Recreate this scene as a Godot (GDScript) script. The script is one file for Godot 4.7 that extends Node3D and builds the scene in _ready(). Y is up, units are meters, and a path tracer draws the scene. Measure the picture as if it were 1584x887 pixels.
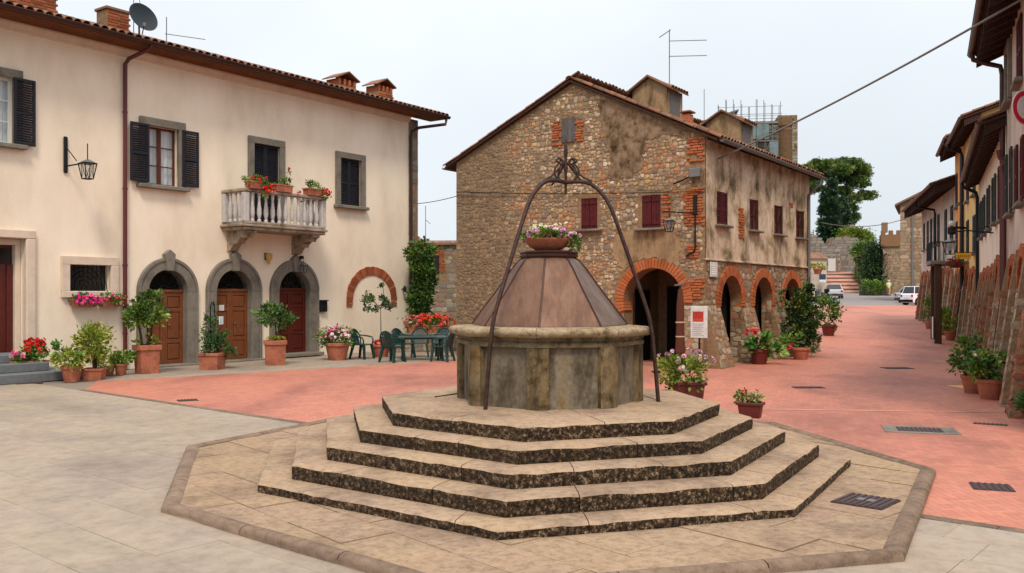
extends Node3D
# A hill-town square with a stone well. Distances: D is metres away from the camera along -z; X to the right; y up.

var rng := RandomNumberGenerator.new()
var M := {}
var T := {}
var used := {}
var noise := FastNoiseLite.new()
var LEAF: ArrayMesh
var BLADE: ArrayMesh
var BLOOM: ArrayMesh
const F := 1400.0


# ---------- mesh builder ----------
class MB:
	var v := PackedVector3Array()
	var k := PackedColorArray()
	var col := Color.WHITE
	var xf := Transform3D.IDENTITY

	func tri(a: Vector3, b: Vector3, c: Vector3) -> void:
		v.append(xf * a)
		v.append(xf * b)
		v.append(xf * c)
		k.append(col)
		k.append(col)
		k.append(col)

	func quad(a: Vector3, b: Vector3, c: Vector3, d: Vector3) -> void:
		tri(a, b, c)
		tri(a, c, d)

	func tri_out(a: Vector3, b: Vector3, c: Vector3, o: Vector3) -> void:
		if (c - a).cross(b - a).dot(a + b + c - o * 3.0) < 0:
			tri(a, c, b)
		else:
			tri(a, b, c)

	func quad_out(a: Vector3, b: Vector3, c: Vector3, d: Vector3, o: Vector3) -> void:
		if (c - a).cross(b - a).dot(a + b + c + d - o * 4.0) < 0:
			quad(d, c, b, a)
		else:
			quad(a, b, c, d)

	func box(c: Vector3, s: Vector3) -> void:
		hexa([c + Vector3(-s.x, -s.y, s.z) / 2, c + Vector3(s.x, -s.y, s.z) / 2, c + Vector3(s.x, -s.y, -s.z) / 2, c + Vector3(-s.x, -s.y, -s.z) / 2, c + Vector3(-s.x, s.y, s.z) / 2, c + Vector3(s.x, s.y, s.z) / 2, c + Vector3(s.x, s.y, -s.z) / 2, c + Vector3(-s.x, s.y, -s.z) / 2])

	func span(a: Vector3, b: Vector3) -> void:
		box((a + b) / 2, (b - a).abs())

	func hexa(p: Array) -> void:  # four bottom corners, four top corners
		var o := Vector3.ZERO
		for q in p:
			o += q / 8.0
		for f in [[0, 1, 2, 3], [4, 5, 6, 7], [0, 1, 5, 4], [1, 2, 6, 5], [2, 3, 7, 6], [3, 0, 4, 7]]:
			quad_out(p[f[0]], p[f[1]], p[f[2]], p[f[3]], o)

	func bbox(c: Vector3, s: Vector3, b: float) -> void:
		var h := s / 2
		b = minf(b, minf(h.x, minf(h.y, h.z)) * 0.9)
		var p := func(ax: int, g: Vector3) -> Vector3:
			var q := Vector3.ZERO
			for i in 3:
				q[i] = g[i] * (h[i] if i == ax else h[i] - b)
			return c + q
		for ax in 3:
			var u := (ax + 1) % 3
			var w := (ax + 2) % 3
			for s1 in [-1.0, 1.0]:
				var g := Vector3.ZERO
				g[ax] = s1
				var r := []
				for e in [[-1, -1], [1, -1], [1, 1], [-1, 1]]:
					g[u] = e[0]
					g[w] = e[1]
					r.append(p.call(ax, g))
				quad_out(r[0], r[1], r[2], r[3], c)
				for s2 in [-1.0, 1.0]:
					var g1 := Vector3.ZERO
					g1[ax] = s1
					g1[u] = s2
					g1[w] = -1.0
					var g2 := g1
					g2[w] = 1.0
					quad_out(p.call(ax, g1), p.call(ax, g2), p.call(u, g2), p.call(u, g1), c)
		for sx in [-1.0, 1.0]:
			for sy in [-1.0, 1.0]:
				for sz in [-1.0, 1.0]:
					var g := Vector3(sx, sy, sz)
					tri_out(p.call(0, g), p.call(1, g), p.call(2, g), c)

	func ext(poly: PackedVector2Array, z0: float, z1: float, back := true) -> void:
		var idx := Geometry2D.triangulate_polygon(poly)
		for i in range(0, idx.size(), 3):
			var a := poly[idx[i]]
			var b := poly[idx[i + 1]]
			var c := poly[idx[i + 2]]
			if (b - a).cross(c - a) > 0:
				var t := b
				b = c
				c = t
			tri(Vector3(a.x, a.y, z1), Vector3(b.x, b.y, z1), Vector3(c.x, c.y, z1))
			if back:
				tri(Vector3(a.x, a.y, z0), Vector3(c.x, c.y, z0), Vector3(b.x, b.y, z0))
		var ccw := not Geometry2D.is_polygon_clockwise(poly)
		for i in poly.size():
			var a := poly[i]
			var b := poly[(i + 1) % poly.size()]
			if ccw:
				quad(Vector3(a.x, a.y, z0), Vector3(a.x, a.y, z1), Vector3(b.x, b.y, z1), Vector3(b.x, b.y, z0))
			else:
				quad(Vector3(b.x, b.y, z0), Vector3(b.x, b.y, z1), Vector3(a.x, a.y, z1), Vector3(a.x, a.y, z0))

	func pillow(poly: PackedVector2Array, z0: float, z1: float, inset: float) -> void:
		var m := Vector2.ZERO
		for q in poly:
			m += q / poly.size()
		var n := poly.size()
		var mid := Vector3(m.x, m.y, z1 + inset * 0.15)
		var o := Vector3(m.x, m.y, z0)
		for i in n:
			var a := poly[i]
			var b := poly[(i + 1) % n]
			var ai := a + (m - a).normalized() * inset
			var bi := b + (m - b).normalized() * inset
			var ze := z1 - inset * 0.6
			quad_out(Vector3(a.x, a.y, z0), Vector3(b.x, b.y, z0), Vector3(b.x, b.y, ze), Vector3(a.x, a.y, ze), o)
			quad_out(Vector3(a.x, a.y, ze), Vector3(b.x, b.y, ze), Vector3(bi.x, bi.y, z1), Vector3(ai.x, ai.y, z1), o)
			tri_out(Vector3(ai.x, ai.y, z1), Vector3(bi.x, bi.y, z1), mid, o)

	func tube(pts: Array, r, sides := 8, cap := true) -> void:
		var n := pts.size()
		var up := Vector3(0.13, 0.9, 0.41).normalized()
		var last := PackedVector3Array()
		var dir0: Vector3 = (pts[1] - pts[0]).normalized()
		var u := dir0.cross(up if absf(dir0.dot(up)) < 0.95 else Vector3.RIGHT).normalized()
		for i in n:
			var d: Vector3 = (pts[mini(i + 1, n - 1)] - pts[maxi(i - 1, 0)]).normalized()
			u = (u - d * u.dot(d)).normalized()
			var w := d.cross(u)
			var rr: float = r[i] if r is Array else r
			var ring := PackedVector3Array()
			for j in sides:
				var a := TAU * j / sides
				ring.append(pts[i] + (u * cos(a) + w * sin(a)) * rr)
			if i:
				for j in sides:
					var q := (j + 1) % sides
					quad(last[j], last[q], ring[q], ring[j])
			if cap and (i == 0 or i == n - 1):
				for j in range(1, sides - 1):
					if i == 0:
						tri(ring[0], ring[j + 1], ring[j])
					else:
						tri(ring[0], ring[j], ring[j + 1])
			last = ring

	func lathe(prof: Array, sides: int, o := Vector3.ZERO, rot := 0.0, squash := 1.0) -> void:
		for i in prof.size() - 1:
			var p: Vector2 = prof[i]
			var q: Vector2 = prof[i + 1]
			for j in sides:
				var a := rot + TAU * j / sides
				var b := rot + TAU * (j + 1) / sides
				var A := Vector3(cos(a), 0, sin(a) * squash)
				var B := Vector3(cos(b), 0, sin(b) * squash)
				var p0 := o + A * p.x + Vector3(0, p.y, 0)
				var p1 := o + B * p.x + Vector3(0, p.y, 0)
				var q0 := o + A * q.x + Vector3(0, q.y, 0)
				var q1 := o + B * q.x + Vector3(0, q.y, 0)
				if p.x < 1e-5:
					tri(p0, q1, q0)
				elif q.x < 1e-5:
					tri(p0, p1, q0)
				else:
					quad(p0, p1, q1, q0)

	func arc_band(c: Vector2, r0: float, r1: float, a0: float, a1: float, n: int, z0: float, z1: float) -> void:
		for i in n:
			var a := lerpf(a0, a1, float(i) / n)
			var b := lerpf(a0, a1, float(i + 1) / n)
			var u := Vector2(cos(a), sin(a))
			var w := Vector2(cos(b), sin(b))
			var p := [c + u * r0, c + u * r1, c + w * r1, c + w * r0]
			var q := []
			for z in [z0, z1]:
				for e in p:
					q.append(Vector3(e.x, e.y, z))
			hexa(q)

	func mesh(smooth := false) -> ArrayMesh:
		var n := PackedVector3Array()
		n.resize(v.size())
		var at := {}
		var fn := PackedVector3Array()
		for i in range(0, v.size(), 3):
			var c := (v[i + 2] - v[i]).cross(v[i + 1] - v[i])
			fn.append(c.normalized())
			for j in 3:
				n[i + j] = fn[i / 3]
				if smooth:
					var key := Vector3i((v[i + j] * 2000.0).round())
					if at.has(key):
						at[key].append(c)
					else:
						at[key] = [c]
		if smooth:
			for i in v.size():
				var me := fn[i / 3]
				var s := Vector3.ZERO
				for c in at[Vector3i((v[i] * 2000.0).round())]:
					if c.normalized().dot(me) > 0.55:
						s += c
				if s.length_squared() > 0:
					n[i] = s.normalized()
		var arr := []
		arr.resize(Mesh.ARRAY_MAX)
		arr[Mesh.ARRAY_VERTEX] = v
		arr[Mesh.ARRAY_NORMAL] = n
		arr[Mesh.ARRAY_COLOR] = k
		var m := ArrayMesh.new()
		m.add_surface_from_arrays(Mesh.PRIMITIVE_TRIANGLES, arr)
		return m


# ---------- nodes ----------
func numbered(parent: Node, called: String) -> String:
	var key := str(parent.get_instance_id()) + called
	var n: int = used.get(key, 0)
	used[key] = n + 1
	return called if n == 0 else "%s_%03d" % [called, n]


func put(o: Node3D, called: String, parent: Node) -> void:
	o.name = numbered(parent, called)
	parent.add_child(o, true)


func part(b: MB, called: String, mat: Material, parent: Node, smooth := false, label := "") -> MeshInstance3D:
	var o := MeshInstance3D.new()
	o.mesh = b.mesh(smooth)
	o.material_override = null
	o.mesh.surface_set_material(0, mat)
	put(o, called, parent)
	if label:
		o.set_meta("label", label)
	return o


func inst(m: Mesh, called: String, parent: Node, at := Transform3D.IDENTITY) -> MeshInstance3D:
	var o := MeshInstance3D.new()
	o.mesh = m
	o.transform = at
	put(o, called, parent)
	return o


func tag(o: Node, label: String, category: String, group := "") -> void:
	o.set_meta("label", label)
	o.set_meta("category", category)
	if group:
		o.set_meta("group", group)


func thing(called: String, label: String, category: String, at := Vector3.ZERO, turn := 0.0, group := "") -> Node3D:
	var o := Node3D.new()
	o.position = at
	o.rotation.y = turn
	put(o, called, self)
	tag(o, label, category, group)
	return o


func single(b: MB, called: String, mat: Material, label: String, category: String, at := Vector3.ZERO, turn := 0.0, group := "", smooth := false) -> MeshInstance3D:
	var o := part(b, called, mat, self, smooth)
	o.position = at
	o.rotation.y = turn
	tag(o, label, category, group)
	return o


func struct(b: MB, called: String, mat: Material, smooth := false) -> MeshInstance3D:
	var o := part(b, called, mat, self, smooth)
	o.set_meta("kind", "structure")
	return o


func stuff(o: Node) -> void:
	o.set_meta("kind", "stuff")


func copy_of(o: Node3D, called: String, label: String, at: Vector3, turn: float) -> Node3D:
	var c: Node3D = o.duplicate()
	c.name = numbered(self, called)
	add_child(c, true)
	c.position = at
	c.rotation.y = turn
	c.set_meta("label", label)
	return c


func P(x: float, y: float, d: float) -> Vector3:
	return Vector3(x, y, -d)


func many(parent: Node, called: String, m: Mesh, xs: Array, cs: Array) -> MultiMeshInstance3D:
	var mm := MultiMesh.new()
	mm.transform_format = MultiMesh.TRANSFORM_3D
	mm.use_colors = true
	mm.mesh = m
	mm.instance_count = xs.size()
	for i in xs.size():
		mm.set_instance_transform(i, xs[i])
		mm.set_instance_color(i, cs[i])
	var o := MultiMeshInstance3D.new()
	o.multimesh = mm
	put(o, called, parent)
	return o


func scatter(parent: Node, called: String, m: Mesh, xs: Array, cs: Array) -> MeshInstance3D:
	# leaves or florets joined into one real mesh
	var a := m.surface_get_arrays(0)
	var v: PackedVector3Array = a[Mesh.ARRAY_VERTEX]
	var nn: PackedVector3Array = a[Mesh.ARRAY_NORMAL]
	var V := PackedVector3Array()
	var N := PackedVector3Array()
	var K := PackedColorArray()
	for i in xs.size():
		var x: Transform3D = xs[i]
		V.append_array(x * v)
		var bs := Transform3D(x.basis.orthonormalized(), Vector3.ZERO)
		N.append_array(bs * nn)
		var k := PackedColorArray()
		k.resize(v.size())
		k.fill(cs[i])
		K.append_array(k)
	var arr := []
	arr.resize(Mesh.ARRAY_MAX)
	arr[Mesh.ARRAY_VERTEX] = V
	arr[Mesh.ARRAY_NORMAL] = N
	arr[Mesh.ARRAY_COLOR] = K
	var o := ArrayMesh.new()
	o.add_surface_from_arrays(Mesh.PRIMITIVE_TRIANGLES, arr)
	o.surface_set_material(0, m.surface_get_material(0))
	return inst(o, called, parent)


func rr(a: float, b: float) -> float:
	return rng.randf_range(a, b)


func tint(c: Color, by: float) -> Color:
	var f := 1.0 + rr(-by, by)
	return Color(c.r * f, c.g * f * (1.0 + rr(-by, by) * 0.25), c.b * f * (1.0 + rr(-by, by) * 0.3))


func lin(r: float, g: float, b: float) -> Color:
	return Color(r, g, b).srgb_to_linear()


# ---------- ground height ----------
func gy(d: float) -> float:
	var t := d - 29.0
	if t <= 0:
		return 0.0
	return 0.0245 * (t if t > 8 else t * t / 16.0 + t * 0.5 * smoothstep(0, 8, t))


# ---------- textures and materials ----------
func nt(sd: int, freq: float, oct: int, stops: Array, type := FastNoiseLite.TYPE_SIMPLEX_SMOOTH, size := 512, gain := 0.68) -> NoiseTexture2D:
	var n := FastNoiseLite.new()
	n.seed = sd
	n.noise_type = type
	n.frequency = freq
	n.fractal_octaves = oct
	n.fractal_gain = gain
	if type == FastNoiseLite.TYPE_CELLULAR:
		n.fractal_type = FastNoiseLite.FRACTAL_NONE if oct == 1 else FastNoiseLite.FRACTAL_FBM
		n.cellular_return_type = FastNoiseLite.RETURN_DISTANCE
	var t := NoiseTexture2D.new()
	t.width = size
	t.height = size
	t.seamless = true
	t.noise = n
	var g := Gradient.new()
	var of := PackedFloat32Array()
	var co := PackedColorArray()
	for s in stops:
		of.append(s[0])
		co.append(s[1] if s[1] is Color else Color(s[1], s[1], s[1]))
	g.offsets = of
	g.colors = co
	t.color_ramp = g
	return t


func mk(key: String, c: Color, rough := 0.9, o := {}) -> StandardMaterial3D:
	var m := StandardMaterial3D.new()
	m.resource_name = key
	m.albedo_color = c
	m.roughness = rough
	m.vertex_color_use_as_albedo = o.get("vc", true)
	m.metallic = o.get("metal", 0.0)
	m.metallic_specular = o.get("spec", 0.35)
	var sc = o.get("s", 1.0)
	var world: bool = o.get("world", false)
	m.uv1_triplanar = true
	m.uv1_world_triplanar = world
	m.uv1_scale = sc if sc is Vector3 else Vector3.ONE * sc
	m.uv1_triplanar_sharpness = 4.0
	if o.has("t"):
		m.albedo_texture = T[o.t]
	if o.has("b"):
		m.heightmap_enabled = true
		m.heightmap_texture = T[o.b]
		m.heightmap_scale = o.get("bs", 0.6)
	if o.has("d"):
		m.detail_enabled = true
		m.detail_albedo = T[o.d]
		m.detail_blend_mode = BaseMaterial3D.BLEND_MODE_MUL
		m.detail_uv_layer = BaseMaterial3D.DETAIL_UV_2
		m.uv2_triplanar = true
		m.uv2_world_triplanar = world
		m.uv2_triplanar_sharpness = 4.0
		var ds = o.get("ds", 0.2)
		m.uv2_scale = ds if ds is Vector3 else Vector3.ONE * ds
	if o.has("back"):
		m.backlight_enabled = true
		m.backlight = o.back
	M[key] = m
	return m


func paving_image() -> ImageTexture:  # herringbone clay pavers, 1.92 m a side
	var n := 768
	var im := Image.create(n, n, false, Image.FORMAT_RGB8)
	var u := 16  # cells of 2.4 pixels... a paver is 4 x 2 units of u pixels
	var tones := {}
	for y in n:
		for x in n:
			var cx := x / u
			var cy := y / u
			# herringbone of 4x2 cells: period 8
			var k := posmod(cx - cy, 8)
			var ix: int
			var iy: int
			var fx := x % u
			var fy := y % u
			var edge := false
			var jx := cx / 2
			var jy := cy / 2
			var q := posmod(jx - jy, 4)
			if q == 0:
				ix = jx
				iy = jy
				edge = (x % (2 * u) < 2) or (y % (2 * u) < 2) or (y % (2 * u) > 2 * u - 2)
			elif q == 1:
				ix = jx - 1
				iy = jy
				edge = (y % (2 * u) < 2) or (y % (2 * u) > 2 * u - 2)
			elif q == 2:
				ix = jx
				iy = jy - 1
				edge = (x % (2 * u) < 2) or (x % (2 * u) > 2 * u - 2)
			else:
				ix = jx
				iy = jy
				edge = (x % (2 * u) < 2) or (y % (2 * u) < 2) or (x % (2 * u) > 2 * u - 2)
			var key := Vector2i(posmod(ix, 24), posmod(iy, 24))
			if not tones.has(key):
				tones[key] = [rr(0.91, 1.0), rr(0.97, 1.03)]
			var s: float = tones[key][0]
			if edge:
				s *= 0.8
			im.set_pixel(x, y, Color(s, s * 0.985 * (tones[key][1] if not edge else 1.0), s * 0.97))
	return ImageTexture.create_from_image(im)


func materials() -> void:
	var W := 1.0
	T.grain = nt(1, 0.014, 6, [[0.1, 0.86], [0.5, 0.95], [0.9, 1.0]], FastNoiseLite.TYPE_SIMPLEX_SMOOTH, 512, 0.8)
	T.blotch = nt(2, 0.006, 6, [[0.15, 0.78], [0.45, 0.92], [0.8, 1.0]])
	T.soft = nt(3, 0.005, 5, [[0.15, Color(0.93, 0.915, 0.9)], [0.5, Color(0.975, 0.97, 0.96)], [0.85, 1.0]])
	T.rough = nt(4, 0.03, 6, [[0.0, 0.0], [1.0, 1.0]], FastNoiseLite.TYPE_SIMPLEX_SMOOTH, 512, 0.8)
	T.lump = nt(5, 0.012, 6, [[0.0, 0.0], [1.0, 1.0]])
	T.streak = nt(6, 0.008, 6, [[0.15, Color(0.62, 0.6, 0.57)], [0.36, Color(0.84, 0.83, 0.81)], [0.52, Color(0.95, 0.94, 0.93)], [0.75, 1.0]])
	T.lichen = nt(7, 0.026, 6, [[0.0, Color(0.09, 0.08, 0.065)], [0.36, Color(0.17, 0.145, 0.115)], [0.5, Color(0.27, 0.23, 0.18)], [0.6, Color(0.37, 0.33, 0.27)], [0.7, Color(0.56, 0.52, 0.46)], [0.85, Color(0.78, 0.74, 0.69)]], FastNoiseLite.TYPE_SIMPLEX_SMOOTH, 512, 0.82)
	T.spots = nt(8, 0.02, 6, [[0.1, Color(0.78, 0.75, 0.7)], [0.36, Color(0.9, 0.885, 0.86)], [0.6, Color(0.97, 0.965, 0.95)], [0.9, 1.0]], FastNoiseLite.TYPE_SIMPLEX_SMOOTH, 512, 0.8)
	T.fine = nt(14, 0.03, 5, [[0.1, 0.945], [0.9, 1.0]], FastNoiseLite.TYPE_SIMPLEX_SMOOTH, 512, 0.8)
	T.patch = nt(15, 0.0045, 6, [[0.1, Color(0.82, 0.8, 0.8)], [0.33, Color(0.9, 0.885, 0.885)], [0.5, Color(0.965, 0.955, 0.95)], [0.66, Color(1.0, 0.99, 0.97)], [0.9, Color(1.0, 0.985, 0.96)]], FastNoiseLite.TYPE_SIMPLEX_SMOOTH, 512, 0.66)
	T.wood = nt(9, 0.02, 5, [[0.1, 0.68], [0.5, 0.87], [0.9, 1.0]])
	T.moss = nt(10, 0.009, 6, [[0.2, Color(0.58, 0.55, 0.48)], [0.36, Color(0.8, 0.77, 0.7)], [0.54, Color(0.93, 0.9, 0.85)], [0.8, 1.0]], FastNoiseLite.TYPE_SIMPLEX_SMOOTH, 512, 0.72)
	T.rust = nt(11, 0.01, 6, [[0.15, Color(0.7, 0.6, 0.55)], [0.45, Color(0.88, 0.79, 0.74)], [0.62, Color(1.0, 0.95, 0.92)], [0.75, Color(0.98, 1.0, 1.0)], [0.9, Color(0.95, 1.0, 1.0)]], FastNoiseLite.TYPE_SIMPLEX_SMOOTH, 512, 0.75)
	T.pave = paving_image()
	T.warm = nt(12, 0.004, 6, [[0.1, Color(0.88, 0.85, 0.85)], [0.4, Color(0.95, 0.935, 0.93)], [0.6, Color(1.0, 0.975, 0.95)], [0.9, Color(1.0, 1.0, 1.0)]])
	T.drips = nt(13, 0.009, 6, [[0.12, Color(0.55, 0.52, 0.46)], [0.35, Color(0.78, 0.76, 0.7)], [0.58, Color(0.97, 0.96, 0.93)], [0.74, Color(1.0, 0.95, 0.82)], [0.92, Color(0.95, 0.78, 0.5)]], FastNoiseLite.TYPE_SIMPLEX_SMOOTH, 512, 0.7)

	mk("cream", Color(0.965, 0.905, 0.82), 0.95, {"t": "soft", "s": Vector3(0.16, 0.07, 0.16), "d": "fine", "ds": 1.3})
	mk("cream_trim", Color(0.84, 0.765, 0.695), 0.9, {"t": "soft", "s": 0.5, "b": "rough", "bs": 0.2})
	mk("pietra", Color(0.53, 0.5, 0.455), 0.9, {"t": "grain", "s": 0.8, "b": "rough", "bs": 0.35, "d": "blotch", "ds": 0.3})
	mk("pale_stone", Color(0.68, 0.63, 0.58), 0.9, {"t": "moss", "s": 0.35, "b": "rough", "bs": 0.4, "d": "grain", "ds": 1.2})
	mk("baluster", Color(0.76, 0.74, 0.73), 0.85, {"t": "grain", "s": 0.9, "b": "rough", "bs": 0.3})
	mk("step_grey", Color(0.44, 0.45, 0.46), 0.85, {"t": "grain", "s": 0.7, "b": "rough", "bs": 0.3})
	mk("door_oak", Color(0.52, 0.29, 0.15), 0.5, {"t": "wood", "s": Vector3(3.0, 0.35, 3.0), "b": "wood", "bs": 0.15, "spec": 0.5})
	mk("door_red", Color(0.38, 0.12, 0.07), 0.42, {"t": "wood", "s": Vector3(3.0, 0.35, 3.0), "b": "wood", "bs": 0.15, "spec": 0.5})
	mk("shutter_dark", Color(0.115, 0.11, 0.15), 0.55, {"t": "wood", "s": Vector3(2.0, 0.5, 2.0), "spec": 0.4})
	mk("shutter_maroon", Color(0.36, 0.11, 0.12), 0.7, {"t": "wood", "s": Vector3(2.0, 0.4, 2.0), "b": "wood", "bs": 0.2})
	mk("shutter_green", Color(0.24, 0.27, 0.25), 0.7, {"t": "wood", "s": Vector3(2.0, 0.4, 2.0)})
	mk("old_board", Color(0.45, 0.43, 0.42), 0.9, {"t": "wood", "s": Vector3(3.0, 0.3, 3.0), "b": "wood", "bs": 0.4})
	mk("sash", Color(0.4, 0.2, 0.13), 0.55, {"t": "wood", "s": 2.0})
	mk("white_frame", Color(0.8, 0.82, 0.84), 0.6, {})
	mk("curtain", Color(0.85, 0.87, 0.88), 0.95, {"t": "soft", "s": Vector3(3.0, 0.1, 3.0)})
	mk("dark_room", Color(0.09, 0.085, 0.08), 0.9, {"t": "grain", "s": 0.5})  # on the street arch boards this colour stands in for interior shade
	mk("iron", Color(0.11, 0.12, 0.125), 0.6, {"t": "grain", "s": 3.0, "b": "rough", "bs": 0.1, "metal": 0.5, "spec": 0.5})
	mk("rusty_iron", Color(0.27, 0.2, 0.18), 0.62, {"t": "rust", "s": 2.0, "b": "rough", "bs": 0.12, "metal": 0.5, "spec": 0.5})
	mk("cast_iron", Color(0.32, 0.26, 0.26), 0.6, {"t": "grain", "s": 2.0, "metal": 0.4, "world": true})
	mk("copper_brown", Color(0.27, 0.16, 0.13), 0.45, {"t": "grain", "s": 1.0, "metal": 0.35, "spec": 0.5})
	mk("maroon_pipe", Color(0.36, 0.13, 0.13), 0.5, {"t": "grain", "s": 1.0, "spec": 0.5})
	mk("zinc", Color(0.5, 0.49, 0.48), 0.55, {"t": "grain", "s": 1.0, "metal": 0.4})
	mk("soffit", Color(0.5, 0.29, 0.16), 0.85, {"t": "wood", "s": Vector3(0.5, 0.5, 2.0), "b": "wood", "bs": 0.3, "d": "blotch", "ds": 0.35})
	mk("dark_wood", Color(0.27, 0.17, 0.13), 0.8, {"t": "wood", "s": Vector3(0.6, 0.6, 2.0), "b": "wood", "bs": 0.3})
	mk("tile", Color(0.6, 0.45, 0.37), 0.9, {"t": "spots", "s": 0.9, "b": "rough", "bs": 0.4, "d": "blotch", "ds": 0.4})
	mk("brick", Color(0.72, 0.43, 0.3), 0.92, {"t": "spots", "s": 1.2, "b": "rough", "bs": 0.5})
	mk("mortar", Color(0.595, 0.49, 0.38), 0.95, {"t": "spots", "s": 0.7, "b": "lump", "bs": 1.2, "d": "grain", "ds": 1.0})
	mk("stone", Color(1, 1, 1), 0.93, {"t": "spots", "s": 1.1, "b": "rough", "bs": 0.8, "d": "grain", "ds": 1.6})
	mk("old_plaster", Color(0.86, 0.785, 0.71), 0.95, {"t": "streak", "s": Vector3(0.35, 0.12, 0.35), "b": "lump", "bs": 0.3, "d": "moss", "ds": 0.17})
	mk("grey_plaster", Color(0.58, 0.5, 0.42), 0.95, {"t": "streak", "s": Vector3(0.4, 0.2, 0.4), "b": "lump", "bs": 0.6, "d": "moss", "ds": 0.6})
	mk("tan_plaster", Color(0.66, 0.55, 0.42), 0.95, {"t": "streak", "s": Vector3(0.5, 0.15, 0.5), "b": "lump", "bs": 0.6, "d": "grain", "ds": 1.0})
	mk("tread", Color(0.675, 0.585, 0.5), 0.93, {"t": "spots", "s": 0.8, "b": "rough", "bs": 0.3, "d": "patch", "ds": 0.35, "world": true})
	mk("riser", Color(0.9, 0.83, 0.76), 0.95, {"t": "lichen", "s": Vector3(1.2, 1.0, 1.2), "b": "rough", "bs": 0.8, "d": "patch", "ds": 0.7, "world": true})
	mk("kerb", Color(0.56, 0.48, 0.42), 0.92, {"t": "spots", "s": 0.7, "b": "rough", "bs": 0.7, "d": "blotch", "ds": 0.5, "world": true})
	mk("well_panel", Color(0.52, 0.48, 0.44), 0.92, {"t": "drips", "s": Vector3(0.5, 0.2, 0.5), "b": "rough", "bs": 0.6, "d": "spots", "ds": 1.0, "world": true})
	mk("well_pilaster", Color(0.52, 0.46, 0.375), 0.92, {"t": "drips", "s": Vector3(0.8, 0.3, 0.8), "b": "rough", "bs": 0.8, "d": "moss", "ds": 0.7, "world": true})
	mk("well_rim", Color(0.68, 0.615, 0.53), 0.95, {"t": "moss", "s": 0.9, "b": "lump", "bs": 1.2, "d": "spots", "ds": 1.4, "world": true})
	mk("frieze", Color(0.5, 0.45, 0.37), 0.95, {"t": "moss", "s": 0.9, "b": "rough", "bs": 0.8, "d": "grain", "ds": 1.4, "world": true})
	mk("sheet_metal", Color(0.485, 0.36, 0.275), 0.5, {"t": "rust", "s": Vector3(0.6, 0.22, 0.6), "b": "lump", "bs": 0.25, "d": "grain", "ds": 1.3, "metal": 0.25, "spec": 0.5, "world": true})
	mk("worn_metal", Color(0.5, 0.44, 0.4), 0.5, {"t": "rust", "s": Vector3(0.6, 0.22, 0.6), "b": "lump", "bs": 0.25, "d": "grain", "ds": 1.3, "metal": 0.25, "spec": 0.5, "world": true})
	mk("red_paving", Color(0.76, 0.495, 0.42), 0.72, {"spec": 0.5, "t": "pave", "s": 0.52, "d": "patch", "ds": Vector3(0.1, 0.1, 0.055), "world": true})
	mk("pale_paving", Color(0.8, 0.58, 0.5), 0.8, {"t": "grain", "s": 1.0, "d": "patch", "ds": 0.3, "world": true})
	mk("flag", Color(0.65, 0.6, 0.545), 0.92, {"t": "grain", "s": 0.45, "b": "rough", "bs": 0.12, "d": "warm", "ds": 0.12, "world": true})
	mk("bed", Color(0.55, 0.5, 0.45), 0.95, {"t": "grain", "s": 0.8, "world": true})
	mk("dirt_stone", Color(0.655, 0.565, 0.48), 0.93, {"t": "spots", "s": 0.8, "b": "rough", "bs": 0.35, "d": "patch", "ds": 0.3, "world": true})
	mk("asphalt", Color(0.56, 0.53, 0.52), 0.95, {"t": "grain", "s": 0.4, "world": true})
	mk("earth", Color(0.42, 0.4, 0.3), 0.95, {"t": "blotch", "s": 0.05, "world": true})
	mk("terracotta", Color(0.72, 0.45, 0.36), 0.9, {"t": "spots", "s": 1.6, "b": "rough", "bs": 0.3, "d": "patch", "ds": 1.1})
	mk("plastic_pot", Color(0.4, 0.13, 0.1), 0.5, {"t": "grain", "s": 1.0, "spec": 0.5})
	mk("soil", Color(0.2, 0.15, 0.11), 0.95, {"b": "rough", "bs": 0.6, "s": 2.0})
	mk("green_plastic", Color(0.05, 0.21, 0.2), 0.4, {"spec": 0.5})
	mk("bark", Color(0.34, 0.26, 0.2), 0.95, {"t": "wood", "s": 1.0, "b": "rough", "bs": 0.8})
	mk("leaf", Color(1, 1, 1), 0.6, {"back": Color(0.25, 0.3, 0.1), "spec": 0.4})
	mk("petal", Color(1, 1, 1), 0.7, {"back": Color(0.3, 0.3, 0.3)})
	mk("white_paint", Color(0.85, 0.85, 0.84), 0.5, {"t": "grain", "s": 0.8, "spec": 0.5})
	mk("plain", Color(1, 1, 1), 0.6, {})
	mk("car_paint", Color(1, 1, 1), 0.25, {"spec": 0.6})
	mk("rubber", Color(0.05, 0.05, 0.05), 0.85, {})
	mk("ochre", Color(0.86, 0.6, 0.33), 0.95, {"t": "soft", "s": 0.25, "b": "rough", "bs": 0.25})
	mk("yellow_wall", Color(0.87, 0.73, 0.49), 0.95, {"t": "soft", "s": 0.25, "b": "rough", "bs": 0.25})
	mk("pale_wall", Color(0.8, 0.735, 0.68), 0.95, {"t": "soft", "s": Vector3(0.3, 0.12, 0.3), "b": "rough", "bs": 0.3, "d": "blotch", "ds": 0.12})
	mk("net", Color(0.45, 0.52, 0.53), 0.9, {"t": "blotch", "s": 0.3})
	mk("skin", Color(0.68, 0.47, 0.36), 0.6, {})
	mk("cloth", Color(1, 1, 1), 0.9, {})
	var g := StandardMaterial3D.new()
	g.resource_name = "window_glass"
	g.albedo_color = Color(0.6, 0.66, 0.68, 0.18)
	g.transparency = BaseMaterial3D.TRANSPARENCY_ALPHA
	g.roughness = 0.05
	M.glass = g
	mk("dark_glass", Color(0.035, 0.045, 0.06), 0.08, {"spec": 0.6})
	# leaf shapes
	var b := MB.new()
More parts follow.
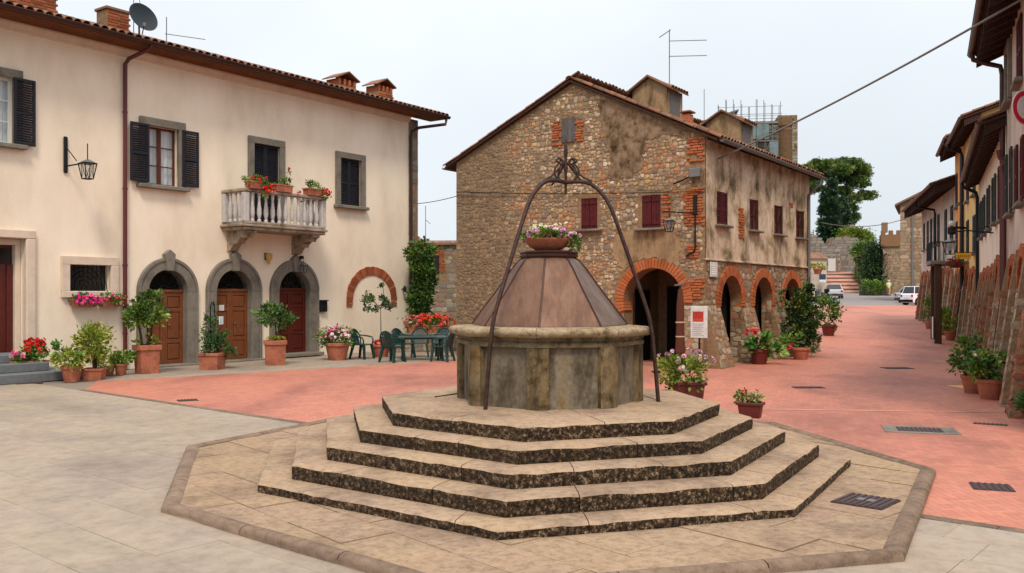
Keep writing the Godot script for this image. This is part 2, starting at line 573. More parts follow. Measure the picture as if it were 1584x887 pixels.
	b.quad(Vector3(0, 0, 0), Vector3(-0.32, 0.45, 0.1), Vector3(0, 1, 0.0), Vector3(0, 0.5, -0.04))
	b.quad(Vector3(0, 0, 0), Vector3(0, 0.5, -0.04), Vector3(0, 1, 0.0), Vector3(0.32, 0.45, 0.1))
	LEAF = b.mesh()
	LEAF.surface_set_material(0, M.leaf)
	b = MB.new()
	for j in 3:
		b.xf = Transform3D(Basis(Vector3.FORWARD, (j - 1) * 0.6), Vector3.ZERO)
		b.quad(Vector3(-0.06, 0, 0), Vector3(-0.15, 0.6, 0.05), Vector3(0, 1, 0.0), Vector3(0.15, 0.6, 0.05))
	BLADE = b.mesh()
	BLADE.surface_set_material(0, M.leaf)
	b = MB.new()
	for j in 5:
		b.xf = Transform3D(Basis(Vector3.UP, TAU * j / 5.0), Vector3.ZERO)
		b.quad(Vector3(0, 0, 0), Vector3(-0.3, 0.22, 0.35), Vector3(0, 0.3, 0.62), Vector3(0.3, 0.22, 0.35))
	BLOOM = b.mesh()
	BLOOM.surface_set_material(0, M.petal)


# ---------- plants ----------
func leaf_basis(n: Vector3, size: float) -> Basis:
	var y := (n + Vector3(rr(-1, 1), rr(-1, 1), rr(-1, 1)) * 0.7).normalized()
	var x := y.cross(Vector3(rr(-1, 1), rr(-1, 1), rr(-1, 1))).normalized()
	return Basis(x, y, x.cross(y)).scaled(Vector3.ONE * size * rr(0.7, 1.25))


func leaves(parent: Node, blobs: Array, n: int, size: float, tones: Array, called := "foliage", m: Mesh = null, up := 0.25) -> MeshInstance3D:
	# blobs: [centre, radii]; leaves gather in clumps with gaps between
	var xs := []
	var cs := []
	var vol := 0.0
	for q in blobs:
		vol += q[1].x * q[1].y * q[1].z
	for q in blobs:
		var share := maxi(8, int(n * q[1].x * q[1].y * q[1].z / vol))
		var clumps := []
		for i in maxi(5, share / 26):
			var dir := Vector3(rr(-1, 1), rr(-1, 1), rr(-1, 1)).normalized()
			clumps.append([dir * rr(0.35, 1.0), tint(tones[rng.randi() % tones.size()], 0.22)])
		for i in share:
			var c = clumps[rng.randi() % clumps.size()]
			var off: Vector3 = c[0] + Vector3(rng.randfn(), rng.randfn(), rng.randfn()) * 0.19
			var nrm := (off + Vector3(0, up, 0)).normalized()
			xs.append(Transform3D(leaf_basis(nrm, size), q[0] + off * q[1]))
			cs.append(tint(c[1], 0.18))
	return scatter(parent, called, m if m else LEAF, xs, cs)


func blooms(parent: Node, blobs: Array, n: int, size: float, tones: Array) -> void:
	# flower heads, each a small cluster of florets
	var xs := []
	var cs := []
	for i in n:
		var q = blobs[rng.randi() % blobs.size()]
		var dir := Vector3(rr(-1, 1), rr(-0.25, 1), rr(-1, 1)).normalized()
		var c: Vector3 = q[0] + dir * q[1] * rr(0.55, 1.1)
		var t: Color = tones[rng.randi() % tones.size()]
		for j in 7:
			var nrm := (dir + Vector3(rr(-1, 1), rr(-1, 1), rr(-1, 1)) * 0.8).normalized()
			var x := nrm.cross(Vector3(0.3, 0.2, 0.9)).normalized()
			xs.append(Transform3D(Basis(x, nrm, x.cross(nrm)).scaled(Vector3.ONE * size * rr(0.7, 1.2)), c + nrm * size * 0.5))
			cs.append(tint(t, 0.12))
	scatter(parent, "flowers", BLOOM, xs, cs)


func stems(parent: Node, pts: Array, r: float) -> void:
	var b := MB.new()
	for p in pts:
		b.tube(p, [r, r * 0.8, r * 0.5] if p.size() == 3 else r, 6)
	part(b, "stem", M.bark, parent, true)


func round_pot(t: Node, r: float, h: float, at := Vector3.ZERO, mat := "terracotta") -> void:
	var b := MB.new()
	b.lathe([Vector2(0, 0), Vector2(r * 0.68, 0), Vector2(r * 0.92, h * 0.8), Vector2(r * 0.94, h * 0.82), Vector2(r * 1.02, h * 0.83), Vector2(r * 1.03, h * 0.97), Vector2(r, h), Vector2(r * 0.9, h), Vector2(r * 0.88, h * 0.9)], 28, at)
	part(b, "pot", M[mat], t, true)
	b = MB.new()
	b.lathe([Vector2(0, h * 0.93), Vector2(r * 0.9, h * 0.9)], 20, at)
	part(b, "soil", M.soil, t, true)


func square_pot(t: Node, w: float, dp: float, h: float, taper := 0.86, mat := "terracotta", sides := 4, at := Vector3.ZERO) -> void:
	var b := MB.new()
	var k := sqrt(2.0) / 2.0 if sides == 4 else 0.54
	var rot := PI / sides
	var sq := dp / w
	b.lathe([Vector2(0, 0), Vector2(w * k * taper, 0), Vector2(w * k * (0.3 * taper + 0.66), h * 0.8), Vector2(w * k * 1.0, h * 0.82), Vector2(w * k * 1.03, h * 0.84), Vector2(w * k * 1.03, h * 0.97), Vector2(w * k, h), Vector2(w * k * 0.86, h), Vector2(w * k * 0.84, h * 0.9)], sides, at, rot, sq)
	part(b, "pot", M[mat], t)
	b = MB.new()
	b.lathe([Vector2(0, h * 0.92), Vector2(w * k * 0.86, h * 0.91)], sides, at, rot, sq)
	part(b, "soil", M.soil, t)


const G_DARK := [Color(0.035, 0.085, 0.02), Color(0.055, 0.12, 0.025), Color(0.08, 0.16, 0.03)]
const G_MID := [Color(0.07, 0.16, 0.025), Color(0.12, 0.22, 0.03), Color(0.18, 0.27, 0.04)]
const G_YEL := [Color(0.2, 0.26, 0.03), Color(0.3, 0.32, 0.045), Color(0.13, 0.2, 0.03), Color(0.36, 0.35, 0.07)]
const F_RED := [Color(0.62, 0.02, 0.02), Color(0.75, 0.04, 0.03)]
const F_PINK := [Color(0.8, 0.25, 0.4), Color(0.85, 0.5, 0.55), Color(0.7, 0.1, 0.25)]


# ---------- ground ----------
func sheet(poly: PackedVector2Array, cell: float, lift: float, called: String, mat: String) -> void:
	var b := MB.new()
	var lo := poly[0]
	var hi := poly[0]
	for p in poly:
		lo = lo.min(p)
		hi = hi.max(p)
	var nx := int(ceil((hi.x - lo.x) / cell))
	var ny := int(ceil((hi.y - lo.y) / cell))
	for i in nx:
		for j in ny:
			var a := lo + Vector2(i, j) * cell
			var q := PackedVector2Array([a, a + Vector2(cell, 0), a + Vector2(cell, cell), a + Vector2(0, cell)])
			for g in Geometry2D.intersect_polygons(q, poly):
				for n in range(1, g.size() - 1):
					var w := []
					for e in [g[0], g[n], g[n + 1]]:
						w.append(P(e.x, gy(e.y) + lift, e.y))
					b.tri_out(w[0], w[1], w[2], w[0] + Vector3(0, -5, 0))
	struct(b, called, M[mat])


func ground() -> void:
	var b := MB.new()
	var ds := [-60.0, 0.0, 15.0, 29.0]
	for i in 20:
		ds.append(29.0 + (i + 1) * 5.0)
	ds.append_array([160.0, 220.0, 400.0, 900.0])
	var y := func(d: float) -> float: return -0.03 + gy(minf(d, 130.0))
	for i in ds.size() - 1:
		b.quad(P(-700, y.call(ds[i]), ds[i]), P(-700, y.call(ds[i + 1]), ds[i + 1]), P(700, y.call(ds[i + 1]), ds[i + 1]), P(700, y.call(ds[i]), ds[i]))
	struct(b, "ground", M.earth)
	# clay paving of the square and street
	sheet(PackedVector2Array([Vector2(-8.39, 17.74), Vector2(4.04, 7.135), Vector2(9.0, 2.9), Vector2(16, 2.9), Vector2(24, 45), Vector2(36, 72), Vector2(22, 72), Vector2(8, 34), Vector2(-1.0, 36), Vector2(-1.2, 26.0), Vector2(-7.4, 20.6), Vector2(-8.9, 19.4)]), 2.0, 0.0, "red_paving", "red_paving")
	sheet(PackedVector2Array([Vector2(22, 72), Vector2(36, 72), Vector2(70, 130), Vector2(36, 130)]), 4.0, -0.004, "road", "asphalt")
	# bed under the flagstones
	sheet(PackedVector2Array([Vector2(-8.39, 17.74), Vector2(-8.9, 19.4), Vector2(-7.4, 20.6), Vector2(-1.2, 26), Vector2(-1, 36), Vector2(-30, 36), Vector2(-30, 2), Vector2(9, 2), Vector2(9, 2.9), Vector2(4.04, 7.135)]), 4.0, -0.012, "paving_bed", "bed")
	flagstones()


func flagstones() -> void:
	var root := Node3D.new()
	put(root, "grey_pavement", self)
	root.set_meta("kind", "structure")
	var d1 := Vector2(12.43, -10.605).normalized()
	var d2 := Vector2(-d1.y, d1.x)
	var o := Vector2(-8.39, 17.74)
	var region := PackedVector2Array([Vector2(-8.39, 17.74) - d2 * 0.13, Vector2(8.5, 3.33) - d2 * 0.13, Vector2(8.5, 2.6), Vector2(-2.0, 2.6), Vector2(-20, 10.0), Vector2(-20, 22.0), Vector2(-14, 17.2), Vector2(-9.0, 24.2), Vector2(-8.95, 19.42)])
	var found := []
	var row := -1
	while row < 36:
		row += 1
		var w := 0.52
		var v := -0.13 - row * w - w
		var u := -16.0 + rr(0, 0.8)
		while u < 24.0:
			var l := rr(0.75, 1.3)
			var g := 0.002
			var p := PackedVector2Array()
			for e in [Vector2(u + g, v + g), Vector2(u + l - g, v + g), Vector2(u + l - g, v + w - g), Vector2(u + g, v + w - g)]:
				p.append(o + d1 * e.x + d2 * e.y)
			u += l
			var c := (p[0] + p[2]) / 2
			if (c - Vector2(0.4, 10.05)).length() < 3.2 or c.y < 2.8 or absf(c.x) > c.y * 0.62 + 1.0:
				continue
			for q in Geometry2D.intersect_polygons(p, region):
				if q.size() >= 3:
					found.append([c.length(), q])
	found.sort_custom(func(a, b): return a[0] < b[0])
	var rest := MB.new()
	for i in found.size():
		var b := MB.new() if i < 300 else rest
		var t := rr(0.94, 1.03)
		b.col = Color(t, t * rr(0.985, 1.01), t * rr(0.96, 1.0))
		b.xf = Transform3D(Basis(Vector3.RIGHT, Vector3(0, 0, -1), Vector3.UP), Vector3.ZERO)
		b.pillow(found[i][1], -0.03, rr(-0.002, 0.001), 0.004)
		if i < 300:
			part(b, "flagstone", M.flag, root)
	if rest.v.size():
		stuff(part(rest, "far_flagstones", M.flag, root))
	# kerb strip between the clay and the grey paving
	var u := 0.0
	while u < 20.0:
		var l := rr(1.1, 1.6)
		var b := MB.new()
		b.col = Color.WHITE * rr(0.72, 0.9)
		var c := o + d1 * (u + l / 2) + d2 * (-0.062)
		if (c - Vector2(0.4, 10.05)).length() > 3.6:
			b.xf = Transform3D(Basis(Vector3(d1.x, 0, -d1.y), Vector3.UP, Vector3(d2.x, 0, -d2.y)), P(c.x, 0, c.y))
			b.bbox(Vector3(0, -0.03, 0), Vector3(l - 0.008, 0.075, 0.12), 0.008)
			part(b, "kerbstone", M.kerb, root)
		u += l
	# threshold pavement along the house front
	var pv := Node3D.new()
	put(pv, "sidewalk", self)
	pv.set_meta("kind", "structure")
	var reg := PackedVector2Array([Vector2(-8.95, 19.42), Vector2(-7.4, 20.6), Vector2(-1.2, 26.0), Vector2(-1.1, 33), Vector2(-2.6, 33), Vector2(-9.0, 23.9)])
	var e1 := Vector2(0.579, 0.816)
	var e2 := Vector2(0.816, -0.579)
	for r in 11:
		var s := -6.0 + rr(0, 0.7)
		while s < 14.0:
			var l := rr(0.7, 1.2)
			var p := PackedVector2Array()
			for e in [Vector2(s, r * 0.5), Vector2(s + l - 0.01, r * 0.5), Vector2(s + l - 0.01, r * 0.5 + 0.49), Vector2(s, r * 0.5 + 0.49)]:
				p.append(Vector2(-9.0, 23.5) + e1 * e.x + e2 * e.y)
			s += l
			for q in Geometry2D.intersect_polygons(p, reg):
				var b := MB.new()
				var t := rr(0.85, 1.0)
				b.col = Color(t, t, t * 0.98)
				b.xf = Transform3D(Basis(Vector3.RIGHT, Vector3(0, 0, -1), Vector3.UP), Vector3.ZERO)
				b.pillow(q, -0.03, rr(0.0, 0.006), 0.008)
				part(b, "flagstone", M.flag, pv)


func grate(x: float, y: float, d: float, w: float, l: float, turn: float, label: String, framed := false, logo := false) -> void:
	var t := thing("drain_cover", label, "drain cover", P(x, y, d), turn, "" if logo or framed else "small iron covers in the clay paving")
	var b := MB.new()
	if framed:
		for s in [-1.0, 1.0]:
			b.bbox(Vector3(s * (w / 2 + 0.09), 0.0, 0), Vector3(0.18, 0.012, l + 0.24), 0.004)
			b.bbox(Vector3(0, 0.0, s * (l / 2 + 0.06)), Vector3(w, 0.011, 0.12), 0.004)
		part(b, "stone_frame", M.pietra, t)
		b = MB.new()
	b.box(Vector3(0, -0.004, 0), Vector3(w, 0.012, l))
	part(b, "plate", M.cast_iron, t)
	b = MB.new()
	var n := int(w / 0.055)
	for i in n:
		b.bbox(Vector3(-w / 2 + (i + 0.5) * w / n, 0.004, 0), Vector3(w / n * 0.55, 0.012, l * 0.94), 0.003)
	stuff(part(b, "ribs", M.cast_iron, t))
	if logo:
		b = MB.new()
		b.col = Color(0.95, 0.95, 0.95)
		b.bbox(Vector3(-0.04, 0.009, 0.0), Vector3(0.06, 0.012, 0.08), 0.003)
		b.bbox(Vector3(0.05, 0.009, 0.0), Vector3(0.07, 0.012, 0.08), 0.003)
		part(b, "emblem", M.zinc, t)


# ---------- the well ----------
const WC := Vector2(0.40, 10.05)
const DA := [-0.046, -0.025, 0.033, 0.006, 0.031, 0.0, 0.0, 0.0]
const DR := [0.009, -0.048, 0.131, -0.003, -0.089, -0.05, 0.0, 0.0]


func corner(k: int, r: float) -> Vector2:
	k = posmod(k, 8)
	var a: float = 2.962 + k * PI / 4 + DA[k]
	var s := minf(1.0, r / 1.9)
	return Vector2(cos(a), sin(a)) * (r + DR[k] * s)


func nz(p: Vector3, f: float) -> float:
	return noise.get_noise_3dv(p * f)


func step_block(root: Node3D, k: int, f0: float, f1: float, ro: float, ri: float, y0: float, y1: float) -> void:
	var top := MB.new()
	var face := MB.new()
	var sh := rr(0.9, 1.06)
	top.col = Color(sh, sh * rr(0.98, 1.0), sh * rr(0.94, 1.0))
	face.col = Color.WHITE * rr(0.72, 1.3)
	var oa := corner(k, ro)
	var ob := corner(k + 1, ro)
	var ia := corner(k, ri)
	var ib := corner(k + 1, ri)
	var n := maxi(4, int((f1 - f0) * oa.distance_to(ob) / 0.07))
	var rows := []
	var g := 0.004 / oa.distance_to(ob)
	for i in n + 1:
		var f := lerpf(f0 + (g if f0 > 0 else 0.0), f1 - (g if f1 < 1 else 0.0), float(i) / n)
		var o := oa.lerp(ob, f)
		var q := ia.lerp(ib, f)
		var inw := (q - o).normalized()
		var W := Vector3(o.x, y1, o.y)
		var j := nz(W, 22.0) * 0.012 + nz(W, 70.0) * 0.006
		var chip := maxf(0.0, nz(W + Vector3(5, 1, 2), 14.0) - 0.33) * 0.12
		var drop := 0.012 + absf(nz(W, 55.0)) * 0.03 + chip * 0.5
		var mid := o + inw * (0.11 + j)
		var lip := o + inw * (0.022 + chip - j)
		var edge := o + inw * (chip * 0.5 - j * 0.8)
		var low := o + inw * (0.008 + j * 0.5)
		var mk3 := func(p: Vector2, y: float) -> Vector3: return Vector3(p.x, y, -p.y)
		rows.append([mk3.call(q, y1), mk3.call(mid, y1 + nz(W, 9.0) * 0.005), mk3.call(lip, y1 - 0.004 - chip * 0.35 + nz(W, 30.0) * 0.006), mk3.call(edge, y1 - drop), mk3.call(o + inw * nz(W, 33.0) * 0.012, lerpf(y0, y1, 0.5)), mk3.call(low, y0 - 0.01)])
	for i in n:
		var a: Array = rows[i]
		var b: Array = rows[i + 1]
		var under: Vector3 = (a[0] + b[5]) / 2 + Vector3(0, -0.3, 0)
		for r in 5:
			(top if r < 3 else face).quad_out(a[r], b[r], b[r + 1], a[r + 1], under)
	for e in [rows[0], rows[n]]:
		var foot := Vector3(e[0].x, y0 - 0.01, e[0].z)
		face.quad(e[0], e[2], e[3], foot)
		face.tri(foot, e[3], e[5])
	var m := top.mesh(true)
	m.surface_set_material(0, M.tread)
	m.add_surface_from_arrays(Mesh.PRIMITIVE_TRIANGLES, face.mesh(true).surface_get_arrays(0))
	m.surface_set_material(1, M.riser)
	inst(m, "step_block", root)


func well() -> void:
	var at := P(WC.x, 0, WC.y)
	# raised plinth of flagstones with a rounded kerb
	var pl := thing("well_plinth", "low octagonal stone-flagged plinth with a rounded kerb under the well steps", "plinth", at)
	var kc := [Vector2(-3.87, 10.75), Vector2(-2.99, 7.71), Vector2(-0.31, 5.47), Vector2(2.72, 6.28), Vector2(4.37, 9.32), Vector2(3.72, 12.75), Vector2(1.0, 14.6), Vector2(-2.3, 13.9)]
	var poly := PackedVector2Array()
	for c in kc:
		poly.append(c - WC)
	var b := MB.new()
	b.xf = Transform3D(Basis(Vector3.RIGHT, Vector3(0, 0, -1), Vector3.UP), Vector3.ZERO)
	b.ext(poly, -0.03, 0.03)
	part(b, "bedding", M.dirt_stone, pl)
	var inner := Geometry2D.offset_polygon(poly, -0.13)[0]
	var ring8 := PackedVector2Array()
	for k in 8:
		ring8.append(corner(k, 3.2))
	var half := Vector2(0.66, -0.75).normalized()
	var perp := Vector2(-half.y, half.x)
	var v := -5.2
	while v < 5.2:
		var w := rr(0.42, 0.62)
		var u := -5.2 + rr(0, 0.9)
		while u < 5.2:
			var l := rr(0.6, 1.15)
			var q := PackedVector2Array()
			for e in [Vector2(u, v), Vector2(u + l, v), Vector2(u + l, v + w), Vector2(u, v + w)]:
				q.append(half * e.x + perp * e.y)
			u += l
			for c in Geometry2D.intersect_polygons(q, inner):
				for z in Geometry2D.clip_polygons(c, ring8):
					var s := Geometry2D.offset_polygon(z, -0.003)
					if s.size() == 0 or Geometry2D.is_polygon_clockwise(z):
						continue
					b = MB.new()
					var t := rr(0.9, 1.05)
					b.col = Color(t, t * rr(0.97, 1.01), t * rr(0.93, 1.02))
					b.xf = Transform3D(Basis(Vector3.RIGHT, Vector3(0, 0, -1), Vector3.UP), Vector3.ZERO)
					b.ext(s[0], 0.0, 0.045 + rr(-0.005, 0.005), false)
					part(b, "flagstone", M.dirt_stone, pl)
		v += w
	for k in 8:
		var a: Vector2 = kc[k] - WC
		var e: Vector2 = kc[(k + 1) % 8] - WC
		var n := 3
		for i in n:
			var p := a.lerp(e, float(i) / n)
			var q := a.lerp(e, float(i + 1) / n)
			b = MB.new()
			b.col = Color.WHITE * rr(0.85, 1.02) * Color(1, 0.97, 0.95)
			var dir := (q - p).normalized()
			var inn := Vector2(-dir.y, dir.x)
			if inn.dot(-(p + q)) < 0:
				inn = -inn
			var prof := [Vector2(0.0, -0.03), Vector2(-0.004, 0.03), Vector2(0.02, 0.062), Vector2(0.06, 0.072), Vector2(0.11, 0.066), Vector2(0.145, 0.05), Vector2(0.15, 0.0)]
			var m := 10
			var last := []
			for s in m + 1:
				var f := float(s) / m
				var row := []
				for t in prof:
					# mitre at the corners
					var base := p.lerp(q, f)
					var cen: Vector2 = base + inn * t.x
					if s == 0 and i == 0:
						cen = a + (-a).normalized() * t.x * 1.08
					elif s == m and i == n - 1:
						cen = e + (-e).normalized() * t.x * 1.08
					elif s == 0:
						cen += dir * 0.004
					elif s == m:
						cen -= dir * 0.004
					var w3 := Vector3(cen.x, t.y, -cen.y)
					row.append(w3 + Vector3(0, nz(w3, 18.0) * 0.006, 0) + Vector3(inn.x, 0, -inn.y) * nz(w3, 25.0) * 0.006)
				if s:
					for t in prof.size() - 1:
						b.quad_out(last[t], row[t], row[t + 1], last[t + 1], Vector3(cen3(p, q, inn).x, -0.2, cen3(p, q, inn).z))
				last = row
			part(b, "kerbstone", M.kerb, pl, true)
	grate(3.09, 0.055, 7.9, 0.44, 0.46, -0.735, "purple-brown ribbed iron cover with a bright emblem set in the flagged plinth", false, true)

	# five steps
	var st := thing("well_steps", "five octagonal tiers of worn stone steps with lichen-dark risers around the well", "steps", at)
	var R := [3.307, 2.988, 2.642, 2.301, 1.949, 1.38, 0.82]
	var Y := [0.0, 0.132, 0.278, 0.415, 0.55, 0.692]
	for i in 5:
		for k in 8:
			var cuts := [0.0]
			var len := corner(k, R[i]).distance_to(corner(k + 1, R[i]))
			var f := rr(0.2, 0.75)
			if len > 1.9:
				cuts.append_array([rr(0.12, 0.4), rr(0.6, 0.88)])
			else:
				cuts.append(f)
			cuts.append(1.0)
			for c in cuts.size() - 1:
				step_block(st, k, cuts[c], cuts[c + 1], R[i], R[i + 1] - 0.06, Y[i], Y[i + 1])
	for k in 8:
		for c in 2:
			step_block(st, k, c * 0.5, c * 0.5 + 0.5, 1.33, 0.5, 0.6, 0.691)

	# the well head
	var wc := Vector2(0.41, 10.1)
	var wl := thing("stone_well", "octagonal stone well head with corner pilasters, moulded rim and brown sheet-metal roof", "well", P(wc.x, 0.692, wc.y))
	var oc := func(k: float, r: float, y: float) -> Vector3:
		var a := deg_to_rad(171.3 + k * 45.0)
		return Vector3(cos(a) * r, y, -sin(a) * r)
	for k in 8:
		var A: Vector3 = oc.call(k, 0.985, 0)
		var B: Vector3 = oc.call(k + 1, 0.985, 0)
		var n := (A + B).normalized()
		b = MB.new()
		b.col = Color.WHITE * rr(0.88, 1.05)
		var pa := A.lerp(B, 0.08)
		var pb := A.lerp(B, 0.92)
		b.hexa([pa, pb, pb - n * 0.14, pa - n * 0.14, pa + Vector3(0, 0.64, 0), pb + Vector3(0, 0.64, 0), pb - n * 0.14 + Vector3(0, 0.64, 0), pa - n * 0.14 + Vector3(0, 0.64, 0)])
		part(b, "wall_panel", M.well_panel, wl)
		# bent pilaster that wraps the corner
		b = MB.new()
		b.col = Color.WHITE * rr(0.85, 1.05)
		var prev: Vector3 = oc.call(k - 1, 1.045, 0)
		var C: Vector3 = oc.call(k, 1.045, 0)
		var nx: Vector3 = oc.call(k + 1, 1.045, 0)
		var L := C + (prev - C).normalized() * 0.125
		var Rr := C + (nx - C).normalized() * 0.125
		var back := C * 0.82
		var lb := L * 0.86
		var rb := Rr * 0.86
		var hh := 0.645
		var seg := 6
		for s in seg:
			var ya := hh * s / seg
			var yb := hh * (s + 1) / seg
			var wob := func(p: Vector3, y: float) -> Vector3:
				var w := p + Vector3(0, y, 0)
				return w * Vector3(1, 1, 1) + Vector3(p.x, 0, p.z) * nz(w + Vector3(k, 0, 0), 9.0) * 0.014
			b.quad_out(wob.call(L, ya), wob.call(C, ya), wob.call(C, yb), wob.call(L, yb), Vector3(0, ya, 0))
			b.quad_out(wob.call(C, ya), wob.call(Rr, ya), wob.call(Rr, yb), wob.call(C, yb), Vector3(0, ya, 0))
			b.quad(lb + Vector3(0, ya, 0), L + Vector3(0, ya, 0), L + Vector3(0, yb, 0), lb + Vector3(0, yb, 0))
			b.quad(Rr + Vector3(0, ya, 0), rb + Vector3(0, ya, 0), rb + Vector3(0, yb, 0), Rr + Vector3(0, yb, 0))
		part(b, "pilaster", M.well_pilaster, wl, true)
		# frieze and rim blocks, eight of each
		for lay in 2:
			var prof: Array
			if lay == 0:
				prof = [Vector2(0.96, 0.62), Vector2(1.05, 0.625), Vector2(1.055, 0.665), Vector2(1.03, 0.68), Vector2(1.05, 0.70), Vector2(1.06, 0.725), Vector2(0.95, 0.73)]
			else:
				prof = [Vector2(0.97, 0.722), Vector2(1.10, 0.722), Vector2(1.135, 0.742), Vector2(1.145, 0.775), Vector2(1.13, 0.806), Vector2(1.09, 0.82), Vector2(0.98, 0.826), Vector2(0.8, 0.828), Vector2(0.79, 0.73)]
			b = MB.new()
			b.col = Color.WHITE * rr(0.92, 1.05)
			var m := 12
			var last := []
			for s in m + 1:
				var row := []
				for t in prof:
					var p: Vector3 = oc.call(k, t.x, t.y).lerp(oc.call(k + 1, t.x, t.y), clampf(float(s) / m, 0.003, 0.997))
					var amp := 0.016 if lay == 1 and t.x > 1.0 else 0.008
					row.append(p + Vector3(p.x, 0, p.z).normalized() * nz(p, 16.0) * amp + Vector3(0, nz(p + Vector3(3, 3, 3), 18.0) * amp * 0.7, 0))
				if s:
					for t in prof.size() - 1:
						b.quad_out(last[t], row[t], row[t + 1], last[t + 1], oc.call(k + 0.5, 0.95, 0.68 if lay == 0 else 0.77))
				last = row
			part(b, "frieze_block" if lay == 0 else "rim_block", M.frieze if lay == 0 else M.well_rim, wl, true)
		# roof panel and standing seam
		var rp := [Vector2(0.865, 0.832), Vector2(0.855, 0.855), Vector2(0.74, 1.008), Vector2(0.578, 1.219), Vector2(0.418, 1.444), Vector2(0.345, 1.533), Vector2(0.29, 1.575)]
		b = MB.new()
		b.col = Color(1, 1, 1) * rr(0.88, 1.08)
		for t in rp.size() - 1:
			for s in 3:
				var f0 := lerpf(0.0, 1.0, s / 3.0)
				var f1 := lerpf(0.0, 1.0, (s + 1) / 3.0)
				var q := []
				for e in [[f0, t], [f1, t], [f1, t + 1], [f0, t + 1]]:
					var z: Vector2 = rp[e[1]]
					var p: Vector3 = oc.call(k, z.x, z.y).lerp(oc.call(k + 1, z.x, z.y), e[0])
					if e[0] > 0.1 and e[0] < 0.9:
						p += Vector3(p.x, 0, p.z).normalized() * (0.006 + nz(p, 8.0) * 0.008)
					q.append(p)
				b.quad_out(q[0], q[1], q[2], q[3], Vector3(0, 0.9, 0))
		part(b, "roof_panel", M.worn_metal if k == 3 else M.sheet_metal, wl, true)
		b = MB.new()
		var pts := []
		for t in rp.size():
			pts.append(oc.call(k, rp[t].x + 0.004, rp[t].y))
		b.tube(pts, 0.011, 6)
		part(b, "seam", M.copper_brown, wl, true)
	b = MB.new()
	b.lathe([Vector2(0, 1.56), Vector2(0.29, 1.565), Vector2(0.325, 1.58), Vector2(0.33, 1.6), Vector2(0.315, 1.612), Vector2(0.325, 1.622), Vector2(0.33, 1.636), Vector2(0.31, 1.648), Vector2(0, 1.65)], 8, Vector3.ZERO, deg_to_rad(-171.3))
	part(b, "roof_cap", M.copper_brown, wl)

	# flower bowl on the cap
	var bo := thing("flower_bowl", "shallow terracotta bowl of pink and purple petunias on top of the well roof", "flower bowl", P(wc.x - 0.01, 2.342, wc.y))
	b = MB.new()
	b.lathe([Vector2(0, 0), Vector2(0.12, 0), Vector2(0.2, 0.045), Vector2(0.25, 0.1), Vector2(0.268, 0.118), Vector2(0.27, 0.135), Vector2(0.25, 0.137), Vector2(0.23, 0.11), Vector2(0.0, 0.1)], 32)
	part(b, "bowl", M.terracotta, bo, true)
	leaves(bo, [[Vector3(0, 0.16, 0), Vector3(0.26, 0.07, 0.26)], [Vector3(0.29, 0.06, 0.08), Vector3(0.07, 0.12, 0.1)]], 900, 0.055, [Color(0.14, 0.22, 0.04), Color(0.2, 0.27, 0.05), Color(0.1, 0.17, 0.04)])
	blooms(bo, [[Vector3(0.0, 0.18, 0.06), Vector3(0.27, 0.07, 0.24)]], 42, 0.036, [Color(0.75, 0.3, 0.55), Color(0.8, 0.45, 0.62), Color(0.4, 0.08, 0.25), Color(0.85, 0.7, 0.75)])
	blooms(bo, [[Vector3(-0.02, 0.24, 0.0), Vector3(0.2, 0.06, 0.2)]], 20, 0.028, [Color(0.82, 0.74, 0.42), Color(0.85, 0.8, 0.62)])
	blooms(bo, [[Vector3(0.29, 0.12, 0.1), Vector3(0.06, 0.1, 0.08)]], 12, 0.036, [Color(0.78, 0.4, 0.6), Color(0.2, 0.03, 0.1)])

	# wrought iron frame
	var fr := thing("iron_well_frame", "tall wrought-iron tripod arching over the well with scrolls and a spear finial", "well frame", P(0.6, 0, 10.1))
	var hub := Vector3(0, 3.11, 0)
	var prof2 := [Vector2(0.0, 3.11), Vector2(0.165, 3.112), Vector2(0.29, 3.075), Vector2(0.4, 2.97), Vector2(0.485, 2.83), Vector2(0.6, 2.52), Vector2(0.725, 2.15), Vector2(0.856, 1.76), Vector2(0.93, 1.45), Vector2(1.0, 0.66)]
	var feet := [Vector3(-0.872, 0.69, 0.93), Vector3(0.994, 0.69, 0.26), Vector3(-0.9, 0.69, -1.2)]
	for i in 3:
		b = MB.new()
		var c := Curve3D.new()
		for t in prof2:
			var y: float = t.y
			if i == 2:
				y += 0.07 * sin(clampf(t.x / 0.5, 0, 1) * PI)
			c.add_point(Vector3(feet[i].x * t.x, y, feet[i].z * t.x))
		for j in range(1, c.point_count - 1):
			var tg := (c.get_point_position(j + 1) - c.get_point_position(j - 1)) * 0.16
			c.set_point_in(j, -tg)
			c.set_point_out(j, tg)
		var pts := []
		for s in 41:
			pts.append(c.sample_baked(c.get_baked_length() * s / 40.0, true))
		b.tube(pts, 0.023, 8)
		part(b, "leg", M.rusty_iron, fr, true)
	b = MB.new()
	b.tube([Vector3(0, 2.97, 0), Vector3(0, 3.0, 0), Vector3(0, 3.1, 0), Vector3(0, 3.22, 0), Vector3(0, 3.27, 0), Vector3(0, 3.32, 0), Vector3(0, 3.36, 0), Vector3(0, 3.4, 0), Vector3(0, 3.44, 0), Vector3(0, 3.52, 0), Vector3(0, 3.6, 0)], [0.008, 0.014, 0.016, 0.016, 0.028, 0.018, 0.016, 0.02, 0.027, 0.018, 0.004], 8)
	part(b, "spear_finial", M.rusty_iron, fr, true)
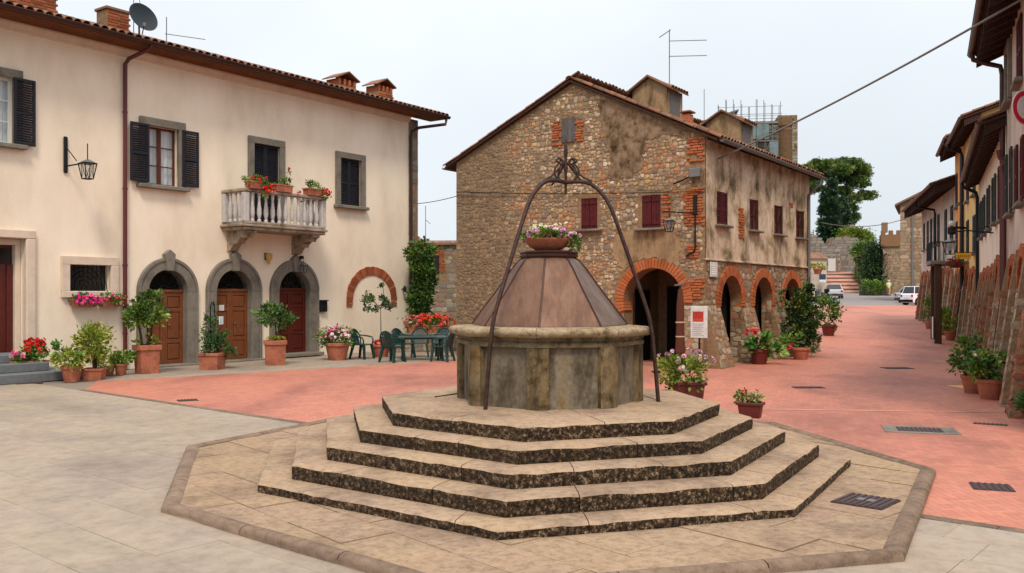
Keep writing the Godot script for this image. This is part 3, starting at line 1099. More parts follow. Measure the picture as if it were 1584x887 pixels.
	for i in 4:
		b = MB.new()
		var ang: float = [2.6, 0.35, 4.2, 5.7][i]
		var u := Vector3(cos(ang), 0, sin(ang))
		var pts := []
		for s in 30:
			var f := s / 29.0
			if f < 0.5:
				var h := f * 2.0
				pts.append(hub + u * lerpf(0.1, 0.17, sin(h * PI)) * (1.0 - 0.2 * h) + Vector3(0, 0.02 + 0.2 * h, 0))
			else:
				var a := (f - 0.5) * 2.0 * 4.6
				var rad := 0.055 * (1.0 - 0.62 * (f - 0.5) * 2.0)
				pts.append(hub + u * (0.09 + cos(a) * rad - 0.01) + Vector3(0, 0.22 + sin(a) * rad, 0))
		b.tube(pts, 0.011, 6)
		part(b, "scroll", M.rusty_iron, fr, true)
		b = MB.new()
		b.tube([hub + u * 0.3 + Vector3(0, 0.0, 0), hub + u * 0.2 + Vector3(0, 0.05, 0), hub + u * 0.1 + Vector3(0, 0.14, 0), hub + u * 0.02 + Vector3(0, 0.22, 0)], 0.011, 6)
		part(b, "brace", M.rusty_iron, fr, true)


func cen3(p: Vector2, q: Vector2, inn: Vector2) -> Vector3:
	var m := (p + q) / 2 + inn * 0.07
	return Vector3(m.x, 0, -m.y)


# ---------- building pieces ----------
func wall_sheet(b: MB, x0: float, x1: float, y0: float, y1: float, holes: Array, depth: float, z := 0.0) -> void:
	# holes: [x0, x1, y0, y1, spring] with spring < 0 for a square head
	var xs := [x0, x1]
	var ys := [y0, y1]
	for h in holes:
		xs.append_array([h[0], h[1]])
		ys.append_array([h[2], h[3]])
	xs.sort()
	ys.sort()
	for i in xs.size() - 1:
		for j in ys.size() - 1:
			if xs[i + 1] - xs[i] < 1e-4 or ys[j + 1] - ys[j] < 1e-4:
				continue
			var m := Vector2((xs[i] + xs[i + 1]) / 2, (ys[j] + ys[j + 1]) / 2)
			var open := false
			for h in holes:
				if m.x > h[0] and m.x < h[1] and m.y > h[2] and m.y < h[3]:
					open = true
			if not open:
				b.quad(Vector3(xs[i], ys[j], z), Vector3(xs[i], ys[j + 1], z), Vector3(xs[i + 1], ys[j + 1], z), Vector3(xs[i + 1], ys[j], z))
	for h in holes:
		var path := []
		if h[4] < 0:
			path = [Vector2(h[0], h[2]), Vector2(h[0], h[3]), Vector2(h[1], h[3]), Vector2(h[1], h[2])]
		else:
			var c := Vector2((h[0] + h[1]) / 2, h[4])
			var rx: float = (h[1] - h[0]) / 2
			var ry: float = h[3] - h[4]
			path = [Vector2(h[0], h[2])]
			for i in 17:
				var a := PI - PI * i / 16.0
				path.append(c + Vector2(cos(a) * rx, sin(a) * ry))
			path.append(Vector2(h[1], h[2]))
			for i in range(1, 17):
				var p: Vector2 = path[i]
				var q: Vector2 = path[i + 1]
				b.quad(Vector3(p.x, p.y, z), Vector3(p.x, h[3], z), Vector3(q.x, h[3], z), Vector3(q.x, q.y, z))
		path.append(path[0])
		for i in path.size() - 1:
			var p: Vector2 = path[i]
			var q: Vector2 = path[i + 1]
			b.quad(Vector3(p.x, p.y, z), Vector3(q.x, q.y, z), Vector3(q.x, q.y, z - depth), Vector3(p.x, p.y, z - depth))


func shutter(xf: Transform3D, x0: float, x1: float, y0: float, y1: float, z: float, mat: String, parent: Node, planks := false) -> void:
	var b := MB.new()
	b.xf = xf
	b.col = Color.WHITE * rr(0.85, 1.15)
	var t := 0.06
	if planks:
		var n := maxi(2, int((x1 - x0) / 0.12))
		for i in n:
			b.bbox(Vector3(lerpf(x0, x1, (i + 0.5) / n), (y0 + y1) / 2, z), Vector3((x1 - x0) / n - 0.004, y1 - y0, 0.03), 0.005)
		for f in [0.15, 0.85]:
			b.bbox(Vector3((x0 + x1) / 2, lerpf(y0, y1, f), z + 0.022), Vector3(x1 - x0 - 0.02, 0.08, 0.02), 0.004)
	else:
		b.bbox(Vector3(x0 + t / 2, (y0 + y1) / 2, z), Vector3(t, y1 - y0, 0.045), 0.006)
		b.bbox(Vector3(x1 - t / 2, (y0 + y1) / 2, z), Vector3(t, y1 - y0, 0.045), 0.006)
		for y in [y0 + t / 2, y1 - t / 2, lerpf(y0, y1, 0.48)]:
			b.bbox(Vector3((x0 + x1) / 2, y, z), Vector3(x1 - x0 - 2 * t + 0.004, t, 0.042), 0.005)
		var n := int((y1 - y0 - 2 * t) / 0.055)
		for i in n:
			var y := y0 + t + (y1 - y0 - 2 * t) * (i + 0.5) / n
			var c := Vector3((x0 + x1) / 2, y, z)
			var w := (x1 - x0) / 2 - t + 0.002
			b.hexa([c + Vector3(-w, -0.026, 0.018), c + Vector3(w, -0.026, 0.018), c + Vector3(w, -0.02, 0.012), c + Vector3(-w, -0.02, 0.012), c + Vector3(-w, 0.02, -0.012), c + Vector3(w, 0.02, -0.012), c + Vector3(w, 0.026, -0.018), c + Vector3(-w, 0.026, -0.018)])
	part(b, "shutter", M[mat], parent)


func surround(xf: Transform3D, x0: float, x1: float, y0: float, y1: float, t: float, mat: String, parent: Node, sill := true, proud := 0.03) -> MeshInstance3D:
	var b := MB.new()
	b.xf = xf
	b.bbox(Vector3((x0 + x1) / 2, y1 + t / 2, proud / 2), Vector3(x1 - x0 + 2 * t, t, proud + 0.1), 0.008)
	for s in [x0 - t / 2, x1 + t / 2]:
		b.bbox(Vector3(s, (y0 + y1) / 2, proud / 2), Vector3(t, y1 - y0, proud + 0.096), 0.008)
	var o := part(b, "window_surround", M[mat], parent)
	if sill:
		b = MB.new()
		b.xf = xf
		b.bbox(Vector3((x0 + x1) / 2, y0 - 0.05, 0.06), Vector3(x1 - x0 + 2 * t + 0.14, 0.1, 0.24), 0.015)
		part(b, "sill", M[mat], parent)
	return o


func sash_window(xf: Transform3D, x0: float, x1: float, y0: float, y1: float, z: float, rows: int, frame: String, parent: Node) -> void:
	var b := MB.new()
	b.xf = xf
	var t := 0.055
	var m := (x0 + x1) / 2
	for x in [x0 + t / 2, m - t / 2, m + t / 2, x1 - t / 2]:
		b.bbox(Vector3(x, (y0 + y1) / 2, z), Vector3(t - 0.002, y1 - y0, 0.05), 0.006)
	for s in [[x0 + t, m - t], [m + t, x1 - t]]:
		for i in rows + 1:
			var y := lerpf(y0 + t / 2, y1 - t / 2, float(i) / rows)
			var h := t if i == 0 or i == rows else 0.028
			b.bbox(Vector3((s[0] + s[1]) / 2, y, z), Vector3(s[1] - s[0] + 0.002, h, 0.044), 0.004)
	var f := part(b, "window_frame", M[frame], parent)
	for s in [[x0 + t, m - t], [m + t, x1 - t]]:
		for i in rows:
			b = MB.new()
			b.xf = xf
			var ya := lerpf(y0 + t / 2, y1 - t / 2, float(i) / rows)
			var yb := lerpf(y0 + t / 2, y1 - t / 2, float(i + 1) / rows)
			b.quad(Vector3(s[0], ya, z - 0.003), Vector3(s[0], yb, z - 0.003), Vector3(s[1], yb, z - 0.003), Vector3(s[1], ya, z - 0.003))
			part(b, "pane", M.glass, f)
	b = MB.new()
	b.xf = xf
	var n := 24
	for i in n:
		var u0 := float(i) / n
		var u1 := float(i + 1) / n
		b.quad(Vector3(lerpf(x0, x1, u0), y0, z - 0.1 + 0.02 * sin(u0 * 40)), Vector3(lerpf(x0, x1, u0), y1, z - 0.1 + 0.02 * sin(u0 * 40)), Vector3(lerpf(x0, x1, u1), y1, z - 0.1 + 0.02 * sin(u1 * 40)), Vector3(lerpf(x0, x1, u1), y0, z - 0.1 + 0.02 * sin(u1 * 40)))
	part(b, "curtain", M.curtain, parent, true)


func tile_mesh() -> ArrayMesh:  # a barrel tile, wide end at the eave (0,0,0), running along -z for 0.44 m
	var b := MB.new()
	var n := 7
	for i in n:
		var a0 := PI * i / n
		var a1 := PI * (i + 1) / n
		var p := func(a: float, r: float, z: float) -> Vector3: return Vector3(-cos(a) * r, sin(a) * r * 0.8, z)
		b.quad(p.call(a0, 0.095, 0), p.call(a0, 0.075, -0.44), p.call(a1, 0.075, -0.44), p.call(a1, 0.095, 0))
		b.quad(p.call(a0, 0.08, 0), p.call(a0, 0.095, 0), p.call(a1, 0.095, 0), p.call(a1, 0.08, 0))
		b.quad(p.call(a0, 0.08, 0), p.call(a1, 0.08, 0), p.call(a1, 0.062, -0.44), p.call(a0, 0.062, -0.44))
	var m := b.mesh(false)
	m.surface_set_material(0, M.tile)
	return m


func tile_color() -> Color:
	var t: Color = [Color(1, 1, 1), Color(0.95, 0.8, 0.72), Color(0.72, 0.72, 0.7), Color(1.08, 0.86, 0.72), Color(0.62, 0.62, 0.58), Color(1.0, 0.9, 0.8)][rng.randi() % 6]
	return t * rr(0.8, 1.08)


func roof_plane(parent: Node, o: Vector3, along: Vector3, up: Vector3, w: float, l: float, singles := 2) -> void:
	# o: eave corner; covers and channels of barrel tiles; the first courses singly
	var x := along.normalized()
	var z := -up.normalized()
	var y := z.cross(x).normalized()
	if y.y < 0:
		y = -y
	var b := MB.new()
	b.hexa([o - y * 0.05, o + x * w - y * 0.05, o + x * w - z * l - y * 0.05, o - z * l - y * 0.05, o, o + x * w, o + x * w - z * l, o - z * l])
	part(b, "roof_deck", M.dark_wood, parent)
	var step := 0.215
	var n := int(w / step)
	step = w / n
	var c := int(l / 0.37) + 1
	var xs := []
	var cs := []
	for i in n:
		for j in c:
			for lay in 2:
				var at := o + x * (step * (i + 0.5 + (0.5 if lay == 0 else 0.0))) - z * (j * 0.37 - 0.05 + rr(-0.015, 0.015)) + y * (0.055 if lay == 1 else 0.062)
				if lay == 0 and i == n - 1:
					continue
				var tw := rr(-0.05, 0.05)
				var bs := Basis(x, y, z).rotated(y, tw)
				if lay == 0:
					bs = Basis(-bs.x, -bs.y, bs.z)
				var tf := Transform3D(bs, at + y * (rr(-0.006, 0.006)))
				if j < singles and lay == 1:
					var ti := inst(tiles[rng.randi() % tiles.size()], "roof_tile", parent, tf)
				else:
					xs.append(tf)
					cs.append(tile_color())
	stuff(many(parent, "roof_tiles", tiles[0], xs, cs))


var tiles := []


func make_tiles() -> void:
	for i in 8:
		var m := tile_mesh()
		if i:
			var a := m.surface_get_arrays(0)
			var k: PackedColorArray = a[Mesh.ARRAY_COLOR]
			var t := tile_color()
			for j in k.size():
				k[j] = t
			a[Mesh.ARRAY_COLOR] = k
			m = ArrayMesh.new()
			m.add_surface_from_arrays(Mesh.PRIMITIVE_TRIANGLES, a)
			m.surface_set_material(0, M.tile)
		tiles.append(m)


func gutter(parent: Node, a: Vector3, c: Vector3, out: Vector3, mat: String, r := 0.075) -> void:
	var b := MB.new()
	var n := 8
	for i in n:
		var t0 := PI + PI * i / n
		var t1 := PI + PI * (i + 1) / n
		var p := func(t: float, q: float) -> Vector3: return out * cos(t) * q + Vector3(0, sin(t) * q, 0)
		b.quad(a + p.call(t0, r), a + p.call(t1, r), c + p.call(t1, r), c + p.call(t0, r))
		b.quad(a + p.call(t0, r - 0.012), c + p.call(t0, r - 0.012), c + p.call(t1, r - 0.012), a + p.call(t1, r - 0.012))
		for e in [a, c]:
			b.tri(e, e + p.call(t0, r), e + p.call(t1, r))
	for s in [1, -1]:
		b.tube([a + out * r * s, c + out * r * s], 0.012, 6)
	part(b, "gutter", M[mat], parent, true)


func voussoirs(parent: Node, xf: Transform3D, c: Vector2, rx: float, ry: float, t: float, a0: float, a1: float, n: int, z0: float, z1: float, tones: Array, called := "brick") -> void:
	for i in n:
		var b := MB.new()
		b.xf = xf
		b.col = tint(tones[rng.randi() % tones.size()], 0.15)
		var g := (a1 - a0) / n * 0.06
		var u := lerpf(a0, a1, float(i) / n) + g
		var w := lerpf(a0, a1, float(i + 1) / n) - g
		var tt := t + rr(-0.01, 0.01)
		var p := PackedVector2Array([c + Vector2(cos(u) * rx, sin(u) * ry), c + Vector2(cos(u) * (rx + tt), sin(u) * (ry + tt)), c + Vector2(cos(w) * (rx + tt), sin(w) * (ry + tt)), c + Vector2(cos(w) * rx, sin(w) * ry)])
		b.pillow(p, z0, z1 + rr(-0.005, 0.005), 0.008)
		part(b, called, M.brick, parent)


func brick_patch(parent: Node, xf: Transform3D, x0: float, x1: float, y0: float, y1: float, tones: Array, ragged := 0.06) -> void:
	var y := y0
	var r := 0
	while y < y1:
		var x := x0 + rr(-ragged, ragged) - (0.12 if r % 2 else 0.0)
		var e := x1 + rr(-ragged, ragged)
		while x < e - 0.05:
			var l := minf(rr(0.21, 0.26), e - x)
			var a := maxf(x, x0 - ragged)
			if x + l - a > 0.05 and (ragged == 0.0 or rng.randf() < 0.86):
				var b := MB.new()
				b.xf = xf
				b.col = tint(tones[rng.randi() % tones.size()], 0.18)
				b.bbox(Vector3((a + x + l) / 2 - 0.005, y + 0.03, 0.012), Vector3(x + l - a - 0.014, 0.055 + rr(-0.004, 0.004), 0.05 + rr(-0.01, 0.01)), 0.008)
				part(b, "brick", M.brick, parent)
			x += l
		y += 0.07
		r += 1


const B_ORANGE := [Color(1.08, 0.9, 0.6), Color(0.92, 0.78, 0.6), Color(1.15, 1.08, 0.8), Color(0.78, 0.68, 0.6), Color(1.0, 1.05, 1.0)]
const B_RED := [Color(0.82, 0.72, 0.68), Color(0.72, 0.62, 0.58), Color(0.92, 0.85, 0.78), Color(0.64, 0.54, 0.5)]
var pile := []  # stones waiting to be built: [area, polygon, xf, z, colour]


func rubble(xf: Transform3D, x0: float, x1: float, y0: float, y1: float, keep: Callable, tone: Callable, hmin := 0.1, hmax := 0.22, lmin := 0.13, lmax := 0.4) -> void:
	var y := y0
	while y < y1:
		var h := rr(hmin, hmax)
		var x := x0 - rr(0, 0.2)
		while x < x1:
			var l := rr(lmin, lmax) * (0.7 + h * 2.0)
			var dy := rr(-0.03, 0.03)
			var c := Vector2(x + l / 2, y + h / 2 + dy)
			if c.x > x0 + 0.04 and c.x < x1 - 0.04 and keep.call(c):
				var n := 6 + rng.randi() % 3
				var p := PackedVector2Array()
				var sq := rr(0.75, 1.0)
				for i in n:
					var a := TAU * (i + rr(-0.34, 0.34)) / n + rr(0.6, 1.0)
					var e := Vector2(cos(a), sin(a))
					e /= lerpf(1.0, maxf(absf(e.x), absf(e.y)), sq)
					p.append(Vector2(clampf(c.x + e.x * (l / 2 - 0.004) * rr(0.86, 1.06), x0, x1), c.y + e.y * (h / 2 - 0.003) * rr(0.86, 1.1)))
				pile.append([l * h, p, xf, rr(0.002, 0.016), tone.call(c)])
			x += l
		y += h


func build_pile(parent: Node, most := 300) -> void:
	pile.sort_custom(func(a, b): return a[0] > b[0])
	var rest := MB.new()
	for i in pile.size():
		var s: Array = pile[i]
		var b := MB.new() if i < most else rest
		b.xf = s[2]
		b.col = s[4]
		b.pillow(s[1], -0.02, s[3], 0.009)
		if i < most:
			part(b, "stone", M.stone, parent, true)
	if rest.v.size():
		stuff(part(rest, "small_stones", M.stone, parent, true))
	pile.clear()


# ---------- cream house on the left ----------
func arch_door(h: Node, cx: float, rin: float, rout: float, spring: float, base: float, leaf_top: float, mat: String, tip: float) -> void:
	var I := Transform3D.IDENTITY
	# stone surround: jambs and ring, then an inner moulding and keystone
	var b := MB.new()
	for s in [-1.0, 1.0]:
		b.bbox(Vector3(cx + s * (rin + rout) / 2, (base + spring) / 2, 0.03), Vector3(rout - rin, spring - base, 0.1), 0.012)
		b.bbox(Vector3(cx + s * (rout - 0.035), (base + spring) / 2, 0.085), Vector3(0.07, spring - base, 0.05), 0.012)
		b.bbox(Vector3(cx + s * (rin + 0.02), (base + spring) / 2, 0.0), Vector3(0.06, spring - base, 0.12), 0.012)
	b.arc_band(Vector2(cx, spring), rin, rout, 0, PI, 28, -0.02, 0.08)
	b.arc_band(Vector2(cx, spring), rout - 0.07, rout, 0, PI, 28, 0.08, 0.11)
	b.arc_band(Vector2(cx, spring), rin - 0.012, rin + 0.05, 0, PI, 28, -0.31, 0.06)
	for s in [-1.0, 1.0]:
		b.box(Vector3(cx + s * (rin + 0.005), (base + spring) / 2, -0.18), Vector3(0.034, spring - base, 0.25))
	var sur := part(b, "door_surround", M.pietra, h, true)
	b = MB.new()
	b.ext(PackedVector2Array([Vector2(cx - 0.09, spring + rin - 0.03), Vector2(cx + 0.09, spring + rin - 0.03), Vector2(cx + 0.15, tip - 0.12), Vector2(cx + 0.05, tip - 0.04), Vector2(cx, tip), Vector2(cx - 0.05, tip - 0.04), Vector2(cx - 0.15, tip - 0.12)]), 0.0, 0.16)
	part(b, "keystone", M.pietra, sur)
	b = MB.new()
	b.bbox(Vector3(cx, base - 0.02, 0.06), Vector3(rout * 2 + 0.05, 0.1, 0.5), 0.012)
	part(b, "threshold", M.pietra, h)
	# two leaves with three sunk panels each
	var z := -0.17
	b = MB.new()
	for s in [-1.0, 1.0]:
		var a: float = cx + minf(0.0, s * rin)
		var e: float = cx + maxf(0.0, s * rin)
		b.box(Vector3((a + e) / 2, (base + leaf_top) / 2, z - 0.02), Vector3(e - a - 0.004, leaf_top - base, 0.03))
		for x in [a + 0.05, e - 0.05]:
			b.bbox(Vector3(x, (base + leaf_top) / 2, z + 0.012), Vector3(0.096, leaf_top - base - 0.004, 0.035), 0.006)
		for y in [base + 0.08, base + 0.62, base + 1.44, leaf_top - 0.06]:
			b.bbox(Vector3((a + e) / 2, y, z + 0.01), Vector3(e - a - 0.19, 0.1, 0.032), 0.006)
	b.bbox(Vector3(cx, (base + leaf_top) / 2, z + 0.035), Vector3(0.05, leaf_top - base - 0.006, 0.02), 0.006)
	b.bbox(Vector3(cx, leaf_top + 0.03, z + 0.01), Vector3(rin * 2, 0.08, 0.09), 0.01)
	var d := part(b, "door", M[mat], h)
	for s in [-1.0, 1.0]:
		for r in [[0.15, 0.55], [0.69, 1.37], [1.51, leaf_top - base - 0.13]]:
			b = MB.new()
			b.col = Color.WHITE * rr(0.92, 1.08)
			b.bbox(Vector3(cx + s * rin / 2, base + (r[0] + r[1]) / 2, z + 0.006), Vector3(rin - 0.25, r[1] - r[0], 0.03), 0.02)
			part(b, "panel", M[mat], d)
	b = MB.new()
	b.lathe([Vector2(0, 0.06), Vector2(0.018, 0.05), Vector2(0.022, 0.03), Vector2(0.01, 0.0)], 10)
	var knob := part(b, "handle", M.zinc, d, true)
	knob.transform = Transform3D(Basis(Vector3.RIGHT, PI / 2), Vector3(cx + 0.14, base + 1.05, z + 0.02))
	# fanlight
	b = MB.new()
	var pts := PackedVector2Array()
	for i in 17:
		pts.append(Vector2(cx, spring) + Vector2(cos(PI * i / 16), sin(PI * i / 16)) * rin)
	pts.append(Vector2(cx - rin, leaf_top + 0.05))
	pts.append(Vector2(cx + rin, leaf_top + 0.05))
	b.ext(pts, z - 0.04, z - 0.03)
	var fl := part(b, "fanlight", M.dark_glass, h)
	b = MB.new()
	for i in 7:
		var a := PI * (i + 0.5) / 7
		var u := Vector3(cos(a), sin(a), 0)
		b.tube([Vector3(cx, leaf_top + 0.08, z) + u * 0.08, Vector3(cx, leaf_top + 0.08, z) + u * (rin - 0.06)], 0.009, 5)
		var ring := []
		for j in 11:
			ring.append(Vector3(cx, leaf_top + 0.08, z) + u * rin * 0.62 + Vector3(cos(TAU * j / 10.0), sin(TAU * j / 10.0), 0) * 0.055)
		b.tube(ring, 0.007, 5)
	for q in [0.2, 0.95]:
		var ring := []
		for j in 17:
			ring.append(Vector3(cx + cos(PI * j / 16) * rin * q, leaf_top + 0.08 + sin(PI * j / 16) * (rin - 0.04) * q, z))
		b.tube(ring, 0.009, 5)
	part(b, "grille", M.iron, fl)


func cream_house() -> Node3D:
	var h := thing("cream_house", "long cream plastered house with three arched doors, balcony and brown eaves", "house", P(-13.632, 0, 16.972), atan2(0.816, 0.579))
	var I := Transform3D.IDENTITY
	var b := MB.new()
	var holes := [[3.3, 4.14, 5.24, 6.72, -1.0], [7.44, 8.36, 4.68, 6.19, -1.0], [10.8, 11.73, 3.78, 6.19, -1.0], [14.16, 15.07, 4.7, 6.19, -1.0], [5.43, 6.46, 1.95, 2.58, -1.0], [2.7, 4.4, 0.0, 3.13, -1.0]]
	for d in [[8.05, 0.58, 1.94, 0.02], [10.13, 0.6, 1.96, 0.02], [12.3, 0.6, 1.98, 0.06]]:
		holes.append([d[0] - d[1], d[0] + d[1], 0.0, d[2] + d[1], d[2]])
	wall_sheet(b, -3.0, 17.4, 0.0, 7.96, holes, 0.32)
	b.quad(Vector3(-3, 0, 0), Vector3(-3, 7.96, 0), Vector3(-3, 7.96, -9), Vector3(-3, 0, -9))
	b.quad(Vector3(17.4, 0, 0), Vector3(17.4, 7.96, 0), Vector3(17.4, 7.96, -9), Vector3(17.4, 0, -9))
	b.quad(Vector3(-3, 0, -9), Vector3(-3, 7.96, -9), Vector3(17.4, 7.96, -9), Vector3(17.4, 0, -9))
	part(b, "wall", M.cream, h)
	# cove under the eaves
	b = MB.new()
	b.ext(PackedVector2Array([Vector2(0, 7.79), Vector2(0.05, 7.81), Vector2(0.06, 7.86), Vector2(0.12, 7.95), Vector2(0.12, 7.99), Vector2(-0.05, 7.99), Vector2(-0.05, 7.79)]), -3.0, 17.4)
	for i in b.v.size():  # profile (out, up) swept along x
		b.v[i] = Vector3(b.v[i].z, b.v[i].y, b.v[i].x)
	part(b, "cornice", M.cream_trim, h)
	b = MB.new()
	for r in 4:
		var x := -3.4
		while x < 18.5:
			var l := minf(rr(2.0, 3.2), 18.5 - x)
			b = MB.new()
			b.col = Color.WHITE * rr(0.9, 1.08)
			b.bbox(Vector3(x + l / 2, 8.01, 0.14 + r * 0.185), Vector3(l - 0.006, 0.04, 0.18), 0.005)
			part(b, "soffit_board", M.soffit, h)
			x += l
	roof_plane(h, Vector3(-3.4, 8.06, 0.82), Vector3.RIGHT, Vector3(0, 1.65, -5.2).normalized(), 21.9, 5.4, 3)
	b = MB.new()
	b.hexa([Vector3(-3.4, 8.02, -4.2), Vector3(18.5, 8.02, -4.2), Vector3(18.5, 8.02, -9.6), Vector3(-3.4, 8.02, -9.6), Vector3(-3.4, 9.64, -4.3), Vector3(18.5, 9.64, -4.3), Vector3(18.5, 8.1, -9.6), Vector3(-3.4, 8.1, -9.6)])
	part(b, "rear_roof", M.tile, h)
	gutter(h, Vector3(-3.4, 8.07, 0.86), Vector3(18.55, 8.07, 0.86), Vector3(0, 0, 1), "copper_brown", 0.08)
	b = MB.new()
	b.tube([Vector3(7.05, 8.0, 0.86), Vector3(7.05, 7.93, 0.84), Vector3(6.85, 7.72, 0.2), Vector3(6.82, 7.6, 0.09), Vector3(6.82, 4.0, 0.08), Vector3(6.82, 0.02, 0.08)], 0.052, 10)
	for y in [0.9, 2.6, 4.5, 6.4]:
		b.tube([Vector3(6.82, y - 0.02, 0.08), Vector3(6.82, y + 0.02, 0.08)], 0.064, 10)
	part(b, "downpipe", M.maroon_pipe, h, true)
	b = MB.new()
	b.tube([Vector3(18.4, 8.0, 0.86), Vector3(18.38, 7.8, 0.84), Vector3(17.6, 7.62, 0.3), Vector3(17.47, 7.5, 0.1), Vector3(17.44, 7.3, 0.08), Vector3(17.44, 4.0, 0.08), Vector3(17.44, 0.02, 0.08)], 0.055, 10)
	part(b, "downpipe", M.copper_brown, h, true)
	# stone pier behind the corner
	b = MB.new()
	b.span(Vector3(17.4, 0, -0.9), Vector3(18.02, 7.98, -0.12))
	var pier := part(b, "corner_pier", M.mortar, h)
	var px := Transform3D(Basis.IDENTITY, Vector3(0, 0, -0.12))
	var side := Transform3D(Basis(Vector3(0, 0, -1), Vector3.UP, Vector3.RIGHT), Vector3(18.02, 0, -0.12))
	rubble(px, 17.44, 18.02, 0.0, 7.95, func(_c): return true, func(_c): return tint([Color(0.3, 0.27, 0.22), Color(0.36, 0.31, 0.25), Color(0.26, 0.24, 0.2)][rng.randi() % 3], 0.2), 0.16, 0.3, 0.25, 0.5)
	build_pile(pier, 60)

	# windows
	surround(I, 3.3, 4.14, 5.24, 6.72, 0.2, "pietra", h)
	sash_window(I, 3.3, 4.14, 5.24, 6.72, -0.12, 3, "white_frame", h)
	shutter(I, 4.12, 4.6, 5.24, 6.74, 0.1, "shutter_dark", h)
	shutter(I, 2.84, 3.3, 5.24, 6.74, 0.1, "shutter_dark", h)
	surround(I, 7.44, 8.36, 4.68, 6.19, 0.2, "pietra", h)
	sash_window(I, 7.44, 8.36, 4.68, 6.19, -0.15, 3, "sash", h)
	shutter(I, 6.95, 7.47, 4.72, 6.2, 0.1, "shutter_dark", h)
	shutter(I, 8.44, 8.93, 4.72, 6.2, 0.1, "shutter_dark", h)
	surround(I, 10.8, 11.73, 3.78, 6.19, 0.19, "pietra", h, false)
	shutter(I, 10.8, 11.26, 3.8, 6.18, -0.05, "shutter_dark", h)
	shutter(I, 11.27, 11.73, 3.8, 6.18, -0.05, "shutter_dark", h)
	surround(I, 14.16, 15.07, 4.7, 6.19, 0.19, "pietra", h)
	shutter(I, 14.16, 14.61, 4.71, 6.18, -0.06, "shutter_dark", h)
	shutter(I, 14.62, 15.07, 4.71, 6.18, -0.06, "shutter_dark", h)
	# low barred window
	surround(I, 5.43, 6.46, 1.95, 2.58, 0.2, "cream_trim", h, false)
	b = MB.new()
	b.bbox(Vector3(5.945, 1.87, 0.025), Vector3(1.42, 0.15, 0.14), 0.01)
	part(b, "sill", M.cream_trim, h)
	b = MB.new()
	b.box(Vector3(5.945, 2.265, -0.2), Vector3(1.03, 0.63, 0.02))
	var lw := part(b, "window", M.dark_glass, h)
	b = MB.new()
	for i in 9:
		b.tube([Vector3(5.5 + i * 0.112, 1.95, -0.1), Vector3(5.5 + i * 0.112, 2.58, -0.1)], 0.009, 6)
	for i in 5:
		var arc := []
		for j in 13:
			var a := PI * j / 12
			arc.append(Vector3(5.945 + cos(a) * (0.1 + 0.1 * i), 1.98 + sin(a) * (0.12 + 0.11 * i), -0.09))
		b.tube(arc, 0.008, 5)
	part(b, "grille", M.iron, lw)

	# doors
	arch_door(h, 8.05, 0.58, 0.88, 1.94, 0.02, 1.93, "door_oak", 3.03)
	arch_door(h, 10.13, 0.6, 0.92, 1.96, 0.02, 1.96, "door_oak", 3.08)
	arch_door(h, 12.3, 0.6, 0.92, 1.98, 0.1, 2.0, "door_red", 3.05)
	b = MB.new()
	b.bbox(Vector3(9.83, 1.5, -0.128), Vector3(0.17, 0.16, 0.006), 0.002)
	part(b, "notice", M.white_paint, h)
	var sy := 1.45
	for c in [Color(0.5, 0.02, 0.05), Color(0.65, 0.35, 0.03), Color(0.6, 0.03, 0.04)]:
		b = MB.new()
		b.col = c
		b.lathe([Vector2(0, 0.004), Vector2(0.075, 0.003), Vector2(0.08, 0)], 20)
		var s := part(b, "sticker", M.plain, h)
		s.transform = Transform3D(Basis(Vector3.RIGHT, PI / 2), Vector3(9.66, sy, -0.136))
		sy -= 0.24
	# large doorway at the far left with its flight of three steps
	b = MB.new()
	for e in [[4.4, 4.62, 0.0, 3.13, 0.08], [4.28, 4.4, 0.0, 3.0, -0.18], [2.48, 2.7, 0.0, 3.13, 0.08]]:
		b.bbox(Vector3((e[0] + e[1]) / 2, (e[2] + e[3]) / 2, e[4] - 0.08), Vector3(e[1] - e[0], e[3] - e[2], 0.2), 0.02)
	b.bbox(Vector3(3.55, 3.23, 0.0), Vector3(2.14, 0.2, 0.2), 0.02)
	b.bbox(Vector3(3.55, 3.06, -0.25), Vector3(1.7, 0.14, 0.2), 0.02)
	part(b, "door_surround", M.cream_trim, h)
	b = MB.new()
	b.box(Vector3(3.5, 1.6, -0.34), Vector3(1.6, 2.8, 0.04))
	b.bbox(Vector3(4.22, 1.55, -0.3), Vector3(0.14, 2.0, 0.06), 0.01)
	var d0 := part(b, "door", M.door_red, h)
	b = MB.new()
	b.box(Vector3(3.6, 2.74, -0.31), Vector3(1.3, 0.36, 0.02))
	part(b, "pane", M.dark_glass, d0)
	for s in [[0.0, 0.2, 1.62, 5.0], [0.2, 0.39, 1.2, 4.35], [0.39, 0.57, 0.85, 4.3]]:
		b = MB.new()
		b.bbox(Vector3((1.8 + s[3]) / 2, (s[0] + s[1]) / 2, s[2] / 2), Vector3(s[3] - 1.8, s[1] - s[0], s[2]), 0.015)
		part(b, "step", M.step_grey, h)

	# balcony
	b = MB.new()
	b.bbox(Vector3(11.2, 3.75, 0.5), Vector3(3.05, 0.07, 1.02), 0.015)
	b.bbox(Vector3(11.2, 3.67, 0.48), Vector3(2.95, 0.09, 0.97), 0.02)
	var bal := part(b, "balcony", M.pale_stone, h)
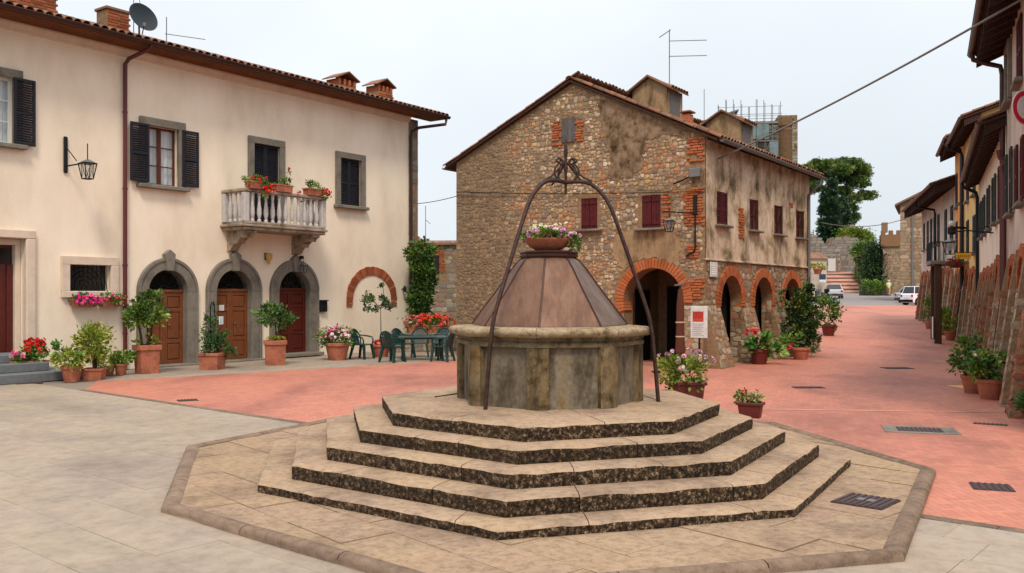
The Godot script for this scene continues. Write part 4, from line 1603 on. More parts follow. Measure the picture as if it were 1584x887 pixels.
	for x in [10.05, 12.35]:
		b = MB.new()
		b.ext(PackedVector2Array([Vector2(0, 3.625), Vector2(0.9, 3.625), Vector2(0.92, 3.56), Vector2(0.78, 3.5), Vector2(0.74, 3.42), Vector2(0.6, 3.44), Vector2(0.48, 3.36), Vector2(0.42, 3.26), Vector2(0.3, 3.28), Vector2(0.2, 3.18), Vector2(0.12, 3.08), Vector2(0, 3.06)]), -0.14, 0.14)
		b.v = Transform3D(Basis(Vector3(0, 0, 1), Vector3.UP, Vector3(-1, 0, 0)), Vector3(x, 0, 0)) * b.v
		part(b, "corbel", M.pale_stone, bal)
	b = MB.new()
	b.bbox(Vector3(11.2, 4.7, 0.92), Vector3(2.98, 0.1, 0.19), 0.025)
	for x in [9.81, 12.59]:
		b.bbox(Vector3(x, 4.7, 0.41), Vector3(0.19, 0.1, 0.83), 0.025)
	b.bbox(Vector3(11.2, 3.825, 0.92), Vector3(2.9, 0.075, 0.16), 0.015)
	part(b, "rail", M.pale_stone, bal)
	for q in [Vector2(9.81, 0.92), Vector2(12.59, 0.92), Vector2(9.81, 0.08), Vector2(12.59, 0.08)]:
		b = MB.new()
		b.bbox(Vector3(q.x, 4.245, q.y), Vector3(0.17, 0.79, 0.15), 0.015)
		part(b, "post", M.baluster, bal)
	var prof := [Vector2(0.055, 3.86), Vector2(0.055, 3.92), Vector2(0.035, 3.94), Vector2(0.05, 4.0), Vector2(0.068, 4.1), Vector2(0.06, 4.22), Vector2(0.04, 4.36), Vector2(0.032, 4.48), Vector2(0.045, 4.56), Vector2(0.035, 4.59), Vector2(0.055, 4.61), Vector2(0.055, 4.655)]
	var proto := MB.new()
	proto.lathe(prof, 12)
	var pm := proto.mesh(true)
	pm.surface_set_material(0, M.baluster)
	for i in 11:
		inst(pm, "baluster", bal, Transform3D(Basis(), Vector3(9.81 + 2.78 * (i + 1) / 12.0, 0, 0.92)))
	for x in [9.81, 12.59]:
		for i in 3:
			inst(pm, "baluster", bal, Transform3D(Basis(), Vector3(x, 0, 0.08 + 0.84 * (i + 1) / 4.0)))

	# blind brick arch
	voussoirs(h, I, Vector2(15.62, 1.72), 0.89, 0.79, 0.28, 0.0, PI, 40, -0.02, 0.035, B_RED)
	for s in [-1.0, 1.0]:
		brick_patch(h, Transform3D(Basis.IDENTITY, Vector3(0, 0, 0.0)), 15.62 + s * 1.03 - 0.14, 15.62 + s * 1.03 + 0.14, 1.48, 1.72, B_RED, 0.0)

	# chimneys along the roof
	for c in [[5.25, -1.7, 1.15, 0.8, 1.25, 0], [7.35, -1.35, 0.62, 0.5, 0.72, 0], [15.2, -1.0, 0.8, 0.6, 0.28, 1], [16.9, -0.9, 0.72, 0.6, 0.4, 1]]:
		var y0: float = 8.06 + (0.82 - c[1]) * 0.26 - 0.08
		b = MB.new()
		b.bbox(Vector3(c[0], y0 + c[4] / 2, c[1]), Vector3(c[2], c[4], c[3]), 0.01)
		var ch := part(b, "chimney", M.mortar, h)
		var rows := int(c[4] / 0.075)
		for r in rows:
			var n := maxi(2, int(c[2] / 0.26))
			for i in n:
				b = MB.new()
				b.col = tint(B_RED[rng.randi() % 4] * 0.95, 0.2)
				var w: float = c[2] / n
				b.bbox(Vector3(c[0] - c[2] / 2 + w * (i + 0.5) + (0.04 if r % 2 else -0.04) * (1 if i else 0), y0 + r * 0.075 + 0.04, c[1] + c[3] / 2), Vector3(w - 0.015, 0.06, 0.03), 0.006)
				part(b, "brick", M.brick, ch)
		if c[5] == 0:
			b = MB.new()
			b.bbox(Vector3(c[0], y0 + c[4] + 0.03, c[1]), Vector3(c[2] + 0.08, 0.07, c[3] + 0.08), 0.01)
			part(b, "cap", M.tile, ch)
		else:
			for s in [-1.0, -0.33, 0.33, 1.0]:
				b = MB.new()
				b.col = Color(0.9, 0.85, 0.8)
				b.bbox(Vector3(c[0] + s * (c[2] / 2 - 0.06), y0 + c[4] + 0.11, c[1]), Vector3(0.1, 0.2, c[3]), 0.01)
				part(b, "brick", M.brick, ch)
			for s in [-1.0, 1.0]:
				b = MB.new()
				b.col = Color(1.0, 0.85, 0.75)
				var e := Vector3(c[0] + s * (c[2] / 2 + 0.1), y0 + c[4] + 0.2, 0)
				var t := Vector3(c[0], y0 + c[4] + 0.44, 0)
				b.hexa([e + Vector3(0, 0, c[1] - c[3] / 2 - 0.08), e + Vector3(0, 0, c[1] + c[3] / 2 + 0.08), t + Vector3(0, 0, c[1] + c[3] / 2 + 0.08), t + Vector3(0, 0, c[1] - c[3] / 2 - 0.08), e + Vector3(0, 0.04, c[1] - c[3] / 2 - 0.08), e + Vector3(0, 0.04, c[1] + c[3] / 2 + 0.08), t + Vector3(0, 0.04, c[1] + c[3] / 2 + 0.08), t + Vector3(0, 0.04, c[1] - c[3] / 2 - 0.08)])
				part(b, "cap_tile", M.tile, ch)
	return h


func house_fittings(h: Node3D) -> void:
	var X := h.transform
	var th := h.rotation.y
	# wall lantern
	var l := thing("wall_lantern", "black iron lantern hanging from a long bracket beside the left downpipe", "lantern", X * Vector3(5.34, 4.74, 0.0), th)
	var b := MB.new()
	b.bbox(Vector3(0, 0.42, 0.03), Vector3(0.1, 0.86, 0.05), 0.02)
	part(b, "back_plate", M.iron, l)
	b = MB.new()
	b.tube([Vector3(0, 0.15, 0.04), Vector3(0.1, 0.18, 0.55), Vector3(0.15, 0.2, 0.85)], 0.018, 6)
	b.tube([Vector3(0.0, 0.6, 0.05), Vector3(0.05, 0.25, 0.42)], 0.012, 6)
	part(b, "bracket", M.iron, l)
	lantern_body(l, Vector3(0.13, -0.04, 0.75), 0.42)
	# small lamps over the doors
	var g := thing("gilt_wall_lamp", "small gilded lamp on the wall between the middle and right arched doors", "wall lamp", X * Vector3(11.26, 2.72, 0.0), th)
	b = MB.new()
	b.col = Color(0.5, 0.32, 0.1)
	b.lathe([Vector2(0.0, 0.0), Vector2(0.03, 0.04), Vector2(0.05, 0.12), Vector2(0.09, 0.2), Vector2(0.1, 0.32), Vector2(0.06, 0.34)], 10, Vector3(0, 0, 0.13))
	part(b, "shade", M.plain, g, true)
	b = MB.new()
	b.tube([Vector3(0, 0.25, 0), Vector3(0, 0.28, 0.06), Vector3(0, 0.2, 0.13)], 0.015, 6)
	b.bbox(Vector3(0, 0.25, 0.012), Vector3(0.12, 0.2, 0.025), 0.008)
	part(b, "arm", M.iron, g)
	var k := thing("keystone_lamp", "dark lantern fixed on the keystone of the red-brown arched door", "wall lamp", X * Vector3(12.4, 2.62, 0.16), th)
	b = MB.new()
	b.bbox(Vector3(0, 0.36, 0.06), Vector3(0.1, 0.1, 0.12), 0.02)
	part(b, "mount", M.iron, k)
	lantern_body(k, Vector3(0, 0.0, 0.16), 0.24)
	var w := thing("corner_lamp", "small dark wall lamp beside the brick arch near the creeper", "wall lamp", X * Vector3(17.05, 1.95, 0.0), th)
	b = MB.new()
	b.lathe([Vector2(0.0, 0.0), Vector2(0.05, 0.01), Vector2(0.07, 0.15), Vector2(0.02, 0.22), Vector2(0, 0.24)], 10, Vector3(0, 0, 0.14))
	part(b, "shade", M.iron, w, true)
	b = MB.new()
	b.tube([Vector3(0, 0.1, 0), Vector3(0, 0.12, 0.14)], 0.02, 6)
	part(b, "arm", M.iron, w)
	# letter box
	var lb := thing("letter_box", "small black letter box on the cream wall right of the red-brown door", "letter box", X * Vector3(13.42, 1.32, 0.0), th)
	b = MB.new()
	b.bbox(Vector3(0, 0.19, 0.06), Vector3(0.27, 0.34, 0.11), 0.02)
	part(b, "body", M.iron, lb)
	b = MB.new()
	b.bbox(Vector3(0, 0.37, 0.075), Vector3(0.31, 0.03, 0.15), 0.01)
	part(b, "lid", M.iron, lb)
	b = MB.new()
	b.bbox(Vector3(0, 0.27, 0.118), Vector3(0.17, 0.03, 0.008), 0.003)
	part(b, "slot", M.rubber, lb)
	# satellite dish
	var s := thing("satellite_dish", "dark grey satellite dish on the roof beside the smaller brick chimney", "satellite dish", X * Vector3(7.48, 8.35, -0.25), th)
	b = MB.new()
	b.tube([Vector3(0, 0, -0.1), Vector3(0, 0.55, -0.12)], 0.025, 8)
	part(b, "mast", M.zinc, s)
	b = MB.new()
	b.col = Color(0.02, 0.028, 0.036)
	var prof := []
	for i in 7:
		prof.append(Vector2(0.39 * i / 6.0, 0.1 * pow(i / 6.0, 2)))
	for i in range(6, -1, -1):
		prof.append(Vector2(0.39 * i / 6.0, 0.1 * pow(i / 6.0, 2) - 0.015))
	b.lathe(prof, 32)
	var dish := part(b, "dish", M.plain, s, true)
	dish.transform = Transform3D(Basis(Vector3.UP, 0.0) * Basis(Vector3.RIGHT, PI / 2 - 0.35), Vector3(0, 0.6, 0))
	b = MB.new()
	b.tube([Vector3(0, 0.2, 0.03), Vector3(-0.16, 0.3, 0.34)], 0.014, 6)
	b.bbox(Vector3(-0.16, 0.34, 0.36), Vector3(0.06, 0.1, 0.08), 0.01)
	part(b, "feed_arm", M.zinc, s)
	# aerials
	var a := thing("roof_aerial", "thin bare aerial with one long rod on the cream house roof", "aerial", X * Vector3(9.7, 9.0, -2.5), th)
	b = MB.new()
	b.tube([Vector3(0, 0, 0), Vector3(0, 0.95, 0)], 0.014, 6)
	part(b, "mast", M.zinc, a)
	b = MB.new()
	b.tube([Vector3(-0.05, 0.45, 0), Vector3(1.1, 0.5, 0.3)], 0.012, 6)
	part(b, "rod", M.zinc, a)
	var a2 := thing("whip_aerial", "thin upright aerial pole beside the satellite dish", "aerial", X * Vector3(7.6, 8.5, -0.8), th)
	b = MB.new()
	b.tube([Vector3(0, 0, 0), Vector3(0, 1.6, 0)], [0.014, 0.008], 6)
	part(b, "mast", M.zinc, a2)
	b = MB.new()
	b.tube([Vector3(0.05, 1.55, 0), Vector3(0.22, 0.9, 0), Vector3(0.3, 0.5, 0.1)], 0.007, 5)
	part(b, "cable", M.rubber, a2)
	# balcony boxes
	var i := 0
	for q in [[10.15, "leftmost terracotta balcony box, its red geraniums spilling over the rail", 1], [11.05, "middle terracotta balcony box with few tall sprigs, between two red-flowered ones", 2], [12.2, "rightmost terracotta balcony box with a green mound and red flowers at its end", 3]]:
		var t := thing("balcony_box", q[1], "flower box", X * Vector3(q[0], 4.75, 0.95), th, "flower boxes on the balcony rail")
		square_pot(t, 0.62, 0.24, 0.2, 0.9)
		if q[2] == 1:
			leaves(t, [[Vector3(-0.1, 0.24, 0), Vector3(0.3, 0.16, 0.16)], [Vector3(0.24, 0.0, 0.18), Vector3(0.2, 0.24, 0.12)]], 500, 0.06, G_MID)
			blooms(t, [[Vector3(0.05, 0.24, 0.06), Vector3(0.3, 0.15, 0.15)], [Vector3(0.26, -0.05, 0.22), Vector3(0.18, 0.2, 0.12)]], 40, 0.05, F_RED)
		elif q[2] == 2:
			leaves(t, [[Vector3(0.18, 0.32, 0), Vector3(0.16, 0.16, 0.12)], [Vector3(0.24, 0.6, 0), Vector3(0.05, 0.08, 0.05)], [Vector3(-0.1, 0.22, 0), Vector3(0.2, 0.06, 0.1)]], 320, 0.06, G_MID)
			blooms(t, [[Vector3(0.26, 0.62, 0.02), Vector3(0.08, 0.1, 0.08)], [Vector3(-0.22, 0.24, 0.05), Vector3(0.06, 0.08, 0.05)], [Vector3(0.42, 0.0, 0.15), Vector3(0.12, 0.1, 0.06)]], 9, 0.045, F_RED + F_PINK)
		else:
			leaves(t, [[Vector3(0.0, 0.28, 0), Vector3(0.28, 0.14, 0.15)], [Vector3(0.3, 0.05, 0.15), Vector3(0.14, 0.14, 0.1)]], 520, 0.06, G_MID)
			blooms(t, [[Vector3(0.36, 0.06, 0.16), Vector3(0.18, 0.14, 0.1)]], 22, 0.05, F_RED)
	# window box under the barred window
	for q in [[5.72, 0.68, "flower box of bright magenta petunias under the low barred window", [Color(0.75, 0.03, 0.25), Color(0.85, 0.08, 0.35)]], [6.42, 0.66, "flower box of dusty red petunias and ivy leaves next to the downpipe", [Color(0.55, 0.06, 0.1), Color(0.7, 0.25, 0.3)]]]:
		var t := thing("window_box", q[2], "flower box", X * Vector3(q[0], 1.58, 0.14), th, "boxes under the barred window")
		square_pot(t, 0.62, 0.2, 0.18, 0.9)
		leaves(t, [[Vector3(0, 0.16, 0.06), Vector3(0.36, 0.14, 0.18)]], 420, 0.06, G_MID)
		blooms(t, [[Vector3(0.02, 0.12, 0.1), Vector3(0.36, 0.17, 0.18)]], 48 if q[0] < 6 else 30, 0.05, q[3])


func lantern_body(p: Node, at: Vector3, h: float) -> void:
	var w := h * 0.52
	var b := MB.new()
	b.xf.origin = at
	var top := []
	var bot := []
	for i in 4:
		var a := PI / 4 + i * PI / 2
		top.append(Vector3(cos(a) * w * 0.95, h * 0.5, sin(a) * w * 0.95))
		bot.append(Vector3(cos(a) * w * 0.58, -h * 0.35, sin(a) * w * 0.58))
	for i in 4:
		b.tube([bot[i], top[i]], h * 0.03, 5)
		b.tube([top[i], top[(i + 1) % 4]], h * 0.035, 5)
		b.tube([bot[i], bot[(i + 1) % 4]], h * 0.03, 5)
		var m: Vector3 = (top[i] + top[(i + 1) % 4]) / 2
		b.tube([bot[i], m, bot[(i + 1) % 4]], h * 0.018, 5)
	b.tube([Vector3(0, h * 0.72, 0), Vector3(0, h * 1.6, 0)], h * 0.03, 6)
	part(b, "lantern_frame", M.iron, p)
	b = MB.new()
	b.xf.origin = at
	b.lathe([Vector2(w * 0.95, h * 0.5), Vector2(w * 0.6, h * 0.62), Vector2(w * 0.25, h * 0.7), Vector2(0.0, h * 0.76)], 4, Vector3.ZERO, PI / 4)
	part(b, "lantern_roof", M.zinc, p)
	for i in 4:
		b = MB.new()
		b.xf.origin = at
		var q := (i + 1) % 4
		b.quad(bot[i] * 0.99, top[i] * 0.99, top[q] * 0.99, bot[q] * 0.99)
		part(b, "pane", M.glass, p)


# ---------- stone house in the middle ----------
func in_poly(p: Vector2, poly: PackedVector2Array) -> bool:
	return Geometry2D.is_point_in_polygon(p, poly)


func stone_house() -> Node3D:
	var h := thing("stone_house", "rubble-stone gabled house with brick arches below and maroon shutters, behind the well", "house", P(-1.69, 0, 27.48), -0.6098)
	var I := Transform3D.IDENTITY
	var W := 8.03
	var DP := 8.6
	var S := Transform3D(Basis(Vector3(0, 0, -1), Vector3.UP, Vector3.RIGHT), Vector3(W, 0, 0))
	var roof_y := func(x: float) -> float: return 7.8 - (0.477 * (x - 4.1) if x > 4.1 else 0.4607 * (4.1 - x))
	# front wall with the gable
	var b := MB.new()
	wall_sheet(b, 0, W, 0, 5.8, [[5.72, 7.44, 0.0, 2.56, 1.7], [4.39, 4.9, 3.67, 4.51, -1.0], [6.25, 6.79, 3.62, 4.48, -1.0]], 0.5)
	b.ext(PackedVector2Array([Vector2(0, 5.8), Vector2(W, 5.8), Vector2(W, 5.88), Vector2(4.1, 7.74), Vector2(0, 5.87)]), -0.5, 0.0)
	b.quad(Vector3(0, 0, 0), Vector3(0, 5.8, 0), Vector3(0, 5.8, -DP), Vector3(0, 0, -DP))
	b.quad(Vector3(0, 0, -DP), Vector3(0, 5.8, -DP), Vector3(W, 5.8, -DP), Vector3(W, 0, -DP))
	b.ext(PackedVector2Array([Vector2(0, 5.8), Vector2(W, 5.8), Vector2(W, 5.88), Vector2(4.1, 7.74), Vector2(0, 5.87)]), -DP, -DP + 0.4)
	b.xf = S
	wall_sheet(b, 0, DP, 0, 2.76, [[0.95, 2.45, 0, 2.37, 1.62], [3.45, 4.95, 0, 2.37, 1.62], [6.05, 7.6, 0, 2.37, 1.6]], 0.3)
	var piers := [[0.0, 0.95], [2.45, 3.45], [4.95, 6.05], [7.6, 8.6]]
	for q in piers:  # battered feet
		b.hexa([Vector3(q[0], 0, 0.42), Vector3(q[1], 0, 0.42), Vector3(q[1], 0, -0.2), Vector3(q[0], 0, -0.2), Vector3(q[0], 1.6, 0.002), Vector3(q[1], 1.6, 0.002), Vector3(q[1], 1.6, -0.2), Vector3(q[0], 1.6, -0.2)])
	b.xf = I
	b.hexa([Vector3(7.44, 0, 0.26), Vector3(W, 0, 0.26), Vector3(W, 0, -0.1), Vector3(7.44, 0, -0.1), Vector3(7.44, 1.5, 0.002), Vector3(W, 1.5, 0.002), Vector3(W, 1.5, -0.1), Vector3(7.44, 1.5, -0.1)])
	part(b, "wall", M.mortar, h)
	# plastered upper storey of the street side
	b = MB.new()
	b.xf = S
	wall_sheet(b, 0.0, DP, 2.76, 5.86, [[0.7, 1.44, 3.69, 4.56, -1.0], [3.09, 3.78, 3.69, 4.56, -1.0], [5.16, 5.91, 3.69, 4.56, -1.0], [7.23, 8.02, 3.69, 4.56, -1.0]], 0.3, 0.015)
	part(b, "street_plaster", M.old_plaster, h)
	b = MB.new()
	b.xf = S
	b.bbox(Vector3(DP / 2, 2.76, 0.02), Vector3(DP, 0.05, 0.07), 0.012)
	part(b, "string_course", M.old_plaster, h)
	# rooms behind the arches
	b = MB.new()
	b.span(Vector3(5.2, 0, -DP + 0.1), Vector3(5.4, 2.8, -0.5))
	b.span(Vector3(5.4, 0, -2.95), Vector3(W - 0.6, 2.8, -2.75))
	b.span(Vector3(5.4, 2.8, -DP + 0.1), Vector3(W - 0.02, 2.9, -0.02))
	b.span(Vector3(5.4, 0, -5.6), Vector3(W - 0.6, 2.8, -5.4))
	part(b, "inner_wall", M.mortar, h)
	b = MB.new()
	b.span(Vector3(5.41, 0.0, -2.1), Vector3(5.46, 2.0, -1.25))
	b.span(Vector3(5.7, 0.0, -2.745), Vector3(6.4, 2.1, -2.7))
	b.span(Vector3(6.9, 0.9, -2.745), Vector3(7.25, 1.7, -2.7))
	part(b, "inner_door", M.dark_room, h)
	for a in [[0.95, 2.45], [3.45, 4.95], [6.05, 7.6]]:  # boards added near-black to paint the shade inside the street arches
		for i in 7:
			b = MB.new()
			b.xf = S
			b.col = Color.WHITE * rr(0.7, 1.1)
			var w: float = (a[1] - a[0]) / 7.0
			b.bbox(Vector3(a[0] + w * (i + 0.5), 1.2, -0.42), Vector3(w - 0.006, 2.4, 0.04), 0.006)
			part(b, "added_shade_board", M.dark_room, h)
	# rubble facing
	var pr := PackedVector2Array([Vector2(5.0, 6.6), Vector2(5.3, 5.5), Vector2(5.15, 5.0), Vector2(5.9, 4.95), Vector2(6.3, 5.25), Vector2(6.35, 5.9), Vector2(6.9, 6.05), Vector2(7.5, 5.86), Vector2(7.7, 6.02), Vector2(5.4, 7.06), Vector2(4.95, 7.2)])
	var pt := PackedVector2Array([Vector2(5.35, 2.95), Vector2(5.45, 3.5), Vector2(6.1, 3.58), Vector2(7.1, 3.55), Vector2(7.35, 3.2), Vector2(7.3, 2.6), Vector2(7.0, 2.72), Vector2(6.6, 2.86), Vector2(6.1, 2.78), Vector2(5.75, 2.5)])
	var pl := PackedVector2Array([Vector2(7.62, 5.05), Vector2(8.0, 5.0), Vector2(8.0, 4.55), Vector2(7.72, 4.6)])
	var bricks := [[7.6, 8.0, 5.25, 5.82], [7.5, 8.0, 3.62, 4.56], [6.88, 7.06, 3.6, 4.5], [3.5, 3.74, 5.98, 6.7], [4.25, 4.46, 6.1, 6.66], [7.6, 7.98, 1.75, 2.25], [4.05, 4.35, 3.3, 3.6], [7.55, 7.85, 2.8, 3.1]]
	var keep := func(c: Vector2) -> bool:
		if c.y > roof_y.call(c.x) - 0.12 or in_poly(c, pr) or in_poly(c, pt) or in_poly(c, pl):
			return false
		for q in bricks:
			if c.x > q[0] - 0.05 and c.x < q[1] + 0.05 and c.y > q[2] - 0.05 and c.y < q[3] + 0.05:
				return false
		for q in [[4.39, 4.9, 3.57, 4.56], [6.2, 6.84, 3.52, 4.53], [3.78, 4.21, 6.08, 6.82]]:
			if c.x > q[0] - 0.1 and c.x < q[1] + 0.1 and c.y > q[2] - 0.08 and c.y < q[3] + 0.08:
				return false
		if c.y < 1.7 and absf(c.x - 6.58) < 1.2 or (c - Vector2(6.58, 1.7)).length() < 1.22:
			return false
		if c.x > 7.4 and c.y < 1.5:
			return false
		return true
	var tone := func(c: Vector2) -> Color:
		var n := noise.get_noise_2d(c.x * 22.0, c.y * 22.0)
		var t := smoothstep(1.2, 3.4, c.x + n * 1.5)
		var n2 := noise.get_noise_2d(c.x * 60.0 + 300.0, c.y * 60.0)
		var a: Color = [Color(0.27, 0.19, 0.115), Color(0.33, 0.235, 0.14), Color(0.22, 0.16, 0.105), Color(0.37, 0.26, 0.15)][rng.randi() % 4]
		var e: Color = [Color(0.56, 0.38, 0.21), Color(0.64, 0.47, 0.29), Color(0.47, 0.32, 0.18), Color(0.68, 0.56, 0.42), Color(0.5, 0.28, 0.15), Color(0.34, 0.25, 0.17), Color(0.55, 0.36, 0.15)][rng.randi() % 7]
		if n > 0.24 and rng.randf() < 0.6:
			e = Color(0.58, 0.24, 0.09)
		if n2 > 0.2 and rng.randf() < 0.6:
			e = Color(0.27, 0.21, 0.15)
		var q := tint(a.lerp(e * 1.2, t), 0.26).lerp(Color(0.3, 0.21, 0.13), rr(0.0, 0.6))
		return q.lerp(Color(q.get_luminance(), q.get_luminance(), q.get_luminance()), rr(0.0, 0.35))
	rubble(I, 0.02, W, 0.0, 7.7, keep, tone, 0.045, 0.13, 0.07, 0.21)
	# pier feet and arcade piers
	var warm := func(_c: Vector2) -> Color:
		return tint([Color(0.42, 0.31, 0.21), Color(0.48, 0.37, 0.26), Color(0.36, 0.27, 0.19), Color(0.5, 0.42, 0.32), Color(0.42, 0.22, 0.14)][rng.randi() % 5], 0.2)
	var clear := func(c: Vector2) -> bool:
		for a in [[1.7, 1.62], [4.2, 1.62], [6.82, 1.6]]:
			if (c - Vector2(a[0], a[1])).length() < 1.1:
				return false
		return true
	var fk := atan2(0.26, 1.5)
	rubble(Transform3D(Basis(Vector3.RIGHT, -fk), Vector3(0, 0, 0.26)), 7.44, W, 0, 1.5, func(_c): return true, warm, 0.1, 0.2, 0.14, 0.3)
	for q in piers:
		var tilt := atan2(0.42, 1.6)
		rubble(S * Transform3D(Basis(Vector3.RIGHT, -tilt), Vector3(0, 0, 0.42)), q[0], q[1], 0, 1.62, func(_c): return true, warm, 0.1, 0.2, 0.14, 0.32)
		rubble(S, q[0], q[1], 1.62, 2.72, clear, warm, 0.1, 0.2, 0.14, 0.3)
	for a in [1.7, 4.2, 6.82]:
		rubble(S, a - 0.8, a + 0.8, 2.3, 2.72, clear, warm, 0.08, 0.14, 0.12, 0.25)
	for s in [2.45, 4.95, 7.6]:  # jambs that face the square
		rubble(S * Transform3D(Basis(Vector3(0, 0, 1), Vector3.UP, Vector3(-1, 0, 0)), Vector3(s, 0, -0.3)), 0.0, 0.3, 0.0, 1.6, func(_c): return true, warm, 0.1, 0.2, 0.14, 0.3)
		rubble(S * Transform3D(Basis(Vector3(0, 0, 1), Vector3.UP, Vector3(-1, 0, 0)), Vector3(s, 0, 0)), 0.0, 0.4, 0.0, 1.5, func(c): return c.x < 0.4 * (1.0 - c.y / 1.6) - 0.06, warm, 0.1, 0.18, 0.12, 0.24)
	build_pile(h, 300)
	for q in bricks:
		brick_patch(h, I, q[0], q[1], q[2], q[3], B_ORANGE)
	for q in [[2.28, 2.62, 3.42, 4.2], [6.6, 6.95, 4.62, 4.82]]:
		brick_patch(h, S * Transform3D(Basis.IDENTITY, Vector3(0, 0, 0.01)), q[0], q[1], q[2], q[3], B_ORANGE)
	for q in [[pr, "grey_plaster"], [pt, "tan_plaster"], [pl, "grey_plaster"]]:
		b = MB.new()
		var rag := PackedVector2Array()
		for i in q[0].size():
			var p0: Vector2 = q[0][i]
			var p1: Vector2 = q[0][(i + 1) % q[0].size()]
			for j in 6:
				var p := p0.lerp(p1, j / 6.0)
				if j:
					p += Vector2(rr(-0.05, 0.05), rr(-0.05, 0.05))
				p.y = minf(p.y, roof_y.call(p.x) - 0.08)
				rag.append(p)
		b.ext(rag, -0.02, 0.015, false)
		part(b, "plaster_patch", M[q[1]], h)
	voussoirs(h, I, Vector2(6.58, 1.7), 0.86, 0.86, 0.25, -0.05, PI + 0.3, 38, -0.4, 0.045, B_ORANGE)
	for a in [[1.7, 1.62, 0.75], [4.2, 1.62, 0.75], [6.825, 1.6, 0.775]]:
		voussoirs(h, S, Vector2(a[0], a[1]), a[2], 0.75 if a[2] < 0.76 else 0.77, 0.26, -0.1, PI + 0.1, 32, -0.28, 0.05, B_ORANGE)
	# windows
	for q in [[4.39, 4.9, 3.67, 4.51], [6.25, 6.79, 3.62, 4.48]]:
		var m: float = (q[0] + q[1]) / 2
		shutter(I, q[0], m - 0.005, q[2], q[3], -0.03, "shutter_maroon", h, true)
		shutter(I, m + 0.005, q[1], q[2], q[3], -0.03, "shutter_maroon", h, true)
		b = MB.new()
		b.bbox(Vector3(m, q[2] - 0.04, 0.06), Vector3(q[1] - q[0] + 0.36, 0.06, 0.2), 0.012)
		part(b, "sill", M.pietra, h)
	for q in [[0.7, 1.44], [3.09, 3.78], [5.16, 5.91], [7.23, 8.02]]:
		var m: float = (q[0] + q[1]) / 2
		shutter(S, q[0], m - 0.005, 3.69, 4.56, -0.02, "shutter_maroon", h)
		shutter(S * Transform3D(Basis(Vector3.UP, 0.3 if q[0] > 3 else 0.0), Vector3(q[1], 0, 0)), m - q[1] + 0.005, 0, 3.69, 4.56, 0.0, "shutter_maroon", h)
		b = MB.new()
		b.xf = S
		b.bbox(Vector3(m, 3.66, 0.07), Vector3(q[1] - q[0] + 0.2, 0.06, 0.18), 0.012)
		part(b, "sill", M.pietra, h)
	b = MB.new()
	for i in 4:
		b.col = Color.WHITE * rr(0.8, 1.15)
		b.bbox(Vector3(3.78 + 0.107 * (i + 0.5), 6.45, 0.03), Vector3(0.102, 0.68, 0.03), 0.005)
	part(b, "attic_shutter", M.old_board, h)
	# roof
	roof_plane(h, Vector3(8.4, 5.76, 0.14), Vector3(0, 0, -1), Vector3(-4.3, 2.05, 0).normalized(), 9.0, 4.76, 1)
	roof_plane(h, Vector3(-0.35, 5.76, -8.86), Vector3(0, 0, 1), Vector3(4.45, 2.05, 0).normalized(), 9.0, 4.9, 1)
	for i in 24:
		inst(tiles[rng.randi() % 8], "ridge_tile", h, Transform3D(Basis(Vector3.UP, 0.0).scaled(Vector3(1.15, 1.15, 1)), Vector3(4.1 + rr(-0.02, 0.02), 7.84, 0.16 - i * 0.375)))
	for i in 16:
		b = MB.new()
		b.hexa([Vector3(8.0, 5.83, -0.1 - i * 0.57), Vector3(8.37, 5.655, -0.1 - i * 0.57), Vector3(8.37, 5.655, -0.18 - i * 0.57), Vector3(8.0, 5.83, -0.18 - i * 0.57), Vector3(8.0, 5.91, -0.1 - i * 0.57), Vector3(8.37, 5.735, -0.1 - i * 0.57), Vector3(8.37, 5.735, -0.18 - i * 0.57), Vector3(8.0, 5.91, -0.18 - i * 0.57)])
		part(b, "rafter", M.dark_wood, h)
	gutter(h, Vector3(8.46, 5.76, 0.0), Vector3(8.46, 5.72, -8.86), Vector3.RIGHT, "zinc", 0.065)
	gutter(h, Vector3(-0.42, 5.74, 0.1), Vector3(-0.42, 5.74, -8.86), Vector3.LEFT, "zinc", 0.06)
	b = MB.new()
	b.tube([Vector3(8.46, 5.7, -8.5), Vector3(8.44, 5.5, -8.5), Vector3(8.25, 5.3, -8.42), Vector3(8.11, 5.15, -8.4), Vector3(8.1, 5.0, -8.4), Vector3(8.1, 2.0, -8.4), Vector3(8.4, 0.0, -8.4)], 0.05, 10)
	part(b, "downpipe", M.zinc, h, true)
	# dormers
	for q in [[4.98, -3.0, 1.15, 8.0, 8.36, 6.9, 1.1], [5.6, -7.2, 1.2, 7.62, 7.96, 6.4, 1.2]]:
		b = MB.new()
		var hw: float = q[2] / 2
		b.xf.origin = Vector3(q[0], 0, q[1])
		b.ext(PackedVector2Array([Vector2(-hw, q[5]), Vector2(hw, q[5]), Vector2(hw, q[3]), Vector2(0, q[4]), Vector2(-hw, q[3])]), -q[6], 0.0)
		var dm := part(b, "dormer", M.tan_plaster, h)
		for s in [-1.0, 1.0]:
			b = MB.new()
			b.xf.origin = Vector3(q[0], 0, q[1])
			var e := Vector3(s * (hw + 0.16), q[3] - 0.07, 0)
			var t := Vector3(0, q[4] + 0.02, 0)
			var dz := Vector3(0, 0, 0.14)
			var bz := Vector3(0, 0, -q[6] - 0.1)
			var up := Vector3(0, 0.06, 0)
			b.hexa([e + dz, t + dz, t + bz, e + bz, e + dz + up, t + dz + up, t + bz + up, e + bz + up])
			part(b, "dormer_roof", M.tile, dm)
